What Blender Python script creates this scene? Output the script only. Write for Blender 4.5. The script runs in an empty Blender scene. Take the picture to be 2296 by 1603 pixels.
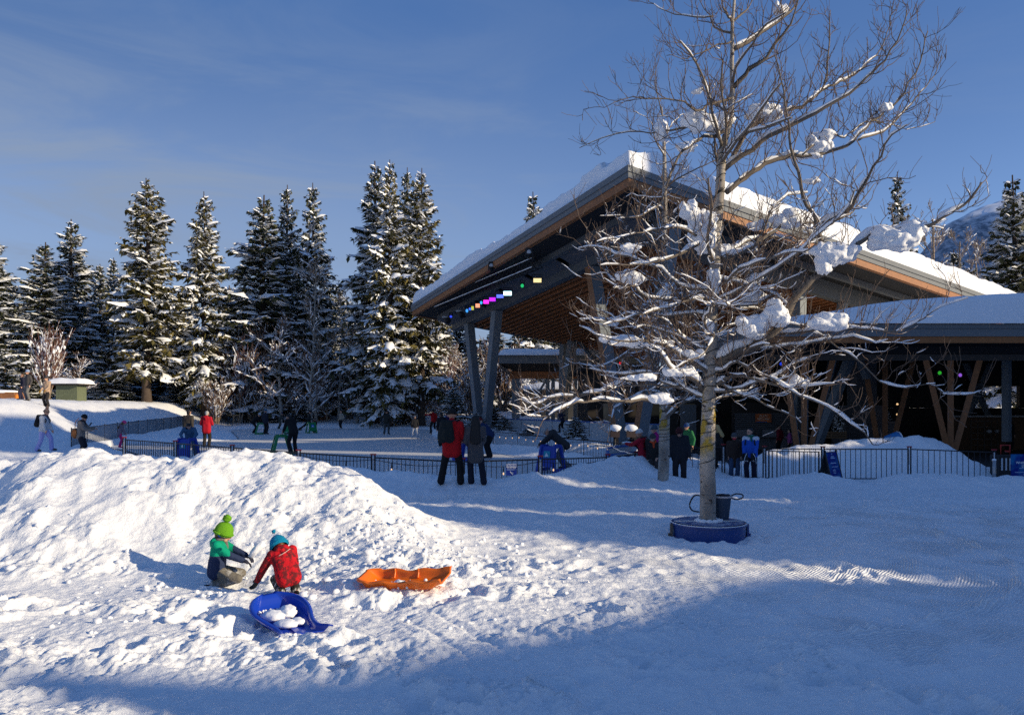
import bpy, math, random
import numpy as np
from mathutils import Vector, Matrix
R = math.radians
SC = bpy.context.scene
COL = SC.collection
random.seed(11)
rg = np.random.default_rng(11)
F, CX, HY, CZ = 1700.0, 1148.0, 911.0, 2.1          # focal length and eye level measured on the photograph

def at(px, py, d):
    """a point at distance d whose bearing was read off the photograph"""
    return np.array([(px-CX)/F*d, d, CZ-(py-HY)/F*d])

# ---------------------------------------------------------------- noise
def _h(ix, iy, s):
    n = (ix.astype(np.int64)*374761393 + iy.astype(np.int64)*668265263 + s*974634731) & 0xffffffff
    n = ((n ^ (n >> 13))*1274126177) & 0xffffffff
    return ((n ^ (n >> 16)) & 0xffff)/65535.0
def noise(x, y, s=0):
    x0 = np.floor(x); y0 = np.floor(y); fx = x-x0; fy = y-y0
    def g(i, j):
        a = _h(x0+i, y0+j, s)*6.2831853
        return np.cos(a)*(fx-i)+np.sin(a)*(fy-j)
    u = fx*fx*fx*(fx*(fx*6-15)+10); v = fy*fy*fy*(fy*(fy*6-15)+10)
    a = g(0, 0); b = g(1, 0); c = g(0, 1); d = g(1, 1)
    return (a+u*(b-a)+v*((c+u*(d-c))-(a+u*(b-a))))*1.5
def fbm(x, y, o=4, s=0, gain=.5):
    r = 0; a = 1.0; f = 1.0
    for k in range(o):
        r = r+a*noise(x*f+k*17.3, y*f-k*9.1, s+k); a *= gain; f *= 2.03
    return r
def worley(x, y, s=0):
    x0 = np.floor(x); y0 = np.floor(y); best = np.full(np.shape(x), 9.0); bid = np.zeros(np.shape(x))
    for i in (-1, 0, 1):
        for j in (-1, 0, 1):
            cx = x0+i+_h(x0+i, y0+j, s); cy = y0+j+_h(x0+i, y0+j, s+5)
            d = np.hypot(cx-x, cy-y); k = d < best
            best = np.where(k, d, best); bid = np.where(k, _h(x0+i, y0+j, s+9), bid)
    return best, bid
def ss(a, b, x):
    t = np.clip((x-a)/(b-a), 0, 1); return t*t*(3-2*t)
def polydist(x, y, P):
    best = np.full(np.shape(x), 1e9); par = np.zeros(np.shape(x)); n = len(P)-1
    for k in range(n):
        (ax, ay), (bx, by) = P[k], P[k+1]
        dx, dy = bx-ax, by-ay
        t = np.clip(((x-ax)*dx+(y-ay)*dy)/(dx*dx+dy*dy), 0, 1)
        d = np.hypot(x-ax-t*dx, y-ay-t*dy); m = d < best
        best = np.where(m, d, best); par = np.where(m, k+t, par)
    return best, par
def spline(P, n, closed=False):
    P = np.asarray(P, float); m = len(P)
    if closed:
        idx = lambda i: P[i % m]; segs = m
    else:
        idx = lambda i: P[min(max(i, 0), m-1)]; segs = m-1
    ts = np.linspace(0, segs, n, endpoint=not closed); out = []
    for t in ts:
        k = min(int(t), segs-1); f = t-k
        a, b, c, d = idx(k-1), idx(k), idx(k+1), idx(k+2)
        out.append(.5*((2*b)+(c-a)*f+(2*a-5*b+4*c-d)*f*f+(3*b-a-3*c+d)*f**3))
    return np.array(out)
def unit(v):
    v = np.asarray(v, float); return v/max(np.linalg.norm(v), 1e-9)

# ---------------------------------------------------------------- meshes
class NB:
    def __init__(s): s.V = []; s.F = []; s.n = 0
    def add(s, v, f, m=0, sm=False):
        if len(set(len(q) for q in f)) > 1: raise ValueError('mixed')
        v = np.asarray(v, float).reshape(-1, 3); f = np.asarray(f, int)
        s.V.append(v); s.F.append((f+s.n, m, sm)); s.n += len(v)
    def box(s, c, size, m=0, rot=None, mats=None):
        h = np.asarray(size, float)/2
        v = np.array([(x, y, z) for z in (-1, 1) for y in (-1, 1) for x in (-1, 1)])*h
        if rot is not None: v = v @ np.asarray(rot).T
        f = [(0, 2, 3, 1), (4, 5, 7, 6), (0, 1, 5, 4), (2, 6, 7, 3), (0, 4, 6, 2), (1, 3, 7, 5)]   # -z +z -y +y -x +x
        v = v+np.asarray(c, float)
        if mats is None: s.add(v, f, m)
        else:
            for k in range(6): s.add(v[list(f[k])], [(0, 1, 2, 3)], mats[k])
    def bar(s, p0, p1, w, h, up=(0, 0, 1), m=0, mats=None):
        p0 = np.asarray(p0, float); p1 = np.asarray(p1, float); t = unit(p1-p0)
        a = np.cross(t, up)
        if np.linalg.norm(a) < 1e-5: a = np.cross(t, (0, 1, 0))
        a = unit(a); b = np.cross(a, t)
        s.box((p0+p1)/2, (w, np.linalg.norm(p1-p0), h), m, np.stack([a, t, b], 1), mats)
    def prism(s, poly, z0, z1, m=0):
        n = len(poly); P = np.asarray(poly, float)
        v = np.vstack([np.c_[P, np.full(n, z0)], np.c_[P, np.full(n, z1)]])
        s.add(v, [(i, (i+1) % n, n+(i+1) % n, n+i) for i in range(n)], m)
        s.add(v, [list(range(n, 2*n))], m); s.add(v, [list(range(n))[::-1]], m)
    def quad(s, a, b, c, d, m=0): s.add([a, b, c, d], [(0, 1, 2, 3)], m)
    def tubes(s, P, rad, k=6, m=0, cap=False):
        """P (B,n,3) centre lines, rad (B,n)"""
        P = np.asarray(P, float); rad = np.asarray(rad, float); B, n, _ = P.shape
        T = np.gradient(P, axis=1); T /= np.maximum(np.linalg.norm(T, axis=2, keepdims=True), 1e-9)
        tm = T.mean(1); ref = np.where(np.abs(tm[:, 2:3]) < .8, np.array([[0, 0, 1.]]), np.array([[0, 1., 0]]))[:, None, :]
        U = np.cross(T, ref); U /= np.maximum(np.linalg.norm(U, axis=2, keepdims=True), 1e-9); W = np.cross(T, U)
        a = np.arange(k)*2*math.pi/k
        v = P[:, :, None, :]+rad[:, :, None, None]*(np.cos(a)[None, None, :, None]*U[:, :, None, :]+np.sin(a)[None, None, :, None]*W[:, :, None, :])
        base = (np.arange(B)*n*k)[:, None, None]; r = (np.arange(n-1)*k)[None, :, None]; j = np.arange(k)[None, None, :]; j2 = (np.arange(k)+1) % k
        q = np.stack([base+r+j, base+r+k+j, base+r+k+j2[None, None, :], base+r+j2[None, None, :]], -1).reshape(-1, 4)
        s.add(v.reshape(-1, 3), q, m, True)
        if cap:
            n0 = s.n-B*n*k
            s.F.append((np.array([[n0+b*n*k+i for i in range(k)] for b in range(B)]), m, False))
            s.F.append((np.array([[n0+b*n*k+(n-1)*k+i for i in range(k)][::-1] for b in range(B)]), m, False))
    def tube(s, P, rad, k=8, m=0, cap=True):
        P = np.asarray(P, float); rad = np.broadcast_to(np.asarray(rad, float), (len(P),))
        s.tubes(P[None], rad[None], k, m, cap)
    def blob(s, c, r, m=0, nu=12, nv=8, rot=None, lump=0, seed=0):
        r = np.broadcast_to(np.asarray(r, float), (3,))
        v = []
        for i in range(nv+1):
            t = math.pi*i/nv
            for j in range(nu):
                p = 2*math.pi*j/nu; v.append((math.sin(t)*math.cos(p), math.sin(t)*math.sin(p), math.cos(t)))
        v = np.array(v)
        if lump:
            k = 1+lump*(noise(v[:, 0]*1.7+seed, v[:, 1]*1.7+v[:, 2]*2.3, seed)+.6*noise(v[:, 2]*3+seed, v[:, 0]*3+v[:, 1]*3, seed+3)); v = v*k[:, None]
        v = v*r
        if rot is not None: v = v @ np.asarray(rot).T
        f = [(i*nu+j, (i+1)*nu+j, (i+1)*nu+(j+1) % nu, i*nu+(j+1) % nu) for i in range(nv) for j in range(nu)]
        s.add(v+np.asarray(c, float), f, m, True)
    def cyl(s, c, r, h, k=24, m=0, r2=None):
        r2 = r if r2 is None else r2; a = np.arange(k)*2*math.pi/k; c = np.asarray(c, float)
        v = np.vstack([np.c_[r*np.cos(a), r*np.sin(a), np.zeros(k)], np.c_[r2*np.cos(a), r2*np.sin(a), np.full(k, h)]])+c
        s.add(v, [(i, (i+1) % k, k+(i+1) % k, k+i) for i in range(k)], m, True)
        s.add(v, [list(range(k, 2*k))], m); s.add(v, [list(range(k))[::-1]], m)
    def mesh(s, name):
        me = bpy.data.meshes.new(name)
        V = np.vstack(s.V); me.vertices.add(len(V)); me.vertices.foreach_set('co', V.ravel())
        L = []; tot = []; mi = []; sm = []
        for f, m, q in s.F:
            f = f.reshape(len(f), -1)
            L.append(f.ravel()); tot.append(np.full(len(f), f.shape[1])); mi.append(np.full(len(f), m)); sm.append(np.full(len(f), q))
        L = np.concatenate(L); tot = np.concatenate(tot)
        me.loops.add(len(L)); me.loops.foreach_set('vertex_index', L.astype(np.int32))
        me.polygons.add(len(tot)); me.polygons.foreach_set('loop_start', np.r_[0, np.cumsum(tot)[:-1]].astype(np.int32))
        me.polygons.foreach_set('material_index', np.concatenate(mi).astype(np.int32))
        me.polygons.foreach_set('use_smooth', np.concatenate(sm).astype(bool))
        me.update(calc_edges=True); me.validate(); return me
    def build(s, name, mats, parent=None, world=True):
        if world and parent is not None:
            off = np.array(parent.location); s.V = [v-off for v in s.V]
        me = s.mesh(name)
        for m in (mats if isinstance(mats, (list, tuple)) else [mats]): me.materials.append(m)
        o = bpy.data.objects.new(name, me); COL.objects.link(o)
        if parent is not None: o.parent = parent
        return o

# ---------------------------------------------------------------- naming
def tag(o, label=None, cat=None, group=None, kind=None):
    if label: o['label'] = label
    if cat: o['category'] = cat
    if group: o['group'] = group
    if kind: o['kind'] = kind
    return o
def thing(name, label, cat, loc=(0, 0, 0), rz=0, group=None):
    o = bpy.data.objects.new(name, None); COL.objects.link(o); o.empty_display_size = .2
    o.location = [float(c) for c in loc]; o.rotation_euler = (0, 0, rz)
    return tag(o, label, cat, group)
def struct(name, nb, mats, kind='structure'):
    o = nb.build(name, mats); return tag(o, kind=kind)
def dup(root, loc, rz, label=None, group=None, scale=None):
    r = root.copy(); COL.objects.link(r); r.location = [float(c) for c in loc]; r.rotation_euler = (0, 0, rz)
    if scale is not None: r.scale = (scale if hasattr(scale, '__len__') else (scale,)*3)
    if label: r['label'] = label
    if group: r['group'] = group
    for ch in list(root.children):
        c = ch.copy(); COL.objects.link(c); c.parent = r
        for g in ch.children:
            d = g.copy(); COL.objects.link(d); d.parent = c
    return r

# ---------------------------------------------------------------- materials
_mc = {}
def M(name, col, rough=.6, var=.12, vs=6.0, metal=0, bump=0, bs=40.0, spec=.3, emit=None, es=1.0, wave=0, wd='Z', ws=8.0):
    if name in _mc: return _mc[name]
    m = bpy.data.materials.new(name); m.use_nodes = True; nt = m.node_tree; N = nt.nodes; L = nt.links
    b = N['Principled BSDF']; b.inputs['Roughness'].default_value = rough; b.inputs['Metallic'].default_value = metal
    b.inputs['Specular IOR Level'].default_value = spec
    tc = N.new('ShaderNodeTexCoord'); nz = N.new('ShaderNodeTexNoise'); nz.inputs['Scale'].default_value = vs; nz.inputs['Detail'].default_value = 4
    L.new(tc.outputs['Object'], nz.inputs['Vector'])
    mx = N.new('ShaderNodeMix'); mx.data_type = 'RGBA'
    mx.inputs['A'].default_value = (*[c*(1-var) for c in col], 1); mx.inputs['B'].default_value = (*[min(1, c*(1+var)) for c in col], 1)
    L.new(nz.outputs['Fac'], mx.inputs['Factor']); L.new(mx.outputs['Result'], b.inputs['Base Color'])
    if bump:
        n2 = N.new('ShaderNodeTexNoise'); n2.inputs['Scale'].default_value = bs; n2.inputs['Detail'].default_value = 3; L.new(tc.outputs['Object'], n2.inputs['Vector'])
        bp = N.new('ShaderNodeBump'); bp.inputs['Strength'].default_value = bump; bp.inputs['Distance'].default_value = .02
        h = n2.outputs['Fac']
        if wave:
            w = N.new('ShaderNodeTexWave'); w.bands_direction = wd; w.inputs['Scale'].default_value = ws; w.inputs['Distortion'].default_value = .6
            L.new(tc.outputs['Object'], w.inputs['Vector']); ad = N.new('ShaderNodeMath'); ad.operation = 'MULTIPLY_ADD'; ad.inputs[1].default_value = wave
            L.new(w.outputs['Fac'], ad.inputs[0]); L.new(h, ad.inputs[2]); h = ad.outputs[0]
        L.new(h, bp.inputs['Height']); L.new(bp.outputs['Normal'], b.inputs['Normal'])
    if emit:
        b.inputs['Emission Color'].default_value = (*emit, 1); b.inputs['Emission Strength'].default_value = es
    m.diffuse_color = (*col, 1); _mc[name] = m; return m
def srgb(r, g, b): return tuple(((c/255)/12.92 if c < 11 else ((c/255+.055)/1.055)**2.4) for c in (r, g, b))
SNOW = M('snow', (.88, .89, .92), .75, .03, 1.5, bump=.5, bs=14, spec=.25)
SNOWB = M('tree_snow', (.88, .89, .92), .8, .03, 3, spec=.2)
# ================================================================ TERRAIN
FENCE_NEAR = [(-15.75, 28.1), (-13.6, 26.6), (-11.1, 25), (-8.56, 23.2), (-6.05, 21.5), (-3.66, 20), (-1.24, 19), (0, 18.8), (.72, 19.3), (2.78, 22), (3.94, 24)]
FENCE_LEFT = [(-19.8, 34), (-21.5, 40), (-23.7, 48), (-25.7, 56), (-27.4, 64), (-27.2, 71), (-25.0, 76)]
ICE = [(-21.5, 42.5), (-18.6, 45.3), (-17.4, 47.5), (-18.2, 50.5), (-22, 60), (-25, 69), (-20, 72.5), (-10, 70.5), (-6.5, 66), (-6.1, 57), (-3.8, 45),
       (-.67, 34.3), (1.2, 30.3), (2.4, 26.5), (2.0, 23), (.4, 21.1), (-1, 20.9), (-3, 22.2), (-6, 24.2), (-10, 27), (-14, 30.3), (-18, 35.5), (-20.6, 39)]
ICEP = spline(ICE, 160, True)
def in_poly(x, y, P):
    r = np.zeros(np.shape(x), bool); n = len(P); j = n-1
    for i in range(n):
        (xi, yi), (xj, yj) = P[i], P[j]
        c = ((yi > y) != (yj > y)) & (x < (xj-xi)*(y-yi)/((yj-yi) if yj != yi else 1e-9)+xi)
        r ^= c; j = i
    return r
MX = [-20, -16, -12, -9, -8.24, -7.8, -7.16, -6.9, -6.59, -5.87, -5.08, -4.79, -4.5, -3.79, -3.2, -2.64, -2.14, -1.78, -1.35, -.85, -.3, .3]
MH = [0, .35, .85, 1.08, 1.12, 1.22, 1.36, 1.43, 1.34, 1.29, 1.32, 1.40, 1.30, 1.29, 1.15, 1.0, .76, .58, .37, .13, .03, 0]
def macro(x, y):
    x = np.asarray(x, float); y = np.asarray(y, float)
    z = np.zeros(np.shape(x))
    z = z-.38*ss(3, 7, x)*ss(16, 21.5, y)
    # hill on the left and the rise beyond the far fence
    xf = np.interp(y, [24, 34, 40, 48, 56, 64, 72, 200], [-17.2, -19.8, -21.5, -23.7, -25.7, -27.6, -28.6, -28.6]); q = xf-x
    hill = (1.95*ss(.3, 5.8, q)+.35*ss(-1.6, .6, q))*ss(26, 41, y)+.3*ss(3, 9, q)*ss(18, 30, y)
    far = .35*ss(72.5, 77.5, y)+1.15*ss(77, 90, y)+6*ss(120, 400, y)
    z = z+np.maximum(hill, far)
    # the ploughed mound of the foreground
    h = np.interp(x, MX, MH); yc = 12.2+.25*np.sin(x*1.3)-.5*ss(-3, -.5, x)
    w = np.where(y < yc, 3.6-.9*ss(-3, 0, x)+.35*noise(x*.55, y*.2, 4), 3.0)
    t = np.clip(np.abs(y-yc)/w, 0, 1)
    sh = np.where(y < yc, 1-ss(0, 1, t**.92), 1-ss(0, 1, t))
    z = z+h*sh
    # hollow the children dug
    z = z-.22*np.exp(-(((x+3.05)/.75)**2+((y-9.3)/.5)**2))
    # snow thrown against the near fence
    d, p = polydist(x, y+.62, FENCE_NEAR)
    bh = np.interp(x, [-17, -14, -9, -4, -1, 0, .8, 2, 3, 4.6, 6.5, 7.5], [.1, .25, .3, .36, .24, .20, .24, .40, .46, .42, .15, 0])
    z = z+bh*np.exp(-(d/.62)**2)
    # snow bank in front of the right hand fence
    bb = np.interp(x, [6, 7.2, 8.2, 9.5, 10.4, 11, 12.2, 13.5, 15, 17, 24], [0, .1, .27, .40, .22, .05, .40, .36, .25, .3, .3])
    z = z+bb*np.exp(-((y-23.6)/1.1)**2)
    # heap behind the right hand fence
    hh = np.interp(x, [7.5, 9, 10.5, 12, 13.2, 14.4, 15.5, 16.2, 17, 17.8, 19], [0, .55, .95, 1.08, 1.33, 1.30, 1.26, 1.05, .5, .15, 0])
    z = z+hh*np.exp(-((y-28.3)/1.5)**2)
    # bank between rink and pavilion
    n = np.array([(38.8-26.6), (3.9+.94)]); n = n/np.linalg.norm(n)
    qr = (x-3.9)*n[0]+(y-26.6)*n[1]
    z = z+.38*ss(-.5, 1.2, qr)*ss(24.5, 27, y)*(1-ss(7, 8.5, x))*(1-ss(60, 66, y))
    # collar of shovelled snow round the planter
    r = np.hypot(x-3.2, y-12.35)
    z = z-.03*np.exp(-((r-.6)/.5)**2)+.035*np.exp(-((r-1.0)/.2)**2)
    return z
def rink_mask(x, y):
    d, _ = polydist(x, y, np.vstack([ICEP, ICEP[:1]])); ins = in_poly(x, y, ICEP)
    return np.where(ins, -d, d)
def ground(x, y, fine=True):
    x = np.atleast_1d(np.asarray(x, float)); y = np.atleast_1d(np.asarray(y, float))
    z = macro(x, y)
    rk = np.full(x.shape, 50.0); m = (x > -30) & (x < 8) & (y > 17) & (y < 80)
    if m.any(): rk[m] = rink_mask(x[m], y[m])
    z = np.where(rk < .1, -.14, z+.16*ss(.1, 1.6, rk)*(1-ss(3, 7, rk)))
    if not fine: return z
    h = np.interp(x, MX, MH); yc = 12.2
    mound = np.clip(h*1.2, 0, 1)*np.exp(-((y-10.8)/2.4)**4)
    churn = np.maximum(mound, ss(3.4, 1.0, x+.55*(y-8))*(1-ss(9.5, 11, y))*ss(3.5, 5, y))
    rough = np.maximum(churn, .35)
    # groomed lanes
    rr = np.hypot((x-1.6)*.95, y-11.9)
    groom = ss(4.2, 5.4, rr)*(1-ss(0.15, .6, churn))*(1-ss(14.5, 17, y))*ss(-3, .6, x)
    a = fbm(x*.6, y*.6, 3, 21)*.05*(.4+rough)
    f1, id1 = worley(x*3.1+.3*noise(x*2, y*2, 3), y*2.6, 31)
    f2, id2 = worley(x*6.7, y*6.0, 37)
    n1 = np.abs(noise(x*2.7, y*2.5, 33)); n2 = np.abs(noise(x*6.1+2*n1, y*5.7, 34)); n3 = np.abs(noise(x*13+3*n2, y*12, 35))
    lump = (np.clip(.62-f1, 0, 1)**1.0)*(id1-.25)*.07+np.clip(.6-f2, 0, 1)*(id2-.2)*.045-(n1*.06+n2*.046+n3*.034)+.055
    hs = np.exp(-(((x+1.9)/1.7)**2+((y-10.6)/1.5)**2))                       # crumbled shoulder of the mound
    foot, idf = worley(x*1.9, y*1.7, 51)
    pit = np.where(idf > .35, ss(.34, .12, foot), 0)*-.055+np.where(idf > .35, np.exp(-((foot-.36)/.09)**2), 0)*.02
    drift = .22+1.15*ss(-.28, .32, noise(x*.62+3+.4*noise(x*1.5, y*1.5, 78), y*.85, 77))
    flat = 1-np.clip(mound*1.6, 0, 1)
    cr = churn*(lump*(.55*drift+.95*hs)+fbm(x*2.3, y*2.3, 4, 61)*.052*drift+pit*flat*1.1*drift+np.clip(noise(x*9, y*9, 15), -.3, 1)*.012+np.clip(noise(x*19, y*17, 16), -.3, 1)*.009)
    # runnels and slabs on the steep face
    face = mound*np.exp(-((y-10.6)/1.2)**2)
    cr = cr+face*(np.abs(noise(x*.8+y*.25, y*.7, 71))*-.16+np.abs(noise(x*2.2+.5*y, y*1.6, 72))*-.07)
    crest = np.clip(h, 0, 1)*np.exp(-((y-12)/1.0)**2)
    cr = cr+crest*(fbm(x*1.7, y*1.7, 4, 88)*.075)
    g = groom*(.012*noise(rr*1.3, np.arctan2(y-11.9, x-1.6)*3, 91)+.006*noise(x*9, y*9, 92))
    for r0, amp in ((5.15, .10), (6.1, .05), (6.7, .08), (7.4, .06), (8.3, .10)):
        g = g+(ss(-3, 0, x))*amp*np.exp(-((rr-r0-.25*noise(np.arctan2(y-11.9, x-1.6)*2.2, r0, 95))/.05)**2)*(.35+.9*np.abs(noise(x*5, y*5, 96)))*(1-ss(0.2, .7, churn))
    soft = (1-churn)*(1-.7*groom)*(fbm(x*1.4, y*1.4, 4, 101)*.045+np.clip(noise(x*5, y*5, 103), -.2, 1)*.018+pit*.35)
    bank = np.exp(-(polydist(x, y+.7, FENCE_NEAR)[0]/.8)**2)*(x < 7)+np.exp(-((y-23.6)/1.3)**2)*(x > 6.5)
    soft = soft+bank*(fbm(x*1.3, y*1.3, 4, 111)*.075)
    heap = np.exp(-((y-28.3)/1.8)**2)*(x > 8)*(x < 19)
    soft = soft+heap*fbm(x*.9, y*.9, 3, 117)*.12
    col = np.exp(-((np.hypot(x-3.2, y-12.35)-.85)/.3)**2)
    soft = soft+col*(np.clip(.6-f2, 0, 1)*(id2-.1)*.10)
    snowy = np.where(rk < .1, 0, 1)
    return z+snowy*(a+cr+g+soft)*ss(.0, .8, rk)
def gz(x, y): return float(ground([x], [y])[0])
def gz0(x, y): return float(ground([x], [y], False)[0])

def tracks(X, Y):
    """boot prints along a few walking lines and the twin grooves of sleds"""
    rs = np.random.default_rng(3); dz = np.zeros_like(X)
    paths = [[(.6, 5.2), (2.0, 7.4), (4.2, 9.6), (7.5, 12.5), (11, 17)], [(3.0, 5.0), (3.9, 8.0), (4.8, 11.5), (5.2, 16), (6.6, 21)], [(-1.0, 14.5), (1.4, 15.2), (4.5, 15.0), (9, 16.5), (13, 19)], [(6.5, 8), (4.8, 10), (2.0, 11), (-.2, 13.5), (-1.2, 17)], [(1.0, 6.0), (4.0, 6.6), (8.0, 9.0)], [(-1.5, 17.0), (.8, 16.8), (2.2, 18.2)], [(8.5, 11), (9.2, 15), (8.2, 20)]]
    for P in paths:
        L = sum(math.dist(a, b) for a, b in zip(P[:-1], P[1:])); n = int(L/.36); C = spline(P, n); T = np.gradient(C, axis=0); T /= np.linalg.norm(T, axis=1, keepdims=True)
        for k in range(n):
            if rs.random() < .15: continue
            nx, ny = -T[k][1], T[k][0]; o = (.11 if k % 2 else -.11)+rs.normal(0, .04); cx, cy = C[k][0]+nx*o, C[k][1]+ny*o
            i = np.where((np.abs(X-cx) < .4) & (np.abs(Y-cy) < .4))[0]
            u = (X[i]-cx)*T[k][0]+(Y[i]-cy)*T[k][1]; v = (X[i]-cx)*nx+(Y[i]-cy)*ny; q = np.sqrt((u/.16)**2+(v/.075)**2); a = rs.uniform(.3, .85)
            dz[i] += a*(-.032*(1-ss(.6, 1.1, q))+.014*np.exp(-((q-1.35)/.3)**2))
    for P, w in (([(-.9, 7.6), (-.2, 6.4), (.2, 4.6)], .17), ([(-.6, 8.7), (1.5, 9.0), (4.5, 8.1), (9, 9)], .16), ([(5.0, 5.0), (6.0, 9.0), (7.5, 14.5), (12, 19)], .2)):
        d, p = polydist(X, Y, [tuple(q) for q in spline(P, 24)]); dz += np.where(Y < 22, -.016*np.exp(-((d-w)/.035)**2)+.010*np.exp(-((d-w-.09)/.04)**2), 0)
    return dz
def make_ground():
    ang = np.linspace(-1.22, 1.22, 980)
    d = np.concatenate([np.geomspace(1.5, 4.4, 70)[:-1], np.geomspace(4.4, 14.5, 640)[:-1], np.geomspace(14.5, 32, 220)[:-1], np.geomspace(32, 110, 110)[:-1], np.geomspace(110, 6000, 26)])
    A, D = np.meshgrid(ang, d); X = (D*np.sin(A)).ravel(); Y = (D*np.cos(A)).ravel()
    Z = np.empty_like(X)
    for i in range(0, len(X), 200000): Z[i:i+200000] = ground(X[i:i+200000], Y[i:i+200000])
    Z += tracks(X, Y)
    n, m = D.shape
    i = np.arange(n-1)[:, None]*m+np.arange(m-1)[None, :]
    nb = NB(); nb.add(np.c_[X, Y, Z], np.stack([i, i+1, i+m+1, i+m], -1).reshape(-1, 4), 0, True)
    # snow shader with corduroy in the groomed lanes
    m = bpy.data.materials.new('packed_snow'); m.use_nodes = True; nt = m.node_tree; N = nt.nodes; L = nt.links; b = N['Principled BSDF']
    b.inputs['Roughness'].default_value = .7; b.inputs['Specular IOR Level'].default_value = .25
    tc = N.new('ShaderNodeTexCoord'); n1 = N.new('ShaderNodeTexNoise'); n1.inputs['Scale'].default_value = .5; n1.inputs['Detail'].default_value = 6
    L.new(tc.outputs['Object'], n1.inputs['Vector'])
    mx = N.new('ShaderNodeMix'); mx.data_type = 'RGBA'; mx.inputs['A'].default_value = (.80, .82, .855, 1); mx.inputs['B'].default_value = (.95, .952, .96, 1)
    L.new(n1.outputs['Fac'], mx.inputs['Factor']); L.new(mx.outputs['Result'], b.inputs['Base Color'])
    mp = N.new('ShaderNodeMapping'); mp.inputs['Location'].default_value = (-1.6, -11.9, 0); L.new(tc.outputs['Object'], mp.inputs['Vector'])
    nw = N.new('ShaderNodeTexNoise'); nw.inputs['Scale'].default_value = .4; L.new(tc.outputs['Object'], nw.inputs['Vector'])
    sx = N.new('ShaderNodeSeparateXYZ'); L.new(mp.outputs['Vector'], sx.inputs[0])
    cb = N.new('ShaderNodeCombineXYZ'); L.new(sx.outputs[0], cb.inputs[0]); L.new(sx.outputs[1], cb.inputs[1])
    ln = N.new('ShaderNodeVectorMath'); ln.operation = 'LENGTH'; L.new(cb.outputs[0], ln.inputs[0])
    a1 = N.new('ShaderNodeMath'); a1.operation = 'MULTIPLY_ADD'; a1.inputs[1].default_value = .07; L.new(nw.outputs['Fac'], a1.inputs[0]); L.new(ln.outputs['Value'], a1.inputs[2])
    sn = N.new('ShaderNodeMath'); sn.operation = 'MULTIPLY'; sn.inputs[1].default_value = 2*math.pi/.034; L.new(a1.outputs[0], sn.inputs[0])
    si = N.new('ShaderNodeMath'); si.operation = 'SINE'; L.new(sn.outputs[0], si.inputs[0])
    gr = N.new('ShaderNodeAttribute'); gr.attribute_name = 'groom'
    nm = N.new('ShaderNodeTexNoise'); nm.inputs['Scale'].default_value = 1.1; nm.inputs['Detail'].default_value = 3; L.new(tc.outputs['Object'], nm.inputs['Vector'])
    mr = N.new('ShaderNodeMapRange'); mr.inputs['From Min'].default_value = .40; mr.inputs['From Max'].default_value = .58; L.new(nm.outputs['Fac'], mr.inputs['Value'])
    g1 = N.new('ShaderNodeMath'); g1.operation = 'MULTIPLY'; L.new(gr.outputs['Fac'], g1.inputs[0]); L.new(mr.outputs['Result'], g1.inputs[1])
    g2 = N.new('ShaderNodeMath'); g2.operation = 'MULTIPLY'; L.new(g1.outputs[0], g2.inputs[0]); L.new(si.outputs[0], g2.inputs[1])
    nf = N.new('ShaderNodeTexNoise'); nf.inputs['Scale'].default_value = 26; nf.inputs['Detail'].default_value = 7; nf.inputs['Roughness'].default_value = .65; L.new(tc.outputs['Object'], nf.inputs['Vector'])
    cf = N.new('ShaderNodeMath'); cf.operation = 'MULTIPLY_ADD'; cf.inputs[1].default_value = .8; L.new(g2.outputs[0], cf.inputs[0]); L.new(n1.outputs['Fac'], cf.inputs[2]); L.new(cf.outputs[0], mx.inputs['Factor'])
    ad = N.new('ShaderNodeMath'); ad.operation = 'MULTIPLY_ADD'; ad.inputs[1].default_value = .42; L.new(g2.outputs[0], ad.inputs[0]); L.new(nf.outputs['Fac'], ad.inputs[2])
    bp = N.new('ShaderNodeBump'); bp.inputs['Strength'].default_value = .8; bp.inputs['Distance'].default_value = .025
    L.new(ad.outputs[0], bp.inputs['Height']); L.new(bp.outputs['Normal'], b.inputs['Normal'])
    o = struct('snow_ground', nb, m)
    rr = np.hypot((X-1.6)*.95, Y-11.9); ch = ss(3.4, 1.0, X+.55*(Y-8))
    g = ss(3.4, 4.6, rr)*(1-.75*ch)*(1-ss(14.5, 17, Y))*ss(-3, .6, X)
    g = np.maximum(g, .8*ss(.5, 2, X)*ss(7.6, 8.6, Y)*(1-ss(10, 11.2, Y)))
    at_ = o.data.attributes.new('groom', 'FLOAT', 'POINT'); at_.data.foreach_set('value', g.astype(np.float32))
make_ground()

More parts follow.
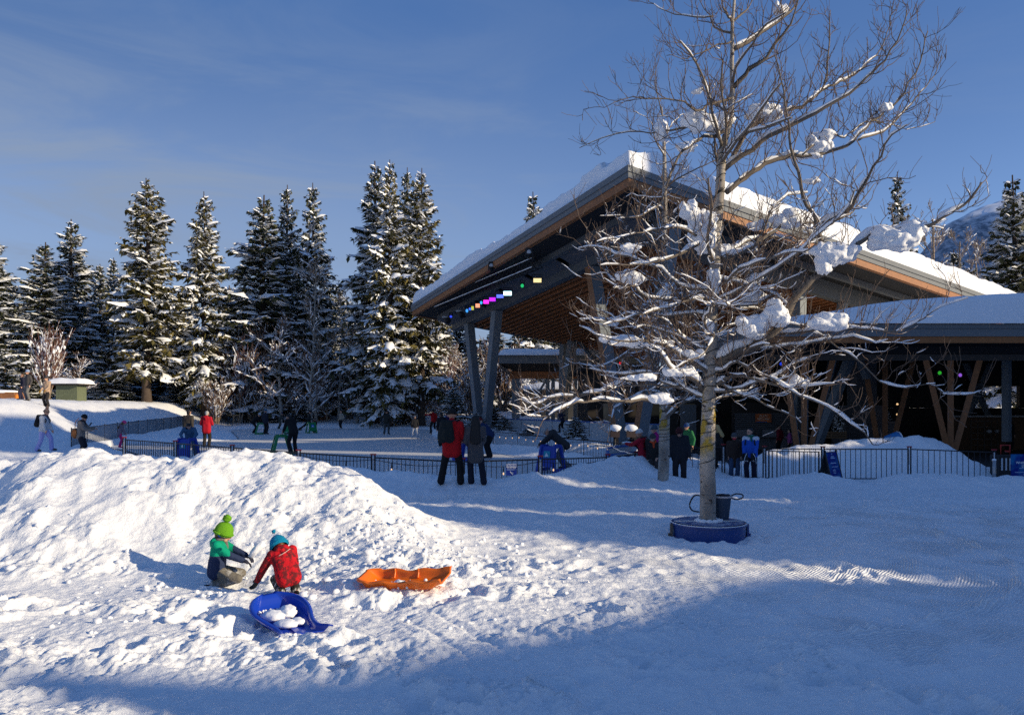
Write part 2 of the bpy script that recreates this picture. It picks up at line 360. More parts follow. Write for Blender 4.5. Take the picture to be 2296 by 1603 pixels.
# rink ice
def make_ice():
    nb = NB(); P = ICEP; c = P.mean(0); n = len(P); K = 10
    v = []; f = []
    for k in range(K+1):
        for p in P: q = c+(p-c)*k/K; v.append((q[0], q[1], -.005+.003*math.sin(k)))
    v = np.array(v); v[:, 2] = 0
    f = [(k*n+i, k*n+(i+1) % n, (k+1)*n+(i+1) % n, (k+1)*n+i) for k in range(1, K) for i in range(n)]
    nb.add(v, f); nb.add(np.vstack([v[n:2*n]]), [list(range(n))])
    m = bpy.data.materials.new('skated_ice'); m.use_nodes = True; N = m.node_tree.nodes; L = m.node_tree.links; b = N['Principled BSDF']
    tc = N.new('ShaderNodeTexCoord'); mp = N.new('ShaderNodeMapping'); mp.inputs['Scale'].default_value = (.35, 2.2, 1); mp.inputs['Rotation'].default_value = (0, 0, .35)
    L.new(tc.outputs['Object'], mp.inputs[0]); nz = N.new('ShaderNodeTexNoise'); nz.inputs['Scale'].default_value = 1.3; nz.inputs['Detail'].default_value = 8; nz.inputs['Roughness'].default_value = .7; L.new(mp.outputs[0], nz.inputs['Vector'])
    cr = N.new('ShaderNodeValToRGB'); cr.color_ramp.elements[0].position = .36; cr.color_ramp.elements[0].color = (.54, .55, .57, 1); cr.color_ramp.elements[1].position = .68; cr.color_ramp.elements[1].color = (.84, .84, .84, 1)
    L.new(nz.outputs['Fac'], cr.inputs[0]); L.new(cr.outputs[0], b.inputs['Base Color'])
    b.inputs['Roughness'].default_value = .42; b.inputs['Specular IOR Level'].default_value = .35
    bp = N.new('ShaderNodeBump'); bp.inputs['Strength'].default_value = .25; bp.inputs['Distance'].default_value = .02; L.new(nz.outputs['Fac'], bp.inputs['Height']); L.new(bp.outputs['Normal'], b.inputs['Normal'])
    struct('rink_ice', nb, m)
make_ice()

# far mountain on the right
def make_mountain():
    nx, ny = 150, 70
    xs = np.linspace(700, 4200, nx); ys = np.linspace(1900, 3900, ny); X, Y = np.meshgrid(xs, ys)
    px = X/Y*F+CX
    ridge = np.interp(px, [1700, 1950, 2050, 2120, 2180, 2240, 2300, 2400, 2700, 3100], [40, 130, 330, 395, 428, 462, 480, 470, 430, 380])
    top = ridge/F*3300
    t = ss(1950, 3300, Y)
    Z = -10+top*t*(1-.35*ss(3300, 3900, Y))+fbm(X*.004, Y*.004, 5, 7)*26*t
    i = np.arange(ny-1)[:, None]*nx+np.arange(nx-1)[None, :]
    nb = NB(); nb.add(np.c_[X.ravel(), Y.ravel(), Z.ravel()], np.stack([i, i+1, i+nx+1, i+nx], -1).reshape(-1, 4), 0, True)
    m = bpy.data.materials.new('forested_mountain'); m.use_nodes = True; N = m.node_tree.nodes; L = m.node_tree.links; b = N['Principled BSDF']; b.inputs['Roughness'].default_value = .9
    tc = N.new('ShaderNodeTexCoord'); mp = N.new('ShaderNodeMapping'); mp.inputs['Scale'].default_value = (1, .35, .35); L.new(tc.outputs['Object'], mp.inputs[0])
    nz = N.new('ShaderNodeTexNoise'); nz.inputs['Scale'].default_value = .06; nz.inputs['Detail'].default_value = 6; nz.inputs['Roughness'].default_value = .75; L.new(mp.outputs[0], nz.inputs['Vector'])
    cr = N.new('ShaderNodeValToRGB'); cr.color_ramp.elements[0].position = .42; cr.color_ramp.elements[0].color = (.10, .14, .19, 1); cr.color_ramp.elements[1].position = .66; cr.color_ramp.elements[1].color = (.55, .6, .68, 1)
    L.new(nz.outputs['Fac'], cr.inputs[0])
    sx = N.new('ShaderNodeSeparateXYZ'); L.new(tc.outputs['Object'], sx.inputs[0])
    n2 = N.new('ShaderNodeTexNoise'); n2.inputs['Scale'].default_value = .012; n2.inputs['Detail'].default_value = 5; L.new(tc.outputs['Object'], n2.inputs['Vector'])
    ad = N.new('ShaderNodeMath'); ad.operation = 'MULTIPLY_ADD'; ad.inputs[1].default_value = 260; L.new(n2.outputs['Fac'], ad.inputs[0]); L.new(sx.outputs[2], ad.inputs[2])
    mr = N.new('ShaderNodeMapRange'); mr.inputs['From Min'].default_value = 860; mr.inputs['From Max'].default_value = 925; L.new(ad.outputs[0], mr.inputs['Value'])
    mx = N.new('ShaderNodeMix'); mx.data_type = 'RGBA'; L.new(mr.outputs['Result'], mx.inputs['Factor']); L.new(cr.outputs[0], mx.inputs['A']); mx.inputs['B'].default_value = (.86, .88, .92, 1)
    L.new(mx.outputs['Result'], b.inputs['Base Color'])
    struct('mountain', nb, m)
make_mountain()
# ================================================================ PEOPLE
def capsule(nb, p0, p1, r0, r1, k=10):
    p0 = np.asarray(p0, float); p1 = np.asarray(p1, float); d = p1-p0; L = np.linalg.norm(d)
    t = d/L if L > 1e-6 else np.array([0, 0, 1.])
    a = np.array([math.pi/2*i/4 for i in range(4)])
    P = [p0-t*r0*math.cos(x) for x in a]+[p0]+([p0+d*.5] if L > .02 else [])+[p1]+[p1+t*r1*math.sin(x) for x in np.linspace(0, math.pi/2, 5)[1:]]
    Rr = [max(r0*math.sin(x), .0008) for x in a]+[r0]+([(r0+r1)/2] if L > .02 else [])+[r1]+[max(r1*math.cos(x), .0008) for x in np.linspace(0, math.pi/2, 5)[1:]]
    nb.tube(P, Rr, k)
def remesh(nb, voxel, smooth=4, name='m'):
    me = nb.mesh(name); o = bpy.data.objects.new('tmp', me); COL.objects.link(o)
    md = o.modifiers.new('r', 'REMESH'); md.mode = 'VOXEL'; md.voxel_size = voxel
    if smooth: s = o.modifiers.new('s', 'SMOOTH'); s.factor = .5; s.iterations = smooth
    dg = bpy.context.evaluated_depsgraph_get(); out = bpy.data.meshes.new_from_object(o.evaluated_get(dg)); bpy.data.objects.remove(o); bpy.data.meshes.remove(me)
    out.polygons.foreach_set('use_smooth', np.ones(len(out.polygons), bool)); return out
def child(me, name, mats, parent, fn=None):
    mats = mats if isinstance(mats, (list, tuple)) else [mats]
    for m in mats: me.materials.append(m)
    if fn is not None:
        n = len(me.polygons); c = np.empty(n*3); me.polygons.foreach_get('center', c); me.polygons.foreach_set('material_index', fn(c.reshape(-1, 3)).astype(np.int32))
    o = bpy.data.objects.new(name, me); COL.objects.link(o); o.parent = parent; return o
def cloth(col, key='', quilt=0, mark=None):
    nm = '%scloth_%03d_%03d_%03d' % (key, *[int(c*999) for c in col])
    if quilt: return M('quilted_'+nm, col, .55, .12, 9, bump=.55, bs=25, wave=1.6, wd='Z', ws=quilt, spec=.35)
    return M(nm, col, .8, .16, 10, bump=.7, bs=11, spec=.2)
SKIN = M('skin', (.52, .29, .20), .55, .06, 8); DKSKIN = M('tanned_skin', (.30, .16, .10), .55, .06, 8)
HAIRB = M('black_hair', (.012, .010, .010), .5, .3, 20); HAIRBR = M('brown_hair', (.10, .05, .025), .5, .3, 20); HAIRG = M('grey_hair', (.35, .34, .33), .6, .2, 20)
EYE = M('eye', (.03, .02, .015), .3); LIP = M('lip', (.45, .14, .11), .5); BOOTM = M('black_boot', (.015, .014, .014), .6, .2); SOLE = M('skate_blade', (.5, .52, .55), .3, metal=.7)
def ik(a, b, l1, l2, pole):
    a = np.asarray(a, float); b = np.asarray(b, float); d = b-a; L = np.linalg.norm(d); L2 = min(L, (l1+l2)*.999); t = d/max(L, 1e-6)
    x = (l1*l1-l2*l2+L2*L2)/(2*L2); h = math.sqrt(max(l1*l1-x*x, 0)); p = np.asarray(pole, float); p = unit(p-t*np.dot(p, t)); return a+t*x+p*h, a+t*L2
def rotx(a): c, s = math.cos(a), math.sin(a); return np.array([[1, 0, 0], [0, c, -s], [0, s, c]])
def roty(a): c, s = math.cos(a), math.sin(a); return np.array([[c, 0, s], [0, 1, 0], [-s, 0, c]])
def rotz(a): c, s = math.cos(a), math.sin(a); return np.array([[c, -s, 0], [s, c, 0], [0, 0, 1]])
def skeleton(lean=0, side=0, twist=0, pel=(0, 0, 0), lw=None, rw=None, la=None, ra=None, head=(0, 0), lpole=(-.4, -1, -.2), rpole=(.4, -1, -.2), lk=None, rk=None):
    J = {}; p = np.array([0, 0, .93])+pel; B = roty(R(side)) @ rotx(-R(lean)) @ rotz(R(twist)); J['pel'] = p; J['B'] = B
    J['waist'] = p+B @ [0, 0, .17]; J['chest'] = p+B @ [0, .01, .36]; J['neck'] = p+B @ [0, 0, .53]
    Hm = B @ rotz(R(head[1])) @ rotx(-R(head[0])); J['H'] = Hm; J['head'] = J['neck']+Hm @ [0, .03, .155]
    for s, n in ((-1, 'l'), (1, 'r')):
        sh = p+B @ [s*.185, -.01, .47]; J[n+'s'] = sh
        w = {'l': lw, 'r': rw}[n]; w = sh+B @ [s*.06, .04, -.52] if w is None else np.asarray(w, float)
        J[n+'e'], J[n+'w'] = ik(sh, w, .29, .26, B @ np.array({'l': lpole, 'r': rpole}[n]))
        hp = p+roty(R(side*.3)) @ [s*.09, 0, -.03]; J[n+'h'] = hp
        a = {'l': la, 'r': ra}[n]; a = np.array([s*.11, 0, .09]) if a is None else np.asarray(a, float)
        J[n+'k'], J[n+'a'] = ik(hp, a, .43, .42, np.array({'l': lk, 'r': rk}[n] if {'l': lk, 'r': rk}[n] is not None else (s*.15, 1, 0)))
        J[n+'t'] = J[n+'a']+np.array([s*.03, .17, -.045])
    return J
def hand(nb, w, d, s, up, k=1.0):
    """palm, four bent fingers of unequal length and a side thumb"""
    d = unit(d); up = unit(np.asarray(up, float)-d*np.dot(up, d)); sd = np.cross(d, up)*s
    c = w+d*.045*k; capsule(nb, w, c+sd*.018*k, .026*k, .022*k); capsule(nb, w, c-sd*.018*k, .026*k, .022*k)
    for i, ln in enumerate((.062, .074, .07, .055)):
        b = c+sd*(.03-.02*i)*k+d*.02*k; m = b+d*ln*.55*k-up*.012*k; e = m+d*ln*.38*k-up*.03*k
        capsule(nb, b, m, .0105*k, .0098*k, 8); capsule(nb, m, e, .0098*k, .008*k, 8)
    b = w+d*.015*k+sd*.028*k; m = b+(d*.6+sd*.8)*.034*k; capsule(nb, b, m, .013*k, .012*k, 8); capsule(nb, m, m+(d*.9+sd*.2-up*.3)*.03*k, .012*k, .009*k, 8)
def person(label, loc, yaw, H=1.72, J=None, jacket=(.02, .02, .025), hem=.10, legs=(.015, .015, .017), hat=None, hair=None, hairlen=0, boots=BOOTM, gloves=None, skin=SKIN, quilt=0, hood=None, scarf=None, skates=False,
           vox=.022, face=False, wide=1.0, hatz=.03, hatg=1.0, jacket_mats=None, jacket_fn=None, pom=None, leg_mat=None, boot_col=None, group=None, helmet=None, big=1.0, name='person', headk=1.0, handk=1.0, mask=None):
    J = J or skeleton(); k = H/1.72; t = thing(name, label, 'person', loc, yaw, group); t.scale = (k, k, k)
    W = wide; B = J['B']; Hm = J['H']; hc = J['head']; fx = lambda v: B @ np.asarray(v, float)
    # ---- body
    nb = NB(); q = headk
    def hp(x, y, z): return hc+Hm @ (np.array([x, y, z])*q)
    capsule(nb, hp(0, -.015, .03), hp(0, .005, .03), .093*q, .09*q, 14); capsule(nb, hp(0, .022, -.035), hp(0, .03, -.06), .068*q, .055*q, 12); capsule(nb, hp(-.02, .05, -.085), hp(.02, .05, -.085), .032*q, .032*q)
    capsule(nb, hp(0, .088, .005), hp(0, .108, -.03), .011*q, .017*q, 8); capsule(nb, hp(0, .09, -.062), hp(0, .092, -.066), .016*q, .014*q, 8)
    for s in (-1, 1): capsule(nb, hp(s*.088, -.005, .01), hp(s*.09, -.01, -.025), .02*q, .014*q, 8)
    capsule(nb, J['neck']-B @ [0, 0, .05], hp(0, -.01, -.05), .052, .05)
    capsule(nb, J['pel'], J['chest'], .1, .11)
    for s, n in ((-1, 'l'), (1, 'r')):
        capsule(nb, J['chest'], J[n+'s'], .09, .05); capsule(nb, J[n+'s'], J[n+'e'], .045, .036); capsule(nb, J[n+'e'], J[n+'w'], .036, .026)
        capsule(nb, J['pel'], J[n+'h'], .08, .08); capsule(nb, J[n+'h'], J[n+'k'], .075, .05); capsule(nb, J[n+'k'], J[n+'a'], .045, .035); capsule(nb, J[n+'a'], J[n+'t'], .035, .03)
        if not gloves: hand(nb, J[n+'w'], J[n+'w']-J[n+'e'], s, B @ [0, 0, 1] if abs((J[n+'w']-J[n+'e'])[2]) < .2 else B @ [-s, .3, 0], 1.05)
    child(remesh(nb, vox*.75, 2, 'person_body'), 'body', skin, t)
    if gloves:
        for s, n in ((-1, 'l'), (1, 'r')):
            nb = NB(); hand(nb, J[n+'w'], J[n+'w']-J[n+'e'], s, B @ [0, 0, 1] if abs((J[n+'w']-J[n+'e'])[2]) < .2 else B @ [-s, .3, 0], 1.35*handk); capsule(nb, J[n+'w']+(J[n+'e']-J[n+'w'])*.2, J[n+'w'], .046, .044); child(remesh(nb, min(.011, vox), 1, 'person_glove'), 'glove', cloth(gloves), t)
    # ---- trousers
    nb = NB()
    capsule(nb, J['pel']+B @ [-.06*W, 0, .04], J['pel']+B @ [.06*W, 0, .04], .125*big, .125*big)
    for n in 'lr':
        capsule(nb, J['pel']*.4+J[n+'h']*.6, J[n+'h']*.6+J[n+'k']*.4, .12*big, .1*big); capsule(nb, J[n+'h'], J[n+'k'], .108*big, .082*big); capsule(nb, J[n+'k'], J[n+'k']*.2+J[n+'a']*.8, .08*big, .08*big); capsule(nb, J[n+'k']*.2+J[n+'a']*.8, J[n+'a']+(0, 0, .0), .08*big, .085*big)
    child(remesh(nb, vox, 3, 'person_trousers'), 'trousers', leg_mat or cloth(legs), t)
    for n in 'lr':
        nb = NB(); a, e = J[n+'a'], J[n+'t']; capsule(nb, a+(0, 0, .06 if skates else .0), a-(0, 0, .035), .06, .05); capsule(nb, a-(0, .01, .035), e-(0, 0, .0), .05, .04)
        me = remesh(nb, vox*.8, 2, 'person_boot'); bo = child(me, 'boot', boot_col and cloth(boot_col) or boots, t)
        if skates: nb = NB(); nb.box((a+e)/2-(0, 0, .075), (.012, .27, .05), 0, rotz(0)); nb.build('skate_blade', SOLE, bo, world=False)
    # ---- jacket
    nb = NB(); b0 = J['pel']+B @ [0, 0, -hem+.1]
    for s in (-1, 1):
        capsule(nb, J['pel']+B @ [s*.065*W, 0, .10-hem], J['waist']+B @ [s*.065*W, 0, 0], .135*W**.5*big, .13*W**.5*big, 14); capsule(nb, J['waist']+B @ [s*.06*W, 0, 0], J['chest']+B @ [s*.085*W, 0, .06], .125*big, .128*big, 14)
    capsule(nb, J['pel']+B @ [0, 0, .10-hem], J['chest'], .14*big, .14*big, 14); capsule(nb, J['chest'], J['neck']-B @ [0, 0, .03], .125*big, .085*big, 12); capsule(nb, J['neck']-B @ [0, .0, .04], J['neck']+B @ [0, .005, .03], .082, .074)
    if hood: capsule(nb, J['neck']+B @ [-.06, -.085, -.02], J['neck']+B @ [.06, -.085, -.02], .075, .075); capsule(nb, J['neck']+B @ [0, -.11, -.06], J['neck']+B @ [0, -.12, -.09], .07, .05)
    for n in 'lr':
        capsule(nb, J['chest']+(J[n+'s']-J['chest'])*.6, J[n+'s'], .11*big, .085*big); capsule(nb, J[n+'s'], J[n+'e'], .083*big, .068*big); capsule(nb, J[n+'e'], J[n+'w']-unit(J[n+'w']-J[n+'e'])*.01, .068*big, .054*big)
    jm = remesh(nb, vox, 3, 'person_jacket')
    child(jm, 'jacket', jacket_mats or cloth(jacket, quilt=quilt), t, jacket_fn)
    # ---- head wear
    def cap_mesh(z0, grow_, vo):
        nb = NB(); n = 16; m = 7; v = []
        for i in range(m+1):
            th = math.pi/2*i/m*1.0
            for j in range(n): a = 6.2832*j/n; v.append(hp(.105*grow_*math.cos(a)*math.cos(th)**.75, -.008+.118*grow_*math.sin(a)*math.cos(th)**.75, z0+(.145*grow_-max(z0, 0)*.2)*math.sin(th)))
        for j in range(n): a = 6.2832*j/n; v.append(hp(.096*grow_*math.cos(a), -.008+.106*grow_*math.sin(a), z0-.02))
        f = [(i*n+j, i*n+(j+1) % n, (i+1)*n+(j+1) % n, (i+1)*n+j) for i in range(m) for j in range(n)]+[((m+1)*n+j, (m+1)*n+(j+1) % n, (j+1) % n, j) for j in range(n)]
        nb.add(v, f, 0, True)
        ro = np.array([hp(.107*grow_*math.cos(6.2832*j/n), -.008+.119*grow_*math.sin(6.2832*j/n), z0+.012) for j in range(n+1)]); nb.tube(ro, .017, 6)
        return nb
    if hat:
        hm = hat if not isinstance(hat, tuple) else M('knit_%d_%d_%d' % tuple(int(c*99) for c in hat), hat, .85, .2, 30, bump=.8, bs=110)
        ho = cap_mesh(hatz, hatg, 0).build('hat', hm, t, world=False)
        if pom: nb = NB(); nb.blob(hp(0, -.02, .21), .05*pom*q, 0, 16, 12, lump=.22); nb.build('pompom', hm, ho, world=False)
    if helmet:
        cap_mesh(.02, 1.13, 0).build('helmet', M('helmet_shell', helmet, .25, .03, spec=.6), t, world=False)
    if hair:
        nb = NB()
        if not (hat or helmet): capsule(nb, hp(0, -.03, .045), hp(0, -.02, .05), .098*q, .095*q, 12)
        capsule(nb, hp(0, -.055, -.02), hp(0, -.05, -.06), .075*q, .06*q)
        if hairlen:
            for s in (-1, -.4, .3, 1): capsule(nb, hp(s*.05, -.08, 0), J['neck']+B @ [s*.1, -.16, -hairlen+.05*abs(s)], .055, .045)
            capsule(nb, hp(.07, -.02, -.03), J['neck']+B @ [.16, -.05, -hairlen*.8], .045, .04)
        child(remesh(nb, vox*.8, 2, 'person_hair'), 'hair', hair, t)
    if scarf:
        nb = NB(); c = J['neck']+B @ [0, .01, .035]; a = np.arange(15)*6.2832/14; nb.tube(np.array([c+B @ [.088*math.cos(x), .085*math.sin(x), .012*math.sin(2*x)] for x in a]), .036, 8); capsule(nb, c+B @ [-.03, .08, 0], c+B @ [-.05, .12, -.16], .04, .035)
        child(remesh(nb, .014, 1, 'person_scarf'), 'scarf', cloth(scarf), t)
    if mask: nb = NB(); nb.blob(hp(0, .05, -.06), (.065, .06, .05)); nb.build('face_mask', cloth(mask), t, world=False)
    if face:
        for s in (-1, 1): nb = NB(); nb.blob(hp(s*.034, .083, .004), (.0125*q, .008*q, .009*q)); nb.build('eye', EYE, t, world=False)
        nb = NB(); nb.blob(hp(0, .094, -.064), (.024*q, .01*q, .008*q)); nb.build('mouth', LIP, t, world=False)
    return t
def backpack(label, t, J, col, k, off=0.0, cat='backpack', sz=1.0):
    """worn on the back: a thing of its own, placed from the wearer's joints"""
    B = J['B']; base = J['waist']+B @ [off, -.24, .0]
    Mt = Matrix.LocRotScale(t.location, t.rotation_euler, t.scale)
    o = thing('backpack', label, cat, t.location, t.rotation_euler[2]); o.scale = t.scale
    nb = NB(); capsule(nb, base+B @ [-.08, 0, 0], base+B @ [-.06, .03, .33*sz], .12*sz, .09*sz, 12); capsule(nb, base+B @ [.08, 0, 0], base+B @ [.06, .03, .33*sz], .12*sz, .09*sz, 12); capsule(nb, base+B @ [0, -.08, .02], base+B @ [0, -.06, .16], .09*sz, .08*sz)
    child(remesh(nb, .02, 3, 'pack'), 'pack', cloth(col, 'pack_'), o)
    for s in (-1, 1):
        nb = NB(); nb.tube(spline([base+B @ [s*.1, .06, .38], J['neck']+B @ [s*.13, -.05, .02], J['chest']+B @ [s*.14, .15, .02], J['waist']+B @ [s*.17, .06, .03], base+B @ [s*.12, .07, .02]], 24), .022, 6); nb.build('strap', STRAP, o, world=False)
    return o
STRAP = M('black_strap', (.012, .013, .018), .6)
RD = math.radians
def xy(px, d): return (px-CX)/F*d, d
def P(label, px, d, yaw, z=None, **kw):
    x, y = xy(px, d); z = gz(x, y) if z is None else z
    return person(label, (x, y, z), RD(yaw), **kw)
sk = skeleton
BLK = (.012, .012, .014); NAVY = (.012, .018, .045); DGR = (.035, .036, .036); RED = (.42, .008, .012)
# --- couple by the fence
J = sk(la=(-.25, .0, .09), ra=(.2, .02, .09), pel=(0, 0, -.02), lw=(-.2, .22, .95), rw=(.22, .26, 1.02), head=(8, 6))
t = P('person in a bright red jacket and black trousers seen from behind at the fence', 1013, 17.75, -3, z=gz(-1.41, 17.75)-.03, H=1.76, J=J, jacket=RED, hem=.24, legs=BLK, hat=BLK, vox=.016, hood=True, wide=1.12, big=1.06)
backpack('dark backpack slung over the left shoulder of the red jacketed person', t, J, (.016, .02, .02), 1, -.10)
J = sk(la=(-.1, .08, .09), ra=(.2, -.1, .09), lw=(-.17, .24, 1.0), rw=(.17, .24, 1.0), twist=-6)
P('person with long dark hair in a grey quilted coat beside the red jacket', 1066, 17.65, 8, z=gz(-.85, 17.65)-.03, H=1.60, J=J, jacket=(.075, .07, .075), hem=.36, legs=(.012, .014, .028), hair=HAIRB, hairlen=.42, quilt=10, vox=.016, big=1.03)
# --- skaters
J = sk(lean=42, pel=(0, -.05, -.02), lw=(-.18, .62, .86), rw=(.16, .6, .84), head=(-12, 0))
P('person in navy with a dark red hat bent over a blue skating frame', 1098, 30.0, 68, H=1.74, J=J, jacket=(.015, .03, .09), legs=BLK, hat=(.12, .01, .012), skates=True, z=0.06)
J = sk(lean=50, pel=(0, -.08, -.1), lw=(-.2, .66, .80), rw=(.2, .66, .80), la=(-.12, -.30, .1), ra=(.12, -.1, .1), head=(15, 0))
P('person in a dark parka and pale grey hat leaning on a blue frame', 1258, 24.6, 76, H=1.74, J=J, jacket=(.03, .032, .036), hem=.2, legs=(.16, .17, .19), hat=(.36, .37, .38), skates=True, z=.05, hood=True, vox=.02)
J = sk(lean=30, pel=(0, -.06, -.03), lw=(-.22, .56, .74), rw=(.18, .5, .76), head=(25, 10), twist=10)
P('person all in black pushing a green skating frame just behind the fence', 657, 32.5, 40, H=1.84, J=J, jacket=BLK, hem=.12, legs=BLK, hair=HAIRB, skates=True, z=.07, hood=True)
P('person in a red coat standing alone on the ice edge near the left', 463, 37.8, 4, H=1.8, J=sk(lw=(-.22, .26, 1.05), rw=(.2, .26, 1.08), head=(14, 0)), jacket=(.40, .008, .02), hem=.24, legs=(.02, .017, .016), hat=None, hair=HAIRG, z=.05, hood=True, wide=1.1)
P('person in a dark brown jacket standing behind the skater in denim blue', 421, 37.5, -10, H=1.86, J=sk(lean=5, lw=(-.26, .1, .85)), jacket=(.045, .038, .032), hem=.18, legs=(.02, .03, .06), hair=HAIRB, z=.05, wide=1.25, big=1.1)
P('person in a denim blue jacket with long dark hair crouched over a blue frame', 426, 31.2, 195, H=1.70, J=sk(lean=46, pel=(0, -.12, -.12), lw=(-.22, .55, .78), rw=(.22, .55, .78), la=(-.2, -.02, .1), ra=(.2, -.05, .1), head=(10, 20)), jacket=(.05, .12, .22), hem=.2, legs=(.05, .10, .19), hair=HAIRB, hairlen=.3, z=.05, skates=True, wide=1.15)
P('child in a pink helmet with a mauve jacket and hot pink trousers', 268, 36.6, -60, H=1.32, J=sk(lean=14, lw=(-.15, .35, .85), rw=(.15, .35, .82), head=(18, 0)), jacket=(.19, .15, .19), hem=.2, legs=(.55, .03, .17), helmet=(.7, .03, .22), hair=HAIRBR, hairlen=.25, z=.1, hood=True, boot_col=(.5, .03, .18))
J = sk(lean=38, pel=(0, -.12, -.06), lw=(-.14, .5, .8), rw=(.14, .5, .8), la=(-.1, -.12, .1), ra=(.12, -.02, .1))
P('person in black bending to a green frame beside a blue hooded skater', 571, 57, -80, H=1.72, J=J, jacket=BLK, hem=.14, legs=BLK, hat=(.5, .52, .55), skates=True, z=.06, vox=.028)
P('standing skater in a dark coat and teal hat beside the green frame', 595, 56, -30, H=1.80, J=sk(), jacket=(.016, .02, .032), hem=.2, legs=BLK, hat=(.03, .12, .2), skates=True, z=.06, vox=.028, wide=1.1)
P('small skater in grey overalls reaching forward near the far fence', 627, 68, -75, H=1.5, J=sk(lean=16, lw=(-.2, .45, 1.1), rw=(.2, .4, .95), la=(-.1, -.16, .1), ra=(.1, -.05, .1)), jacket=(.05, .055, .05), legs=(.045, .05, .047), hat=(.015, .02, .06), skates=True, z=.06, vox=.03)
P('skater crouching over the middle green frame in a bear eared hat', 650, 58, 180, H=1.45, J=sk(lean=48, pel=(0, -.1, -.15), lw=(-.2, .5, .72), rw=(.2, .5, .72), head=(-25, 0)), jacket=BLK, legs=BLK, hat=(.03, .03, .03), skates=True, z=.06, vox=.026, face=True)
P('tall dark skater lunging with one leg stretched back', 690, 60, -78, H=1.86, J=sk(lean=8, pel=(0, .05, -.16), la=(-.1, -.72, .12), ra=(.1, .38, .1), lw=(-.2, .3, .95), rw=(.2, .35, .95)), jacket=(.018, .022, .022), legs=BLK, hat=BLK, skates=True, z=.06, vox=.028)
P('small red cheeked child in dark clothes held by the lunging skater', 706, 59.5, 170, H=1.05, J=sk(), jacket=(.08, .02, .02), legs=BLK, hat=BLK, skates=True, z=.06, vox=.03)
P('skater in a pale gold jacket with white skates near the far fence', 765, 68.5, 150, H=1.62, J=sk(la=(-.03, 0, .1), ra=(.05, .02, .1), lw=(-.3, .1, .9)), jacket=(.36, .31, .24), legs=BLK, hair=HAIRB, hairlen=.15, skates=True, z=.06, vox=.03, boot_col=(.6, .6, .62), quilt=9)
P('skater in a dark jacket with arms held out striding away', 866, 55, -10, H=1.72, J=sk(lean=8, lw=(-.42, .05, .95), rw=(.42, .0, .95), la=(-.12, -.1, .1), ra=(.13, .12, .1)), jacket=(.025, .027, .024), hem=.12, legs=(.06, .07, .075), hat=BLK, skates=True, z=.06, vox=.026, wide=1.2)
P('child in a black jacket and white leggings on the ice', 930, 48.5, 12, H=1.42, J=sk(la=(-.2, 0, .1), ra=(.2, 0, .1)), jacket=(.014, .014, .018), hem=.14, legs=(.50, .52, .58), hat=(.18, .18, .2), skates=True, z=.06, vox=.025, big=.95)
P('skater in a red jacket stretching one arm sideways', 972, 57, 30, H=1.78, J=sk(lean=4, lw=(-.62, .05, 1.38), rw=(.25, .1, .9), la=(-.2, 0, .1), ra=(.18, .05, .1)), jacket=(.40, .01, .012), legs=BLK, hair=HAIRB, skates=True, z=.06, vox=.026)
P('dark skater with a fur trimmed hood and white skates near the red jacket', 991, 38.5, 25, H=1.74, J=sk(lean=6, la=(-.1, .0, .1), ra=(.1, .18, .1)), jacket=(.013, .013, .016), hem=.2, legs=BLK, hair=HAIRB, hood=True, skates=True, z=.05, boot_col=(.6, .6, .62), scarf=(.10, .06, .04), wide=1.1)
P('person in a purple jacket behind the fur hooded skater', 1006, 52, 60, H=1.62, J=sk(lean=14), jacket=(.045, .03, .14), legs=BLK, hair=HAIRB, z=.06, vox=.028)
P('child with outstretched legs in dark navy gliding under the roof', 1262, 46, 100, H=1.5, z=.5, J=sk(lean=24, pel=(0, 0, -.1), lw=(-.5, .2, 1.1), rw=(.5, .1, 1.0), la=(-.3, .3, .1), ra=(.2, -.3, .1)), jacket=NAVY, legs=BLK, hat=BLK, vox=.028)
# --- left hill
P('walking person in a white puffy jacket and lilac trousers with a fur pompom hat', 98, 31.0, -90, H=1.70, J=sk(lean=4, la=(-.1, .27, .12), ra=(.1, -.22, .09), lw=(-.2, .22, .86), rw=(.2, .2, .86), head=(12, 0)), jacket=(.62, .63, .65), hem=.16, legs=(.36, .38, .72), hat=(.22, .15, .12), pom=1.3, quilt=7, hood=True, scarf=(.10, .07, .08), big=1.08, vox=.02)
x_, y_ = xy(98, 31); Jp = sk(lean=4); tmp = [o for o in SC.objects if o.type == 'EMPTY' and 'lilac' in o.get('label', '')][0]
backpack('round black backpack worn by the walker in lilac trousers', tmp, Jp, (.012, .012, .015), 1, 0)
P('person in a beige padded jacket and black beanie holding up a phone', 181, 30.0, -82, z=gz(*xy(181, 30.0))-.12, H=1.70, J=sk(lean=5, lw=(-.14, .47, 1.18), rw=(.14, .45, 1.12), head=(14, 0)), jacket=(.24, .20, .17), hem=.18, legs=(.02, .02, .03), hat=BLK, hood=True, scarf=(.02, .02, .03), quilt=6, vox=.018, face=True, big=1.05)
P('person in a tan coat and dark cap looking over the rink from the hill', 105, 44, 165, H=1.76, J=sk(lw=(-.16, .25, .95), rw=(.16, .25, .95)), jacket=(.42, .29, .20), hem=.2, legs=(.022, .02, .022), hat=(.05, .05, .055), gloves=(.30, .16, .02), vox=.024)
P('person in a charcoal coat and blue white hat on the hill top', 63, 45, 150, H=1.80, J=sk(), jacket=(.065, .06, .06), hem=.14, legs=(.15, .145, .14), hat=(.25, .34, .5), vox=.026)
P('dark navy clothed person beside the charcoal coat on the hill', 51, 46, 120, H=1.55, J=sk(la=(-.1, .15, .1)), jacket=(.015, .016, .035), hem=.2, legs=(.02, .02, .045), hair=HAIRBR, vox=.026)
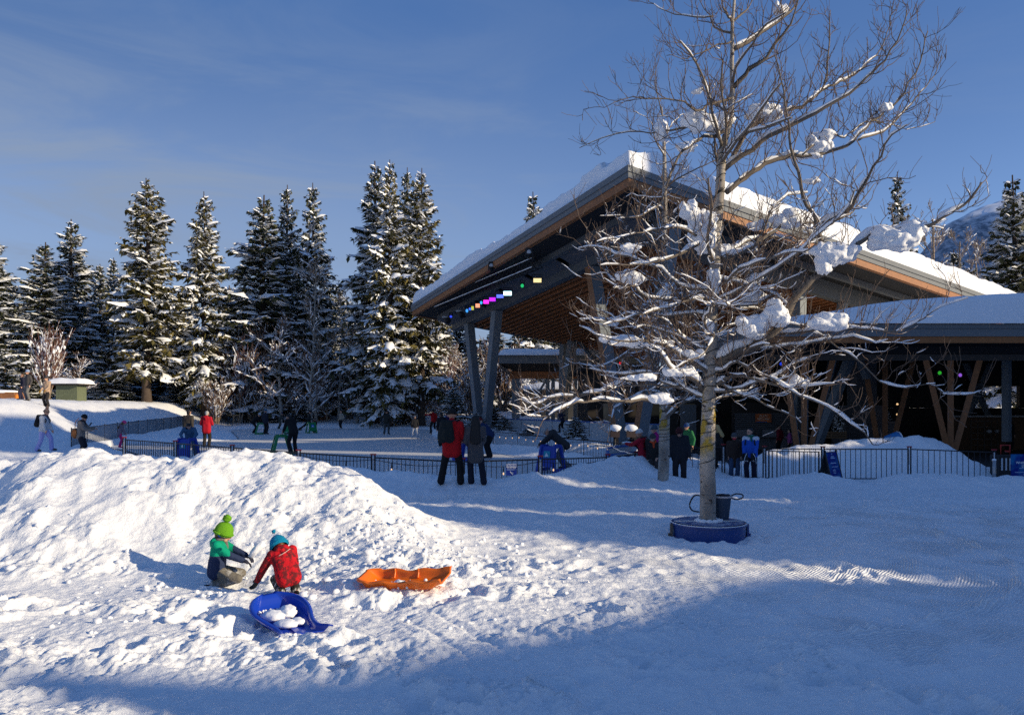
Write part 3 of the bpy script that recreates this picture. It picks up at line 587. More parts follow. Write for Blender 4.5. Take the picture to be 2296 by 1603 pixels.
P('person in a white sports jersey standing beyond the far fence', 469, 79, 175, H=1.66, J=sk(lw=(-.3, .1, .95), rw=(.32, .15, 1.1)), jacket=(.55, .57, .66), hem=.26, legs=(.05, .05, .07), hair=HAIRBR, vox=.03, wide=1.1)
# --- group by the second birch
J = sk(lean=6, lw=(-.12, .52, 1.28), rw=(.12, .5, 1.26), head=(5, 0))
t = P('person in a red coat and white knit hat holding up a camera', 1441, 23.6, 62, z=-.30, H=1.66, J=J, jacket=(.34, .012, .03), hem=.28, legs=(.10, .10, .11), hat=(.62, .6, .6), hood=True, scarf=(.16, .11, .07), vox=.018, gloves=(.4, .35, .33))
backpack('dark green backpack worn by the red coated photographer', t, J, (.03, .035, .03), 1, .0, sz=.8)
P('person in a magenta jacket half hidden by the slim birch', 1474, 25.5, 70, z=-.3, H=1.72, J=sk(lean=6), jacket=(.35, .01, .16), hem=.1, legs=BLK, hat=(.06, .10, .14), vox=.02)
P('person in black with orange trim in front of the slim birch trunk', 1468, 23.2, 150, z=-.3, H=1.55, J=sk(lean=14, lw=(-.2, .3, .95)), jacket=(.02, .02, .022), hem=.15, legs=(.05, .045, .045), hat=(.06, .065, .07), scarf=(.55, .07, .02), vox=.02)
P('person in a dark jacket and maroon beanie looking down right of the slim birch', 1524, 23.0, 165, z=-.30, H=1.78, J=sk(lean=8, lw=(-.3, .1, .82), rw=(.3, .1, .80), head=(28, 0)), jacket=(.02, .022, .03), hem=.22, legs=(.02, .02, .025), hat=(.06, .012, .015), vox=.018, face=True, wide=1.25, big=1.1)
P('person with sunlit blond hair and dark coat behind the big birch trunk', 1610, 26.0, 60, z=-.36, H=1.80, J=sk(lean=3), jacket=(.02, .02, .022), hem=.34, legs=BLK, hair=M('blond_hair', (.5, .33, .13), .5, .2), hairlen=.12, hood=True, scarf=(.42, .30, .14), vox=.02)
P('person in a brown coat with a grey beanie and red face covering', 1646, 25.4, 172, z=-.38, H=1.55, J=sk(lw=(-.22, .12, .9), rw=(.22, .12, .9)), jacket=(.045, .028, .022), hem=.42, legs=(.04, .07, .13), hat=(.085, .09, .10), mask=(.5, .02, .05), vox=.018, big=1.1)
J = sk(lw=(-.16, .26, .93), rw=(.16, .26, .93), head=(2, -40))
def bwfn(c): return np.where((c[:, 2]+.12*np.abs(c[:, 0])+.02*np.sin(c[:, 0]*30) > 1.385), 1, 0)
t = P('person in a bright blue and white ski jacket with a green scarf holding skates', 1683, 24.9, 155, z=-.38, H=1.74, J=J, jacket_mats=[cloth((.02, .10, .50)), cloth((.6, .62, .66))], jacket_fn=bwfn, hem=.16, legs=(.012, .013, .03), hair=HAIRB, scarf=(.01, .12, .08), vox=.017, face=True, wide=1.15, big=1.06, gloves=BLK)
backpack('small dark backpack on the person in the blue and white jacket', t, J, (.05, .045, .03), 1, 0, sz=.75)
# --- inside the hall
P('small child in pink inside the dark hall', 1771, 36, 60, z=-.3, H=1.3, J=sk(rw=(.45, .3, 1.2)), jacket=(.30, .07, .20), legs=BLK, hair=HAIRB, vox=.03)
P('person in dark red inside the dark hall', 1748, 37, 40, z=-.3, H=1.45, J=sk(), jacket=(.16, .01, .02), legs=BLK, hat=BLK, vox=.03)
P('person in black with a pale tie and red hair behind the hall counter', 2262, 40, 175, z=-.3, H=1.75, J=sk(), jacket=(.016, .016, .018), legs=BLK, hair=M('red_hair', (.22, .04, .02), .5), scarf=(.35, .38, .45), vox=.028)
P('person in teal blue seen between the two birch trunks', 1545, 30, 120, z=-.3, H=1.7, J=sk(lean=8), jacket=(.02, .14, .05), legs=BLK, hat=(.02, .07, .22), vox=.024)
# ================================================================ PAVILION
METAL = M('grey_steel', (.085, .092, .10), .5, .12, 2, spec=.4)
FLASH = M('grey_flashing', (.17, .18, .19), .6, .1, 1.5, spec=.2)
WOOD = M('cedar_board', (.30, .12, .042), .55, .3, 5, bump=.2, bs=30)
WOODD = M('brown_slat', (.30, .11, .038), .6, .35, 3)
GLULAM = M('glulam_timber', (.26, .11, .045), .55, .3, 6)
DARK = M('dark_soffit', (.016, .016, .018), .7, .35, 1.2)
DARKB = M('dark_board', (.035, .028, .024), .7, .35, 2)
PANEL = M('grey_soffit_panel', (.10, .10, .11), .6, .1, 1)
STONE = M('grey_stone', (.12, .12, .13), .8, .4, 2.5, bump=.5, bs=6)
A0 = np.array([4.9, 32, 12.3]); LC = np.array([-8., 60, 10.1]); RC = np.array([33.6, 50, 8.6])
LA = np.linalg.norm(RC-A0); LB = np.linalg.norm(LC-A0); er = (RC-A0)/LA; el = (LC-A0)/LB
def rp(a, b, h=0): return A0+er*a+el*b+np.array([0, 0, h])
def slab(nb, a0, a1, b0, b1, h0, h1, m=0):
    v = [rp(a, b, h) for h in (h0, h1) for (a, b) in ((a0, b0), (a1, b0), (a1, b1), (a0, b1))]
    nb.add(v, [(0, 3, 2, 1), (4, 5, 6, 7), (0, 1, 5, 4), (1, 2, 6, 5), (2, 3, 7, 6), (3, 0, 4, 7)], m)
pav = thing('pavilion', 'large open timber pavilion with a steep snow covered roof and slatted wooden ceiling', 'pavilion', (5, 40, 0))
nb = NB(); slab(nb, 0, LA, 0, LB, -.26, 0); slab(nb, .05, LA-.05, .05, LB-.05, -.5, -.263); nb.build('roof', FLASH, pav)
nb = NB(); slab(nb, .1, .34, .1, LB-.1, -.85, -.503); slab(nb, .343, LA-.1, .1, .34, -.85, -.503)
slab(nb, .343, LA-.1, LB-.34, LB-.1, -.85, -.503); slab(nb, LA-.34, LA-.1, .343, LB-.343, -.85, -.503); nb.build('fascia_board', WOOD, pav)
nb = NB(); slab(nb, .345, LA-.345, .345, LB-.345, -.80, -.56); nb.build('soffit', DARK, pav)
# inner beams, soffit panels with slots
nb = NB(); slab(nb, 3.1, 3.55, .9, LB-1.5, -1.75, -.803); slab(nb, 3.553, LA-3, 3.1, 3.5, -1.75, -.803); slab(nb, 3.553, LA-3, LB-3.6, LB-3.2, -1.6, -.803)
slab(nb, 1.75, 2.0, 1.2, LB-1.6, -1.12, -.803); slab(nb, 2.003, LA-2, 1.75, 2.0, -1.1, -.803); nb.build('beam', METAL, pav)
nb = NB()
for k in range(7):
    b0 = 2.2+k*4.05
    v = [rp(2.003, b0, -1.0), rp(3.097, b0, -1.28), rp(3.097, b0+3.5, -1.28), rp(2.003, b0+3.5, -1.0)]; w = [p+np.array([0, 0, .06]) for p in v]
    nb.add(v+w, [(0, 1, 2, 3), (7, 6, 5, 4), (0, 4, 5, 1), (1, 5, 6, 2), (2, 6, 7, 3), (3, 7, 4, 0)])
nb.build('soffit_panel', PANEL, pav)
nb = NB()
for k in range(46):
    a = 3.8+k*.58
    slab(nb, a, a+.13, 3.7, LB-3.8, -1.72, -1.36)
nb.build('ceiling_slats', WOODD, pav)
nb = NB(); slab(nb, 3.6, LA-3, 3.55, LB-3.65, -1.2, -1.15); nb.build('ceiling_deck', DARK, pav)
nb = NB()
for k in range(7):
    b = 5+k*3.4
    slab(nb, 3.7, LA-4, b, b+.12, -1.355, -1.21)
nb.build('purlin', DARKB, pav)
def leg(p0, p1, w, parent, mats, name='column', d=None, yaw=.55, taper=1.0):
    """a leaning post, timber on two faces and steel on the others"""
    p0 = np.asarray(p0, float); p1 = np.asarray(p1, float); d = d or w
    nb = NB(); c, s = math.cos(yaw), math.sin(yaw); U = np.array([c, s, 0])*w/2; W = np.array([-s, c, 0])*d/2
    v = [p+k*(i*U+j*W) for p, k in ((p0, taper), (p1, 1)) for i, j in ((-1, -1), (1, -1), (1, 1), (-1, 1))]
    for f, m in (((0, 1, 5, 4), 0), ((1, 2, 6, 5), 1), ((2, 3, 7, 6), 0), ((3, 0, 4, 7), 1), ((0, 3, 2, 1), 1), ((4, 5, 6, 7), 1)):
        nb.add([v[i] for i in f], [(0, 1, 2, 3)], m)
    return nb.build(name, mats, parent)
COLM = M('grey_column', (.16, .185, .21), .5, .12, 2)
GR2 = [COLM, COLM]; GT = [GLULAM, COLM]
ba = lambda b, a=3.3: rp(a, b, -1.75)
pb = lambda b, z, a=3.3: np.array([*rp(a, b)[:2], z])
leg(pb(23.9, -.1), ba(26.2), .6, pav, GR2, taper=.85); leg(pb(23.0, -.1), ba(20.9), .6, pav, GR2, taper=.85)
leg(pb(5.0, -.2), ba(8.0), .62, pav, [COLM, GLULAM], yaw=.34, d=.62, taper=.85); leg(pb(3.7, -.2), ba(.9), .62, pav, [COLM, GLULAM], yaw=.34, d=.62, taper=.85)
# far side posts
for (px0, py0, px1, py1, d) in ((1262, 960, 1266, 745, 64), (1254, 960, 1288, 748, 62)):
    leg(at(px0, 985, d), at(px1, py1-14, d), .6, pav, GR2)
leg(at(1345, 820, 62), at(1286, 752, 62), .3, pav, GR2, name='brace')
for a, b in ((15.2, 3.3), (22, 3.3), (15, 24), (24, 22)):
    leg(np.array([*rp(a-.4, b)[:2], -.3]), rp(a, b, -1.75), .55, pav, GR2)
leg(np.array([*rp(17.0, 3.3)[:2], -.3]), rp(19.2, 3.3, -1.75), .45, pav, GR2)
# roof snow
def roof_snow():
    na, nbm = 190, 170
    a = np.r_[np.linspace(0, 1.2, 30)[:-1], np.linspace(1.2, LA-.1, na-29)]; b = np.linspace(0, LB-.1, nbm); Aa, Bb = np.meshgrid(a, b)
    stepped = .04+.10*np.abs(noise(Bb*.9, Aa*.1, 6))
    ea = np.clip((Aa-stepped)/.22, 0, 1); eb = np.clip((Bb-.03-.12*np.abs(noise(Aa*.8, Bb*.2, 8)))/.28, 0, 1); ec = np.clip((LA-.1-Aa)/.4, 0, 1); ed = np.clip((LB-.1-Bb)/.6, 0, 1)
    edge = np.sqrt(1-(1-np.minimum(np.minimum(ea, eb), np.minimum(ec, ed)))**2)
    lay = .55+(.55*_h(np.floor(Bb/2.2+.4*noise(Aa*2, Bb*.2, 3)), np.floor(Aa*0), 9)+.35*ss(.3, 1.6, Aa-.8*np.abs(noise(Bb*.8, Aa*0, 19))))
    T = (lay+.12*fbm(Aa*.35, Bb*.35, 3, 4)+.05*noise(Aa*1.6, Bb*1.6, 5)+.25*ss(0, 9, Aa)*ss(0, 4, Bb)+.45*ss(10, 26, Aa)*ss(.1, 2.2, Bb)+.12*np.exp(-((Bb-1.1)/.5)**2)*noise(Aa*.5, Bb*0, 12))*edge
    P = A0[None, None]+er*Aa[..., None]+el*Bb[..., None]; P[..., 2] += T+.004
    i = np.arange(nbm-1)[:, None]*na+np.arange(na-1)[None, :]
    nb = NB(); nb.add(P.reshape(-1, 3), np.stack([i, i+1, i+na+1, i+na], -1).reshape(-1, 4), 0, True)
    nb.build('roof_snow', SNOW, pav)
roof_snow()
# board wall of the covered ice sheet
BOARDW = M('pale_rink_board', (.42, .45, .48), .4, .06, .7); BLUE = M('blue_plastic_trim', (.03, .12, .38), .4, .1)
bw = thing('rink_board_wall', 'long pale grey board wall with a blue cap edging the covered ice under the pavilion', 'board wall', (2, 50, .2))
q0 = np.array([-3.2, 62.5, .3]); q1 = np.array([7.6, 38.3, .3]); nrm = unit(np.array([q1[1]-q0[1], -(q1[0]-q0[0]), 0]))
K = 11
for k in range(K):
    p, q = q0+(q1-q0)*k/K, q0+(q1-q0)*((k+1)/K-.004)
    nb = NB(); nb.bar(p+(0, 0, .32), q+(0, 0, .32), .12, 1.05); nb.build('board_panel', BOARDW, bw)
nb = NB(); nb.bar(q0+(0, 0, .88), q1+(0, 0, .88), .2, .06); nb.build('cap_rail', BLUE, bw)
# ---------------------------------------------------------------- lighting truss with lamps
def lampcol(c, e): return M('lamp_%d_%d_%d' % tuple(int(v*99) for v in c), c, .4, 0, emit=c, es=e)
TRUSS = M('black_truss', (.012, .012, .014), .5)
p0 = at(984, 692, 56.5); p1 = at(1216, 600, 42.0)
tr = thing('lighting_truss', 'black box truss carrying coloured stage lamps under the left eave', 'truss', p0)
ax = unit(p1-p0); sd = unit(np.cross(ax, (0, 0, 1))); up = np.cross(sd, ax)
nb = NB(); Lt = np.linalg.norm(p1-p0); nseg = 26
for i in (0, 1):
    for j in (0, 1): nb.tube([p0+sd*.5*i+up*(.5*j), p1+sd*.5*i+up*(.5*j)], .035, 6)
for k in range(nseg):
    a = p0+ax*Lt*k/nseg; b = p0+ax*Lt*(k+1)/nseg
    for i in (0, 1): nb.tube([a+sd*.5*i, b+sd*.5*i+up*.5], .022, 5, cap=False); nb.tube([a+sd*.5*i+up*.5, b+sd*.5*i], .018, 5, cap=False)
    nb.tube([a+up*.5, b+sd*.5+up*.5], .018, 5, cap=False); nb.tube([a, b+sd*.5], .018, 5, cap=False)
nb.build('frame', TRUSS, tr)
nb = NB()
for i, j in ((1, 1), (1, 0)):
    n = 60; t = np.linspace(.02, .98, n)
    P = p0+ax*Lt*t[:, None]+sd*.5*i+up*(.5*j+.05); P = P+up*(.012*noise(t*40, t*0, i+j))[:, None]
    nb.tube(P, .03+.014*noise(t*30, t*0+3, 4+j), 6)
nb.build('snow_load', SNOWB, tr)
for t in (.08, .36, .64, .95):
    nb = NB(); p = p0+ax*Lt*t+up*.5; nb.tube([p, p+np.array([0, 0, 1.1])], .05, 6); nb.build('hanger', TRUSS, tr)
def stage_lamp(px, py, d, w, h, col, e, label, kind='panel', aim=(0, -1, -.35)):
    w *= .86; h *= .86; p = at(px, py, d); t = thing('stage_light', label, 'stage light', p, group='lamps hanging from the truss')
    f = unit(aim); s = unit(np.cross(f, (0, 0, 1))); u = np.cross(s, f); Rm = np.stack([s, f, u], 1)
    nb = NB(); nb.box(p-f*.14, (w*1.15, .22, h*1.25), 0, Rm); nb.build('housing', TRUSS, t)
    nb = NB(); nb.tube([p-f*.14+s*w*.6, p-f*.16+s*w*.6+np.array([0, 0, h*.6+.15]), p-f*.16-s*w*.6+np.array([0, 0, h*.6+.15]), p-f*.14-s*w*.6], .03, 5); nb.build('yoke', TRUSS, t)
    nb = NB()
    if kind == 'grid':
        for i in range(9):
            for j in range(4): nb.box(p-f*.02+s*w*((i+.5)/9-.5)+u*h*((j+.5)/4-.5), (w/9*.72, .03, h/4*.72), 0, Rm)
    elif kind == 'round': nb.blob(p-f*.02, (w*.5, .04, h*.5), 0, 14, 8, Rm)
    else: nb.box(p-f*.015, (w, .03, h), 0, Rm)
    nb.build('lens', lampcol(col, e), t)
SL = [(1205, 629, 42.3, .52, .28, (1, .78, .38), 1.6, 'wide amber lamp of small square cells at the upper end of the truss', 'grid'),
      (1171, 641, 44, .22, .26, (.02, .55, .16), .8, 'small green spot lamp between the amber and cyan lamps', 'round'),
      (1138, 658, 46, .56, .27, (.45, .9, 1), 5, 'brightest lamp on the truss, glaring pale cyan', 'panel'),
      (1121, 664.5, 47.2, .5, .26, (.12, .2, 1), 2.0, 'blue lamp of small square cells beside the glaring cyan one', 'grid'),
      (1104, 671.5, 48.5, .46, .28, (.45, .02, 1), 1.6, 'violet panel lamp on the truss', 'panel'),
      (1090, 677, 49.5, .4, .28, (1, .03, .75), 1.6, 'magenta panel lamp on the truss', 'panel'),
      (1079, 679, 50.4, .2, .26, (.06, .42, .9), 1.0, 'small sky blue spot between magenta and salmon lamps', 'round'),
      (1071, 685.5, 51, .33, .3, (1, .33, .18), 1.3, 'salmon coloured panel lamp on the truss', 'panel'),
      (1059.5, 691, 52, .2, .3, (.6, .62, .1), .8, 'small olive yellow lamp on the truss', 'panel'),
      (1054, 693, 52.5, .22, .22, (.05, .15, .95), 1.1, 'deep blue round spot beside the olive lamp', 'round'),
      (1047, 697, 53, .22, .3, (.06, .36, .9), 1.0, 'light blue tilted spot left of the olive lamp', 'round'),
      (1011, 710, 56, .22, .22, (.04, .08, .8), .9, 'dim blue round spot near the low end of the truss', 'round')]
for s in SL: stage_lamp(*s)
SILV = M('silver_casing', (.45, .47, .5), .4)
for px, py, d, lb in ((1029, 703, 54.5, 'unlit silver lamp with snow on it near the low end of the truss'), (998, 716, 57, 'unlit silver lamp at the very low end of the truss')):
    p = at(px, py, d); t = thing('stage_light', lb, 'stage light', p, group='lamps hanging from the truss')
    nb = NB(); nb.tube([p+(-.1, .1, .15), p+(.12, -.05, 0), p+(.3, -.2, -.2)], [.14, .2, .22], 10); nb.build('housing', TRUSS, t)
    nb = NB(); nb.blob(p+(.05, -.05, .17), (.28, .2, .09), lump=.2); nb.build('snow_load', SILV, t)
for px, py, d, lb in ((1186, 572, 40, 'moving head lamp under the soffit above the truss, highest of three'), (1102, 601, 45.5, 'moving head lamp under the soffit, the middle one of three'), (1064, 622, 49, 'moving head lamp under the soffit, lowest of three')):
    p = at(px, py, d); t = thing('moving_head', lb, 'stage light', p, group='moving head lamps under the soffit')
    nb = NB(); nb.box(p+(0, 0, .27), (.34, .34, .16)); nb.box(p+(-.17, 0, .06), (.06, .2, .4)); nb.box(p+(.17, 0, .06), (.06, .2, .4)); nb.build('yoke', TRUSS, t)
    nb = NB(); nb.tube([p+(0, .15, -.1), p+(0, -.12, .05), p+(0, -.2, .1)], [.11, .15, .12], 12); nb.build('head', TRUSS, t)
    nb = NB(); nb.blob(p+(0, -.22, .11), (.12, .03, .12)); nb.build('lens', SILV, t)
for px, py, d, c, lb in ((1391, 814, 50, (1, .02, .03), 'single red spot lamp glowing behind the birch branches'), (1752, 816, 38, (.02, .06, .9), 'single blue spot lamp under the low roof beside the birch'),
                         (2107, 836, 37, (.03, .5, .03), 'small green spot lamp under the low roof on the right'), (2153, 841, 38, (.35, .12, .8), 'small violet spot lamp under the low roof on the right')):
    p = at(px, py, d); t = thing('spot_lamp', lb, 'spot lamp', p)
    nb = NB(); nb.tube([p+(0, .35, .06), p+(0, .02, 0)], [.1, .15], 10); nb.tube([p+(0, .2, .1), p+(0, .2, .5)], .02, 5); nb.build('housing', TRUSS, t)
    nb = NB(); nb.blob(p, (.09, .04, .09)); nb.build('lens', lampcol(c, .7), t)

# ---------------------------------------------------------------- low wing on the right
wing = thing('market_hall', 'low dark timber hall with deep snow on its flat roof right of the pavilion', 'hall', (16, 33, -.3))
X0, X1 = 10.0, 33.0
def wbox(nb, x0, x1, y0, y1, z0, z1, m=0):
    nb.box(((x0+x1)/2, (y0+y1)/2, (z0+z1)/2), (x1-x0, y1-y0, z1-z0), m)
nb = NB(); wbox(nb, X0, X1, 30.5, 46, 5.24, 5.42); wbox(nb, X0+.06, X1, 30.56, 46, 4.92, 5.237); nb.build('roof', FLASH, wing)
nb = NB(); wbox(nb, X0+.12, X1, 30.62, 30.8, 4.66, 4.917); wbox(nb, X0+.12, X0+.3, 30.803, 46, 4.66, 4.917); nb.build('fascia_board', WOOD, wing)
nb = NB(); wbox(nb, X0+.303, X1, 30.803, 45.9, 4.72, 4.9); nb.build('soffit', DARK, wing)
nb = NB(); wbox(nb, X0+1.1, X1, 33, 33.35, 4.1, 4.36); nb.build('beam', M('brown_beam', (.07, .06, .055), .6, .2), wing)
nb = NB(); wbox(nb, X0+1.1, X1, 33.05, 33.3, 4.363, 4.717); nb.build('header', DARK, wing)
def wing_snow():
    na, nm = 150, 70
    a = np.linspace(X0-.1, X1, na); b = np.linspace(30.35, 46, nm); A_, B_ = np.meshgrid(a, b)
    ea = np.clip((A_-X0+.1)/2.6, 0, 1); eb = np.clip((B_-30.35)/.55, 0, 1)
    T = (np.interp(A_, [X0, 10.8, 13.1, 14.6, 16.2, 20.4, 33], [.05, .25, .55, .85, 1.05, 1.3, 1.5])+.03*(B_-30.5)+.07*fbm(A_*.3, B_*.3, 4, 6)+.02*noise(A_*1.5, B_*1.2, 7))*np.sqrt(1-(1-eb)**2)*np.clip(ea*4, 0, 1)
    i = np.arange(nm-1)[:, None]*na+np.arange(na-1)[None, :]
    nb = NB(); nb.add(np.c_[A_.ravel(), B_.ravel(), (5.424+T).ravel()], np.stack([i, i+1, i+na+1, i+na], -1).reshape(-1, 4), 0, True)
    nb.build('roof_snow', SNOW, wing)
wing_snow()
nb = NB()
for z0, z1 in ((-.4, 2.0), (3.3, 4.715)): wbox(nb, 11, 33, 45.4, 45.7, z0, z1)
for x0, x1 in ((11, 27.6), (30.4, 33)): wbox(nb, x0, x1, 45.4, 45.7, 2.003, 3.297)
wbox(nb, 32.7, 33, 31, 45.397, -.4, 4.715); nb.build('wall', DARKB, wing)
nb = NB(); wbox(nb, 9.5, 33, 30.5, 48, -.42, -.30); nb.build('floor', M('dark_paving', (.06, .06, .065), .8, .3, 2), wing)
def fan(d, tops, bots, ztop=4.1, zb=-.35):
    for (pt, pbm) in zip(tops, bots):
        p1 = at(pt[0], pt[1], d); p1[2] = ztop
        p0 = at(pbm[0], pbm[1], d)
        s = (zb-p1[2])/(p0[2]-p1[2]); p0 = p1+(p0-p1)*s
        leg(p0, p1, .24, wing, GT, yaw=-.5, d=.42)
fan(33.2, [(1760, 812), (1805, 812), (1868, 812)], [(1786, 985), (1804, 995), (1822, 990)])
fan(37.5, [(1936, 812), (1985, 815), (2052, 812)], [(1957, 925), (1985, 925), (2008, 970)], 4.7)
fan(33.2, [(2076, 812), (2131, 812), (2196, 812)], [(2117, 978), (2131, 985), (2150, 975)])
leg(at(2257, 990, 36), at(2257, 800, 36), .3, wing, GR2)
for a, b in (((2165, 945), (2222, 815)), ((2222, 945), (2165, 815))): leg(at(a[0], a[1], 44), at(b[0], b[1], 44), .25, wing, GR2, name='brace')
leg(at(1830, 1000, 36.5), at(1905, 805, 36.5), .4, wing, GR2); leg(at(1945, 850, 36.5), at(1925, 805, 36.5), .3, wing, GR2, name='brace')
# stone chimney breast, counter
nb = NB()
c0 = at(1945, 982, 41)
wbox(nb, c0[0]-1.35, c0[0]+1.35, 40.6, 42.4, -.3, 1.15); wbox(nb, c0[0]-1.45, c0[0]+1.45, 40.5, 42.4, 1.153, 1.3); wbox(nb, c0[0]-1.3, c0[0]+.85, 40.9, 42.4, 1.303, 2.15); wbox(nb, c0[0]-.5, c0[0]+.6, 41.2, 42.4, 2.153, 4.7)
nb.build('fireplace', STONE, wing)
nb = NB(); c1 = at(2240, 940, 42)
wbox(nb, c1[0]-2.6, c1[0]+6, 42, 42.3, -.3, 1.5); nb.build('counter', M('brown_counter', (.10, .05, .025), .6, .3), wing)
nb = NB(); wbox(nb, c1[0]-2.6, c1[0]+6, 41.8, 42.3, 1.503, 1.6); nb.build('counter_top', M('pale_ledge', (.3, .29, .28), .5), wing)
# skate return booth
booth = thing('skate_booth', 'dark louvred booth with an orange sign behind the standing skaters', 'booth', at(1709, 1000, 42))
b0 = at(1648, 926, 42); b1 = at(1772, 986, 42)
nb = NB()
for k in range(13): nb.box(((b0[0]+b1[0])/2, 42, b0[2]-.05-k*.11), (b1[0]-b0[0], .09, .085), 0)
nb.build('louvre_front', M('grey_louvre', (.10, .10, .105), .6, .2), booth)
nb = NB(); nb.box(((b0[0]+b1[0])/2, 42.3, 1.0), (b1[0]-b0[0]+.1, .4, 2.6)); nb.build('wall', DARKB, booth)
nb = NB(); nb.box(((b0[0]+b1[0])/2, 41.75, .42), (b1[0]-b0[0], .5, .06)); nb.box(((b0[0]+b1[0])/2, 41.9, .05), (b1[0]-b0[0], .2, .66)); nb.build('counter', M('grey_counter', (.12, .12, .13), .5), booth)
BOXM = M('grey_box', (.2, .2, .21), .6)
for px in (1666, 1725):
    p = at(px, 964, 41.7); t = thing('storage_box', 'pale grey box standing on the skate booth counter, %s of two' % ('left' if px < 1700 else 'right'), 'box', p, group='boxes on the booth counter')
    nb = NB(); nb.box((p[0], 41.7, .45+.17), (.66, .3, .33)); nb.build('tub', BOXM, t); nb = NB(); nb.box((p[0], 41.7, .81), (.7, .34, .04)); nb.build('lid', BOXM, t)
def text(body, size, mat, parent, mtx, name='lettering', align='CENTER', bold=0.0):
    cu = bpy.data.curves.new('t', 'FONT'); cu.body = body; cu.size = size; cu.align_x = align; cu.align_y = 'CENTER'; cu.extrude = .002; cu.offset = bold; cu.resolution_u = 3
    o = bpy.data.objects.new('t', cu); COL.objects.link(o); dg = bpy.context.evaluated_depsgraph_get()
    me = bpy.data.meshes.new_from_object(o.evaluated_get(dg)); bpy.data.objects.remove(o)
    me.materials.clear(); me.materials.append(mat)
    o = bpy.data.objects.new(name, me); COL.objects.link(o); o.parent = parent; o.matrix_local = mtx; return o
def facing(v, loc, tilt=0):
    """matrix for writing whose front looks along horizontal v"""
    z = unit((v[0], v[1], tilt)); x = unit(np.cross((0, 0, 1), z)); y = np.cross(z, x)
    m = Matrix(((x[0], y[0], z[0], loc[0]), (x[1], y[1], z[1], loc[1]), (x[2], y[2], z[2], loc[2]), (0, 0, 0, 1))); return m
WHITE = M('white_print', (.75, .77, .8), .5, .03)
p = at(1711.5, 937, 41.86)
t = thing('skate_return_sign', 'orange sign reading skate return on the louvred booth', 'sign', p)
nb = NB(); nb.box(p, (.86, .03, .47)); nb.build('board', M('orange_sign', (.55, .13, .03), .5, .1), t)
nb = NB(); nb.box(p+(-.1, -.018, -.215), (.62, .004, .035)); nb.build('stripe', BLUE, t)
text('SKATE\nRETURN', .17, M('cream_print', (.75, .6, .45), .5), t, facing((0, -1), (0, -.02, .02)))
p = at(1543, 936, 43); t = thing('panel_door', 'plain grey door in the dark wall between the two birches', 'door', (p[0], 43, -.3))
nb = NB(); nb.box((p[0], 43, .95), (.9, .08, 2.5)); nb.build('leaf', M('grey_door', (.13, .14, .15), .5), t)
nb = NB(); nb.box((p[0], 42.94, .1), (.8, .03, .25)); nb.build('kick_plate', SILV, t)
nb = NB(); nb.box((p[0]-.9, 43.2, 1.4), (.7, .1, 3.4)); nb.box((p[0]+1.0, 43.2, 1.4), (.9, .1, 3.4)); nb.box((p[0], 43.25, 2.8), (1.2, .1, 1.1)); nb.build('surround', DARKB, t)
# dark back hall behind the birches
hall = thing('back_building', 'dark boarded building in the shade under the pavilion behind the birches', 'building', (10, 52, -.2))
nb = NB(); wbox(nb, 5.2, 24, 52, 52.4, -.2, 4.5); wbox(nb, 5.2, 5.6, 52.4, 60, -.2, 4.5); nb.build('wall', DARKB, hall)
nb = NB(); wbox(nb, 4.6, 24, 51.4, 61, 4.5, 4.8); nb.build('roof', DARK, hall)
for k in range(6):
    nb = NB(); nb.box((7+k*2.6, 51.93, 1.2), (1.5, .1, 2.2)); nb.build('window', M('dark_glass', (.02, .025, .03), .12, spec=.6), hall)
# ---------------------------------------------------------------- small stage building behind the rink
stg = thing('stage_building', 'small flat roofed timber stage house with braced posts behind the rink boards', 'building', (3, 70, 0))
def P7(px, py, d=70): return at(px, py, d)
x0 = P7(1119, 800)[0]; x1 = 13.0
nb = NB(); wbox(nb, x0, x1, 69, 79, 6.0, 6.75); nb.build('roof', FLASH, stg)
nb = NB(); wbox(nb, x0+1.0, x1, 69.6, 69.85, 4.65, 5.3); nb.build('beam', WOODD, stg)
v = [(x0+.05, 69.05, 5.99), (x0+.05, 79, 5.99), (x0+1.3, 79, 5.0), (x0+1.3, 69.05, 5.0), (x1, 69.05, 5.99), (x1, 69.55, 5.35), (x0+1.3, 69.55, 5.35)]
nb = NB(); nb.add(v[:4], [(0, 1, 2, 3)]); nb.add([v[0], v[4], v[5], v[6]], [(0, 1, 2, 3)]); nb.build('soffit', DARKB, stg)
nb = NB(); wbox(nb, x0+1.2, x1, 69.9, 79, 5.3, 5.6); nb.build('ceiling', DARK, stg)
for px in (1152, 1161, 1228, 1240, 1290): leg(P7(px, 985), P7(px, 836), .35, stg, GR2, yaw=0)
for a, b in (((1158, 850), (1226, 948)), ((1226, 850), (1180, 925))): leg(P7(*a), P7(*b), .25, stg, GR2, name='brace', yaw=0)
nb = NB(); na, nm = 60, 30; A_, B_ = np.meshgrid(np.linspace(x0-.1, x1, na), np.linspace(68.8, 79, nm)); ea = np.clip((A_-x0+.1)/.8, 0, 1); eb = np.clip((B_-68.8)/.5, 0, 1)
T = (.6+.06*noise(A_*.5, B_*.5, 3))*np.sqrt(1-(1-ea)**2)*np.sqrt(1-(1-eb)**2); i = np.arange(nm-1)[:, None]*na+np.arange(na-1)[None, :]
nb.add(np.c_[A_.ravel(), B_.ravel(), (6.754+T).ravel()], np.stack([i, i+1, i+na+1, i+na], -1).reshape(-1, 4), 0, True); nb.build('roof_snow', SNOW, stg)
CORR = M('corrugated_cladding', (.055, .055, .06), .5, .2, bump=.3, bs=3, wave=2, wd='X', ws=6)
shed = thing('clad_shed', 'dark corrugated shed with thick roof snow seen between the braced posts', 'shed', (6, 84, 0))
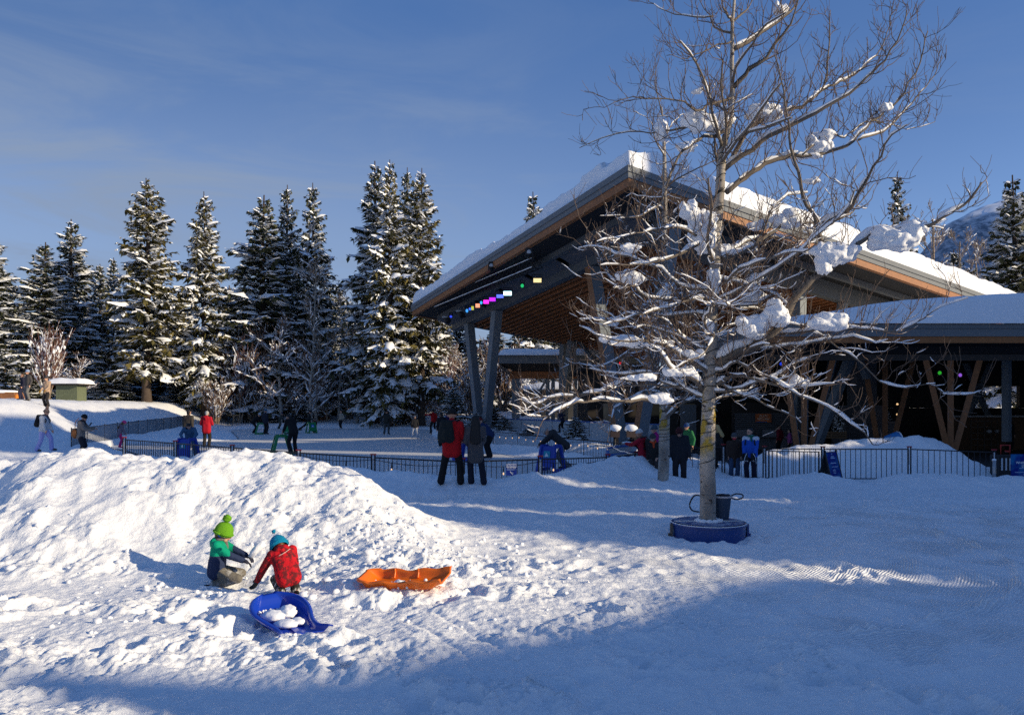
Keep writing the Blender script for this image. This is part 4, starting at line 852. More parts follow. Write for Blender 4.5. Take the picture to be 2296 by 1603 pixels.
nb = NB(); wbox(nb, 1.0, 15, 84, 92, 0, 3.75); nb.build('wall', CORR, shed)
nb = NB(); wbox(nb, .6, 15.2, 83.6, 92, 3.753, 3.95); nb.build('roof', DARK, shed)
nb = NB(); nb.blob((8, 88, 3.95), (7.6, 4.4, 1.1), 0, 40, 14, lump=.03); nb.build('roof_snow', SNOW, shed)
# ================================================================ TREES
def needle_mat(name, a, b):
    m = bpy.data.materials.new(name); m.use_nodes = True; N = m.node_tree.nodes; L = m.node_tree.links; s = N['Principled BSDF']
    tc = N.new('ShaderNodeTexCoord'); nz = N.new('ShaderNodeTexNoise'); nz.inputs['Scale'].default_value = .9; nz.inputs['Detail'].default_value = 5
    L.new(tc.outputs['Object'], nz.inputs['Vector']); cr = N.new('ShaderNodeValToRGB')
    cr.color_ramp.elements[0].position = .35; cr.color_ramp.elements[0].color = (*a, 1); cr.color_ramp.elements[1].position = .68; cr.color_ramp.elements[1].color = (*b, 1)
    L.new(nz.outputs['Fac'], cr.inputs[0]); L.new(cr.outputs[0], s.inputs['Base Color']); s.inputs['Roughness'].default_value = .7; s.inputs['Specular IOR Level'].default_value = .2; return m
NEED = [needle_mat('spruce_needles', (.020, .027, .014), (.078, .078, .030)), needle_mat('olive_needles', (.035, .036, .013), (.15, .12, .034)), needle_mat('dark_needles', (.012, .019, .014), (.045, .052, .028))]
BARK = M('conifer_bark', (.07, .05, .04), .85, .4, 6, bump=.6, bs=12)
def conifer(seed, H=20.0, Rad=3.2, bare=.1, snow=.6, step=.56, dens=1.0, nm=0, droop=.35, shape=.74, frost=.34):
    r = np.random.default_rng(seed)
    crown = NB(); snw = NB(); cv = []; sn = []
    z = bare*H
    while z < H-.5:
        t = (z-bare*H)/(H-bare*H)
        nbr = int(r.integers(5, 8)) if t < .85 else int(r.integers(4, 6))
        a0 = r.uniform(0, 6.28)
        gap = r.uniform(.74, 1.14)
        for k in range(nbr):
            az = a0+6.283*k/nbr+r.normal(0, .25)
            Lb = (Rad*(1-t)**shape*gap*r.uniform(.62, 1.22)+.12)*(1 if t > .12 else .7+2.5*t)
            zz = z+r.uniform(-.25, .25)
            out = np.array([math.cos(az), math.sin(az), 0.0]); side = np.array([-out[1], out[0], 0])
            n = max(4, int(Lb/.3)); s = np.linspace(0, 1, n)
            dr = droop*(1-.9*t)+r.normal(0, .06); up = .1+.55*t
            P = out*(s*Lb)[:, None]; P = P+np.array([0, 0, 1])*((up*s-dr*1.5*s**1.5+.35*dr*s**4)*Lb)[:, None]; P[:, 2] += zz
            w = np.minimum(.14+.85*np.sin(np.clip(s*1.05+.1, 0, 1)*math.pi)**.8*.34*Lb, .75)*min(1, .22+Lb/1.5)
            # hanging twigs
            q = max(3, int(n*2.7*dens)); u = np.sort(r.uniform(.12, 1, q))
            base = np.stack([np.interp(u, s, P[:, c]) for c in range(3)], 1); ww = np.interp(u, s, w)
            for sg in (-1, 1):
                ln = ww*r.uniform(.7, 1.35, q)+.12*min(1, Lb/1.2)
                d = out*r.uniform(.35, .9, q)[:, None]+side*(sg*r.uniform(.5, 1.0, q))[:, None]+np.array([0, 0, 1])*r.uniform(-.55, .1, q)[:, None]
                d /= np.linalg.norm(d, axis=1, keepdims=True)
                wd = np.cross(d, np.array([0, 0, 1.])+r.normal(0, .5, (q, 3))); wd /= np.linalg.norm(wd, axis=1, keepdims=True); hw = (.04+.10*ln)[:, None]
                mid = base+d*(ln*.45)[:, None]
                cv.append(np.stack([base, mid+wd*hw, base+d*ln[:, None]-np.array([0, 0, .12])*ln[:, None], mid-wd*hw], 1))
            q2 = max(1, q//3); u = r.uniform(.2, 1, q2); base = np.stack([np.interp(u, s, P[:, c]) for c in range(3)], 1); ln = r.uniform(.15, .4, q2)+.06*Lb
            d = np.array([0, 0, -1.])+r.normal(0, .35, (q2, 3)); wd = r.normal(0, 1, (q2, 3)); wd[:, 2] = 0; wd /= np.linalg.norm(wd, axis=1, keepdims=True)
            mid = base+d*(ln*.5)[:, None]; hw = (.06+.14*ln)[:, None]
            cv.append(np.stack([base, mid+wd*hw, base+d*ln[:, None], mid-wd*hw], 1))
            # snow lying on the bough
            if r.random() < snow:
                a, b = r.uniform(.08, .45), r.uniform(.8, 1.03); m = max(3, int((b-a)*Lb/.26)+1); u = np.linspace(a, b, m)
                C = np.stack([np.interp(u, s, P[:, c]) for c in range(3)], 1); ww = np.interp(u, s, w)*r.uniform(.5, 1.05)*(.45+.65*r.random(m)); ww[0] *= .35; ww[-1] *= .35
                th = (.07+.26*ww)*r.uniform(.6, 1.6, m); off = side*(r.normal(0, .06, m))[:, None]
                ring = np.stack([C+off-side*ww[:, None]-np.array([0, 0, .45])*ww[:, None]+[0, 0, .05], C+off-side*(ww*.45)[:, None]+np.array([0, 0, 1])*(th*.9+.03)[:, None],
                                 C+off+side*(ww*.4)[:, None]+np.array([0, 0, 1])*(th+.03)[:, None], C+off+side*ww[:, None]-np.array([0, 0, .45])*ww[:, None]+[0, 0, .05]], 1)
                i = np.arange(m-1)[:, None]*4+np.arange(3)[None, :]
                snw.add(ring.reshape(-1, 3), np.stack([i, i+4, i+5, i+1], -1).reshape(-1, 4), 0, True)
        z += step*(1.15-.5*t)*r.uniform(.8, 1.2)
    cv = np.concatenate(cv); fr = r.random(len(cv)) < frost; nrm = np.cross(cv[:, 1]-cv[:, 3], cv[:, 2]-cv[:, 0]); fr &= np.abs(nrm[:, 2]) > .45*np.linalg.norm(nrm, axis=1)
    for sel, mi in ((~fr, 0), (fr, 1)):
        i = np.where(sel)[0][:, None]*4+np.arange(4)[None, :]; crown.F.append((i, mi, False))
    crown.V.append(cv.reshape(-1, 3)); crown.n = len(cv)*4
    k = 6; tz = np.linspace(-1.0, H, 12)
    tk = NB(); tk.tube(np.c_[.05*np.sin(tz*.4+seed), .05*np.cos(tz*.3), tz], np.interp(tz, [-1, 0, H], [.26+H*.008, .2+H*.006, .035]), 8)
    return dict(trunk=tk.mesh('trunk'), crown=crown.mesh('crown'), snow=snw.mesh('snow_load'), nm=nm)
def place(proto, name, label, cat, loc, rz, s, group=None, needles=None, sz=None):
    t = thing(name, label, cat, loc, rz, group); t.scale = (s, s, sz or s)
    for key, mat in (('trunk', BARK), ('crown', needles or NEED[proto['nm']]), ('snow', SNOWB)):
        if key not in proto: continue
        me = proto[key]
        if not me.materials:
            me.materials.append(mat)
            if key == 'crown': me.materials.append(SNOWB)
        o = bpy.data.objects.new({'snow': 'snow_load'}.get(key, key), me); COL.objects.link(o); o.parent = t
        if key == 'snow': o['kind'] = 'stuff'
        if me.materials[0] != mat:
            o.material_slots[0].link = 'OBJECT'; o.material_slots[0].material = mat
    return t
CON = [conifer(1, 20, 3.3, .06, .85, nm=0), conifer(2, 20, 3.0, .07, .93, nm=0, droop=.42), conifer(3, 20, 3.7, .13, .55, nm=1, droop=.25, step=.5),
       conifer(4, 20, 2.5, .05, .9, nm=0, droop=.5), conifer(5, 20, 3.6, .09, .78, nm=1, droop=.5, dens=1.1), conifer(6, 9, 2.1, .02, .9, step=.42, nm=2, droop=.4, shape=.7)]
def tree_at(k, px, ptop, d, label, half=None, name='spruce_tree', group='snowy conifers behind the rink', rz=None, zb=None, nm=None):
    p = at(px, 900, d); zb = gz0(p[0], d) if zb is None else zb; top = CZ+(HY-ptop)/F*d
    H0 = 20.0 if k < 5 else 9.0; s = (top-zb+.1)/H0
    R0 = (3.3, 3.0, 3.7, 2.5, 3.6, 2.1)[k]
    sx = s if half is None else (half/F*d)/R0*1.42
    t = place(CON[k], name, label, 'conifer', (p[0], d, zb-.1), random.uniform(0, 6.28) if rz is None else rz, sx, group, NEED[nm] if nm is not None else None, sz=s)
    return t
TL = [(1, -22, 515, 74, 70, 'tall snowy conifer cut by the left edge of the picture'), (0, 30, 690, 96, 40, 'small distant conifer low at the left edge'),
      (0, 100, 543, 76, 82, 'snowy conifer left of centre of the left pair, broad at the base'), (1, 160, 492, 80, 66, 'pointed conifer with even snow tiers right of the broad left one'),
      (3, 224, 592, 84, 40, 'slim dark conifer with a bent tip, left of two thin ones'), (3, 254, 578, 88, 38, 'slim dark conifer beside the tallest lone tree'),
      (2, 330, 400, 74, 84, 'tall lone conifer with olive top and bare dark trunk'), (4, 458, 430, 77, 66, 'conifer with golden sunlit lower boughs beside the lamp post'),
      (1, 590, 438, 80, 92, 'broad conifer with heavy snow pads, left of a close trio'), (0, 643, 415, 84, 60, 'dark pointed conifer in the middle of the close trio'), (0, 701, 410, 82, 64, 'conifer with feathered tip, right of the close trio'),
      (1, 842, 362, 77, 74, 'snowy conifer forming the left edge of the tall cluster'), (4, 874, 358, 73, 66, 'highest conifer in the tall cluster beside the roof'), (0, 912, 376, 80, 56, 'half hidden conifer inside the tall cluster'), (2, 944, 377, 74, 74, 'olive sunlit conifer on the right side of the tall cluster'),
      (1, 1196, 430, 105, 60, 'lone conifer tip rising above the left roof edge'), (0, 2012, 385, 78, 75, 'open conifer rising behind the right roof slope'), (1, 2272, 392, 60, 88, 'tall snowy conifer near the right edge of the picture'), (0, 2330, 440, 64, 95, 'dense conifer cut by the right edge of the picture')]
for i, (k, px, pt, d, hf, lb) in enumerate(TL):
    tree_at(k, px, pt, d, lb, hf*(.74 if i == 16 else 1), nm=(1 if i in (6, 7, 14) else None))
# smaller growth between and behind
small = [(12, 780, 70, 40), (60, 720, 92, 50), (200, 740, 86, 50), (245, 760, 76, 55), (290, 790, 90, 48), (385, 760, 92, 60), (405, 820, 79, 38), (520, 730, 90, 60), (560, 800, 84, 46), (735, 640, 95, 55), (770, 690, 92, 60), (800, 730, 90, 52), (690, 800, 82, 45),
         (640, 820, 80, 42), (1000, 740, 92, 60), (1045, 790, 98, 50), (1075, 760, 104, 52), (1110, 735, 112, 60), (1160, 745, 116, 62), (1210, 750, 112, 60), (1255, 742, 118, 62), (1300, 750, 120, 60), (2140, 560, 95, 70), (2175, 600, 88, 55), (2120, 590, 105, 60), (2215, 610, 80, 50), (860, 800, 86, 50), (905, 820, 90, 46), (150, 800, 90, 40), (470, 810, 90, 44), (1030, 700, 110, 50), (350, 700, 100, 55), (190, 655, 97, 50), (285, 690, 98, 48), (398, 660, 98, 52), (515, 640, 99, 52), (760, 640, 99, 50), (560, 660, 98, 45), (130, 650, 100, 46), (20, 640, 99, 50), (985, 650, 108, 46), (740, 720, 86, 44), (60, 800, 74, 40), (420, 740, 90, 44)]
for i, (px, pt, d, hf) in enumerate(small):
    tree_at((5, 3, 0, 5)[i % 4], px, pt, d, 'smaller snow dusted conifer in the understory behind the tall trees', hf, 'young_spruce', 'smaller conifers in the understory', nm=2 if i % 3 else 0)
low = [(1095, 905, 57, 42, 'small potted looking fir at the foot of the left pavilion legs'), (1068, 925, 52, 26, 'dark little fir left of the pavilion legs'), (1130, 935, 50, 22, 'little fir right of the left pavilion legs'),
       (1184, 957, 40, 21, 'little fir with snow behind the rink fence, left of two'), (1290, 935, 38, 28, 'little fir with snow behind the rink fence, right of two'), (1017, 868, 66, 34, 'young fir beside the far end of the rink'), (1437, 940, 40, 26, 'dark fir behind the white hatted visitor')]
for px, pt, d, hf, lb in low: tree_at(5, px, pt, d, lb, hf, 'small_fir', 'little firs around the pavilion', nm=0)
p = at(1880, 968, 40); place(CON[5], 'potted_fir', 'dark fir in a slatted wooden crate inside the hall', 'fir', (p[0], 40, p[2]), .4, .17, None, NEED[2], sz=.165)
p = at(1990, 952, 41.2); place(CON[5], 'potted_fir', 'small dark fir standing on the stone fireplace', 'fir', (p[0], 41.4, 1.3), 1.4, .18, None, NEED[2], sz=.075)
p = at(1875, 983, 40); cr = thing('wooden_crate', 'slatted wooden crate holding a dark fir inside the hall', 'crate', p)
nb = NB()
for s in (-1, 1):
    for k in range(3):
        nb.box(p+(0, s*.3, .06+k*.13), (.85, .03, .09)); nb.box(p+(s*.42, 0, .06+k*.13), (.03, .56, .09))
    for q in (-1, 1): nb.box(p+(s*.38, q*.27, .2), (.05, .03, .42))
nb.build('slats', M('pale_crate_wood', (.22, .14, .08), .7, .2), cr)

# ---------------------------------------------------------------- bare trees
def grow(p, d, L, r, depth, out, rs, n=6, up=.25, spread=.7, kids=5, crook=.12):
    d = unit(d); P = [np.array(p)]; q = np.array(p, float)
    for k in range(n-1):
        d = unit(d+rs.normal(0, crook, 3)+np.array([0, 0, up*.35])); q = q+d*L/(n-1); P.append(q.copy())
    P = np.array(P); out.append((P, np.linspace(r, r*.45, n), depth))
    if depth <= 0: return
    for k in range(kids):
        t = rs.uniform(.25, 1); i = min(int(t*(n-1)), n-2); b = P[i]+(P[i+1]-P[i])*(t*(n-1)-i); T = unit(P[i+1]-P[i])
        v = unit(np.cross(T, rs.normal(0, 1, 3))); a = rs.uniform(.45, 1.0)*spread
        grow(b, T*math.cos(a)+v*math.sin(a)+np.array([0, 0, up]), L*rs.uniform(.38, .68)*(1.1-.4*t), r*rs.uniform(.4, .6), depth-1, out, rs, n, up, spread, max(2, kids-1), crook)
def snow_on(segs, nb, rs, prob=.7, thick=1.0, rmin=0, minw=.0, lim=.72):
    """snow ridges on the upper side of flat lying stretches"""
    for P, r, dep in segs:
        n = len(P); T = np.gradient(P, axis=0); T /= np.maximum(np.linalg.norm(T, axis=1, keepdims=True), 1e-9)
        ok = np.abs(T[:, 2]) < lim
        if not ok.any() or rs.random() > prob: continue
        k = 0
        while k < n-1:
            if ok[k] and ok[k+1] and rs.random() < .85:
                j = k+1
                while j < n-1 and ok[j+1] and rs.random() < .8: j += 1
                if j-k >= 1:
                    C = P[k:j+1]; w = (r[k:j+1]*1.05+minw)*thick*rs.uniform(.75, 1.35, j-k+1); w[0] *= .4; w[-1] *= .4
                    C = C+np.array([0, 0, 1])*(r[k:j+1]*.8+w*.62)[:, None]; nb.tubes(C[None], w[None], 5, 0)
                k = j
            k += 1
def bare_tree(seed, kind):
    rs = np.random.default_rng(seed); out = []
    if kind == 'aspen':
        H = 11.0; z = np.linspace(-.5, H, 12); tr = np.c_[.12*np.sin(z*.5+seed), .12*np.cos(z*.4+seed), z]
        rad = np.linspace(.14, .03, 12); out.append((tr, rad, 9))
        for k in range(26):
            t = rs.uniform(.18, .97); b = np.array([np.interp(t*H, z, tr[:, c]) for c in range(3)]); a = rs.uniform(0, 6.28)
            grow(b, (math.cos(a)*.8, math.sin(a)*.8, .75+.6*t), 3.2*(1-.62*t)*rs.uniform(.6, 1.2), .045*(1.1-t), 2, out, rs, 6, .2, .8, 5)
    elif kind == 'spread':
        H = 6.0; z = np.linspace(-.4, H, 8); tr = np.c_[.15*np.sin(z*.7+seed), .15*np.cos(z*.6), z]; out.append((tr, np.linspace(.15, .04, 8), 9))
        for k in range(24):
            t = rs.uniform(.15, .97); b = np.array([np.interp(t*H, z, tr[:, c]) for c in range(3)]); a = rs.uniform(0, 6.28)
            grow(b, (math.cos(a), math.sin(a), .45+.5*t), 3.0*(1-.5*t)*rs.uniform(.7, 1.2), .05*(1.1-.7*t), 2, out, rs, 6, .18, .85, 6)
    else:                                    # many stemmed shrub
        for k in range(20):
            a = rs.uniform(0, 6.28); s = rs.uniform(.05, .5)
            grow((rs.normal(0, .12), rs.normal(0, .12), -.2), (math.cos(a)*s, math.sin(a)*s, 1), rs.uniform(2.4, 3.9), .034, 2, out, rs, 7, .22, .55, 8, .09)
    tk = NB(); tw = NB()
    for k, (P, r, dep) in enumerate(out): (tk if dep > 1 else tw).tubes(P[None], np.maximum(r, .011)[None], 6 if dep > 5 else 4, 0)
    sn = NB(); snow_on(out, sn, rs, .5 if kind == 'shrub' else .62, .8 if kind == 'shrub' else 1.0, minw=.02 if kind == 'shrub' else .024, lim=.95 if kind == "shrub" else .8)
    if kind == 'shrub':
        for k in range(60):
            P = out[rs.integers(len(out))][0]; c = P[rs.integers(2, len(P))]; sn.blob(c, rs.uniform(.04, .12)*np.array([1, 1, 1.2]), 0, 7, 5, lump=.3, seed=k)
    res = dict(trunk=tk.mesh('trunk'), crown=tw.mesh('crown'), snow=sn.mesh('snow_load'), nm=0); return res
BT = dict(a1=bare_tree(31, 'aspen'), a2=bare_tree(32, 'aspen'), s1=bare_tree(33, 'spread'), s2=bare_tree(34, 'spread'), m1=bare_tree(35, 'shrub'), m2=bare_tree(36, 'shrub'))
TAN = M('tan_bark', (.26, .20, .15), .8, .3, 5); PALE = M('pale_bark', (.34, .31, .27), .8, .3, 4); REDT = M('red_twigs', (.17, .085, .065), .8, .3, 3); BRT = M('brown_twigs', (.19, .12, .085), .8, .3, 3)
def bare_at(key, px, pbase, ptop, d, name, label, cat, stem=TAN, twig=BRT, sx=1.0, group='bare snow laden trees behind the rink'):
    p = at(px, pbase, d); zb = gz0(p[0], d); H = CZ+(HY-ptop)/F*d-zb; s = H/{'a': 11.6, 's': 7.2, 'm': 4.6}[key[0]]
    t = thing(name, label, cat, (p[0], d, zb), random.uniform(0, 6), group); t.scale = (s*sx, s*sx, s)
    for k, m in (('trunk', stem), ('crown', twig), ('snow', SNOWB)):
        me = BT[key][k]
        if not me.materials: me.materials.append(m)
        o = bpy.data.objects.new({'snow': 'snow_load'}.get(k, k), me); COL.objects.link(o); o.parent = t
        if k == 'snow': o['kind'] = 'stuff'
        o.material_slots[0].link = 'OBJECT'; o.material_slots[0].material = m
    return t
bare_at('m1', 104, 880, 735, 66, 'bare_shrub', 'rounded rust red shrub full of snow clumps behind the hill walkers', 'shrub', TAN, REDT, .74)
bare_at('s2', 176, 890, 790, 60, 'bare_tree', 'small bare tree in front of the green hut', 'tree', TAN, BRT)
bare_at('m2', 533, 925, 735, 78, 'bare_shrub', 'tall vase shaped shrub with pale stems right of the lamp post', 'shrub', PALE, REDT, .85)
bare_at('m1', 566, 925, 800, 79, 'bare_shrub', 'low spreading shrub with curved stems beside the vase shaped one', 'shrub', TAN, BRT, 1.2)
bare_at('s1', 628, 930, 700, 77, 'bare_tree', 'snow plastered tree with a white trunk behind the rink fence', 'tree', PALE, BRT)
bare_at('a1', 706, 925, 572, 79, 'aspen_tree', 'tallest slim aspen with a pale trunk beside the brown hut', 'tree', PALE, TAN)
bare_at('s2', 699, 935, 760, 76, 'bare_tree', 'snowy tree with forked limbs in front of the brown hut', 'tree', PALE, BRT)
bare_at('a2', 763, 920, 650, 80, 'aspen_tree', 'thin aspen between the tallest aspen and the tall conifers', 'tree', PALE, TAN)
bare_at('a2', 802, 928, 640, 77, 'aspen_tree', 'aspen with snow covered fork low on its trunk', 'tree', PALE, TAN)
bare_at('a1', 850, 930, 600, 79, 'aspen_tree', 'leaning aspen in front of the tall conifer cluster', 'tree', PALE, TAN, .8)
for i, (px, pt, d) in enumerate(((925, 850, 79), (975, 800, 84), (1030, 770, 88), (1060, 820, 74), (1128, 770, 90), (1160, 790, 92))):
    bare_at(('m1', 'm2', 's1')[i % 3], px, 930, pt, d, 'bare_shrub', 'snowy brown thicket bush between the conifers and the pavilion legs', 'shrub', TAN, REDT if i < 2 else BRT, 1.2, 'thicket bushes beside the pavilion')
for i, (px, pt, d) in enumerate(((485, 850, 75), (505, 820, 80), (598, 830, 78), (655, 845, 79), (665, 800, 83), (735, 835, 80), (785, 815, 82), (825, 850, 78), (880, 860, 78), (900, 835, 82), (945, 870, 77), (985, 850, 80))):
    bare_at(('m2', 'm1', 's2')[i % 3], px, 930, pt, d, 'bare_shrub', 'small brown snow flecked bush along the far edge of the rink', 'shrub', TAN, BRT, 1.15, 'small bushes along the far edge')
for px, pt, d in ((2085, 470, 88), (2150, 520, 82), (2185, 545, 90), (2060, 600, 70)):
    bare_at('a1' if px < 2100 else 'a2', px, 900, pt, d, 'bare_tree', 'bare grey tree behind the right end of the roof', 'tree', TAN, TAN, 1.2, 'bare trees behind the right roof end')
# ================================================================ THE TWO BIRCHES
def birch_bark():
    m = bpy.data.materials.new('birch_bark'); m.use_nodes = True; N = m.node_tree.nodes; L = m.node_tree.links; b = N['Principled BSDF']; b.inputs['Roughness'].default_value = .75
    tc = N.new('ShaderNodeTexCoord')
    def tex(scale, sc, det=3):
        mp = N.new('ShaderNodeMapping'); mp.inputs['Scale'].default_value = sc; L.new(tc.outputs['Object'], mp.inputs[0])
        n = N.new('ShaderNodeTexNoise'); n.inputs['Scale'].default_value = scale; n.inputs['Detail'].default_value = det; L.new(mp.outputs[0], n.inputs['Vector']); return n.outputs['Fac']
    def ramp(s, a, bb, ca, cb):
        r = N.new('ShaderNodeValToRGB'); r.color_ramp.elements[0].position = a; r.color_ramp.elements[0].color = ca; r.color_ramp.elements[1].position = bb; r.color_ramp.elements[1].color = cb; L.new(s, r.inputs[0]); return r.outputs[0]
    base = ramp(tex(3, (1, 1, .6)), .35, .65, (.20, .175, .15, 1), (.44, .39, .335, 1))
    dash = ramp(tex(7, (1.2, 1.2, 9)), .60, .66, (0, 0, 0, 1), (1, 1, 1, 1))
    scar = ramp(tex(5, (1, 1, 1.7), 1), .66, .70, (0, 0, 0, 1), (1, 1, 1, 1))
    mx = N.new('ShaderNodeMix'); mx.data_type = 'RGBA'; L.new(dash, mx.inputs['Factor']); L.new(base, mx.inputs['A']); mx.inputs['B'].default_value = (.06, .045, .035, 1)
    m2 = N.new('ShaderNodeMix'); m2.data_type = 'RGBA'; L.new(scar, m2.inputs['Factor']); L.new(mx.outputs['Result'], m2.inputs['A']); m2.inputs['B'].default_value = (.035, .025, .02, 1)
    # yellow lichen around shoulder height
    sx = N.new('ShaderNodeSeparateXYZ'); L.new(tc.outputs['Object'], sx.inputs[0])
    w = N.new('ShaderNodeMapRange'); w.inputs['From Min'].default_value = 1.25; w.inputs['From Max'].default_value = 1.5; L.new(sx.outputs[2], w.inputs['Value'])
    w2 = N.new('ShaderNodeMapRange'); w2.inputs['From Min'].default_value = 2.5; w2.inputs['From Max'].default_value = 2.15; L.new(sx.outputs[2], w2.inputs['Value'])
    li = ramp(tex(5.5, (1, 1, .8), 4), .46, .56, (0, 0, 0, 1), (1, 1, 1, 1))
    p1 = N.new('ShaderNodeMath'); p1.operation = 'MULTIPLY'; L.new(w.outputs[0], p1.inputs[0]); L.new(w2.outputs[0], p1.inputs[1])
    p2 = N.new('ShaderNodeMath'); p2.operation = 'MULTIPLY'; L.new(p1.outputs[0], p2.inputs[0]); L.new(li, p2.inputs[1])
    m3 = N.new('ShaderNodeMix'); m3.data_type = 'RGBA'; L.new(p2.outputs[0], m3.inputs['Factor']); L.new(m2.outputs['Result'], m3.inputs['A']); m3.inputs['B'].default_value = (.36, .24, .02, 1)
    L.new(m3.outputs['Result'], b.inputs['Base Color'])
    bp = N.new('ShaderNodeBump'); bp.inputs['Strength'].default_value = .5; bp.inputs['Distance'].default_value = .01; L.new(tex(14, (1, 1, 4), 4), bp.inputs['Height']); L.new(bp.outputs['Normal'], b.inputs['Normal'])
    return m
BIRCH = birch_bark(); LIMB = M('limb_bark', (.165, .135, .108), .8, .35, 9, bump=.3, bs=60); TWIG = M('twig_bark', (.155, .108, .08), .75, .3, 5)
f3 = lambda P: [(1291.5+.3906*x, .3906*y) for x, y in P]
f4 = lambda P: [(1291.5+.3906*x, 358.7+.3906*y) for x, y in P]
f5 = lambda P: [(986.5+.2462*x, 681.6+.2462*y) for x, y in P]
f6 = lambda P: [(1399+.2126*x, 771.3+.2126*y) for x, y in P]
f7 = lambda P: [(1757.8+.3022*x, 627.8+.3022*y) for x, y in P]
def birch(name, label, cat, d0, trunk, limbs, extra, seed, snow_lo, clumps, cable_label, low_n=0, low_t=(.15, .4)):
    rs = np.random.default_rng(seed)
    T = np.array([(*p[:2], p[2]) for p in trunk]); W = np.array([at(x, y, d0) for x, y, _ in T]); rad = .93*T[:, 2]*d0/F/2
    zb = gz(W[0][0], d0)-.15; W[0][2] = min(W[0][2], zb)
    root = thing(name, label, cat, (W[0][0], d0, zb+.15))
    n = 60; P = spline(W, n); Rr = np.interp(np.linspace(0, 1, n), np.linspace(0, 1, len(rad)), rad)
    P[:, 0] += .012*noise(np.arange(n)*.3, np.zeros(n), seed)
    nb = NB(); nb.tube(P, Rr, 18); nb.build('trunk', BIRCH, root)
    segs = []; L1 = []
    def depth_of(i): return (1 if i % 2 else -1)
    for i, (pts, r0, off) in enumerate(limbs):
        m = len(pts); Q = np.array([at(x, y, d0+off*((k/(m-1))**1.0)) for k, (x, y) in enumerate(pts)]); Lq = np.linalg.norm(np.diff(Q, axis=0), axis=1).sum()
        nn = max(8, int(Lq/.14)); Q = spline(Q, nn); Q[1:-1] += rs.normal(0, .012, (nn-2, 3))
        r = .80*r0*np.linspace(1, .14, nn)**.95; r = np.maximum(r, .0055); L1.append((Q, r, 3))
    for k in range(extra):                       # limbs towards and away from the viewer
        t = rs.uniform(.22, .9); i = int(t*(n-1)); a = rs.choice([1, -1])*math.pi/2+rs.normal(0, .5); o = []
        grow(P[i], (math.cos(a), math.sin(a), rs.uniform(.15, .8)), rs.uniform(1.3, 2.6)*(1.15-.5*t), .035*(1.2-.7*t), 0, o, rs, 10, .18); L1.append((*o[0][:2], 3))
    for k in range(low_n):                       # the tangle of thin boughs low in the crown
        i = int(rs.uniform(*low_t)*(n-1)); a = rs.uniform(0, 6.283); o = []
        grow(P[i], (math.cos(a), math.sin(a)*.8, rs.uniform(-.05, .35)), rs.uniform(1.2, 3.3), .02, 0, o, rs, 14, rs.uniform(-.12, .06), crook=.2); L1.append((*o[0][:2], 3))
    L2 = []; L3 = []
    for Q, r, _ in L1:
        Ls = np.linalg.norm(np.diff(Q, axis=0), axis=1); Lq = Ls.sum(); cs = np.r_[0, np.cumsum(Ls)]
        for s in np.arange(.22*min(1, Lq*.5), Lq, .165):
            s = s+rs.uniform(-.06, .06); j = int(np.clip(np.searchsorted(cs, s)-1, 0, len(Q)-2)); b = Q[j]+(Q[j+1]-Q[j])*np.clip((s-cs[j])/Ls[j], 0, 1); t = s/Lq
            D = unit(Q[j+1]-Q[j]); v = unit(np.cross(D, rs.normal(0, 1, 3))); a = rs.uniform(.5, 1.25)
            ln = rs.uniform(.3, 1.35)*(1.1-.5*t); o = []
            grow(b, D*math.cos(a)+v*math.sin(a)+np.array([0, 0, .25]), ln, min(r[j]*.6, .0085), 0, o, rs, 8, .55, crook=.27); Q2, r2, _ = o[0]; L2.append((Q2, np.maximum(r2, .0046), 1))
            for q in range(rs.integers(3, 8)):
                u = rs.uniform(.15, 1); jj = min(int(u*7), 6); D2 = unit(Q2[jj+1]-Q2[jj]); v = unit(np.cross(D2, rs.normal(0, 1, 3))); a = rs.uniform(.5, 1.2); o = []
                grow(Q2[jj], D2*math.cos(a)+v*math.sin(a)+np.array([0, 0, .2]), rs.uniform(.1, .42), .004, 0, o, rs, 5, .5, crook=.2); L3.append((o[0][0], np.linspace(.0040, .0028, 5), 0))
    nbl = []
    for Q, r, _ in L1:
        nb = NB(); nb.tube(Q, r, 9); nbl.append(nb.build('limb', LIMB, root))
    nb = NB(); nb.tubes([a for a, _, _ in L2], [b for _, b, _ in L2], 4); nb.tubes([a for a, _, _ in L3], [b for _, b, _ in L3], 3)
    nb.build('twigs', TWIG, root)
    sn = NB(); snow_on([s for s in L1 if s[0][:, 2].mean() >= snow_lo], sn, rs, .9, .75, minw=.006); snow_on([s for s in L1 if s[0][:, 2].mean() < snow_lo], sn, rs, .95, .95, minw=.012)
    snow_on([s for s in L2 if s[0][:, 2].mean() < snow_lo], sn, rs, .62, .75, minw=.006); snow_on([s for s in L2 if s[0][:, 2].mean() >= snow_lo], sn, rs, .10, .8, minw=.004)
    snow_on([s for s in L3 if s[0][:, 2].mean() < snow_lo], sn, rs, .45, .8, minw=.005)
    sn.build('snow_load', SNOWB, root)['kind'] = 'stuff'
    for k, (x, y, w, h, dd) in enumerate(clumps):
        c = at(x, y, d0+dd); rx = 1.42*w*d0/F/2; rz = 1.35*h*d0/F/2; nb = NB(); ry = min(rx, rz)*.8+.03
        for q in range(9):
            u = rs.uniform(-.8, .8); v_ = rs.uniform(-.75, .8)*math.sqrt(1-u*u*.8); f_ = rs.uniform(.30, .52)*(1-.25*abs(v_))
            nb.blob(c+np.array([u*rx*.8, rs.uniform(-.4, .4)*ry, v_*rz*.75]), (max(rx*f_, .03), ry*rs.uniform(.5, .75), max(rz*f_, .03)), 0, 14, 9, rotz(rs.uniform(-.4, .4)), lump=.22, seed=k*11+q)
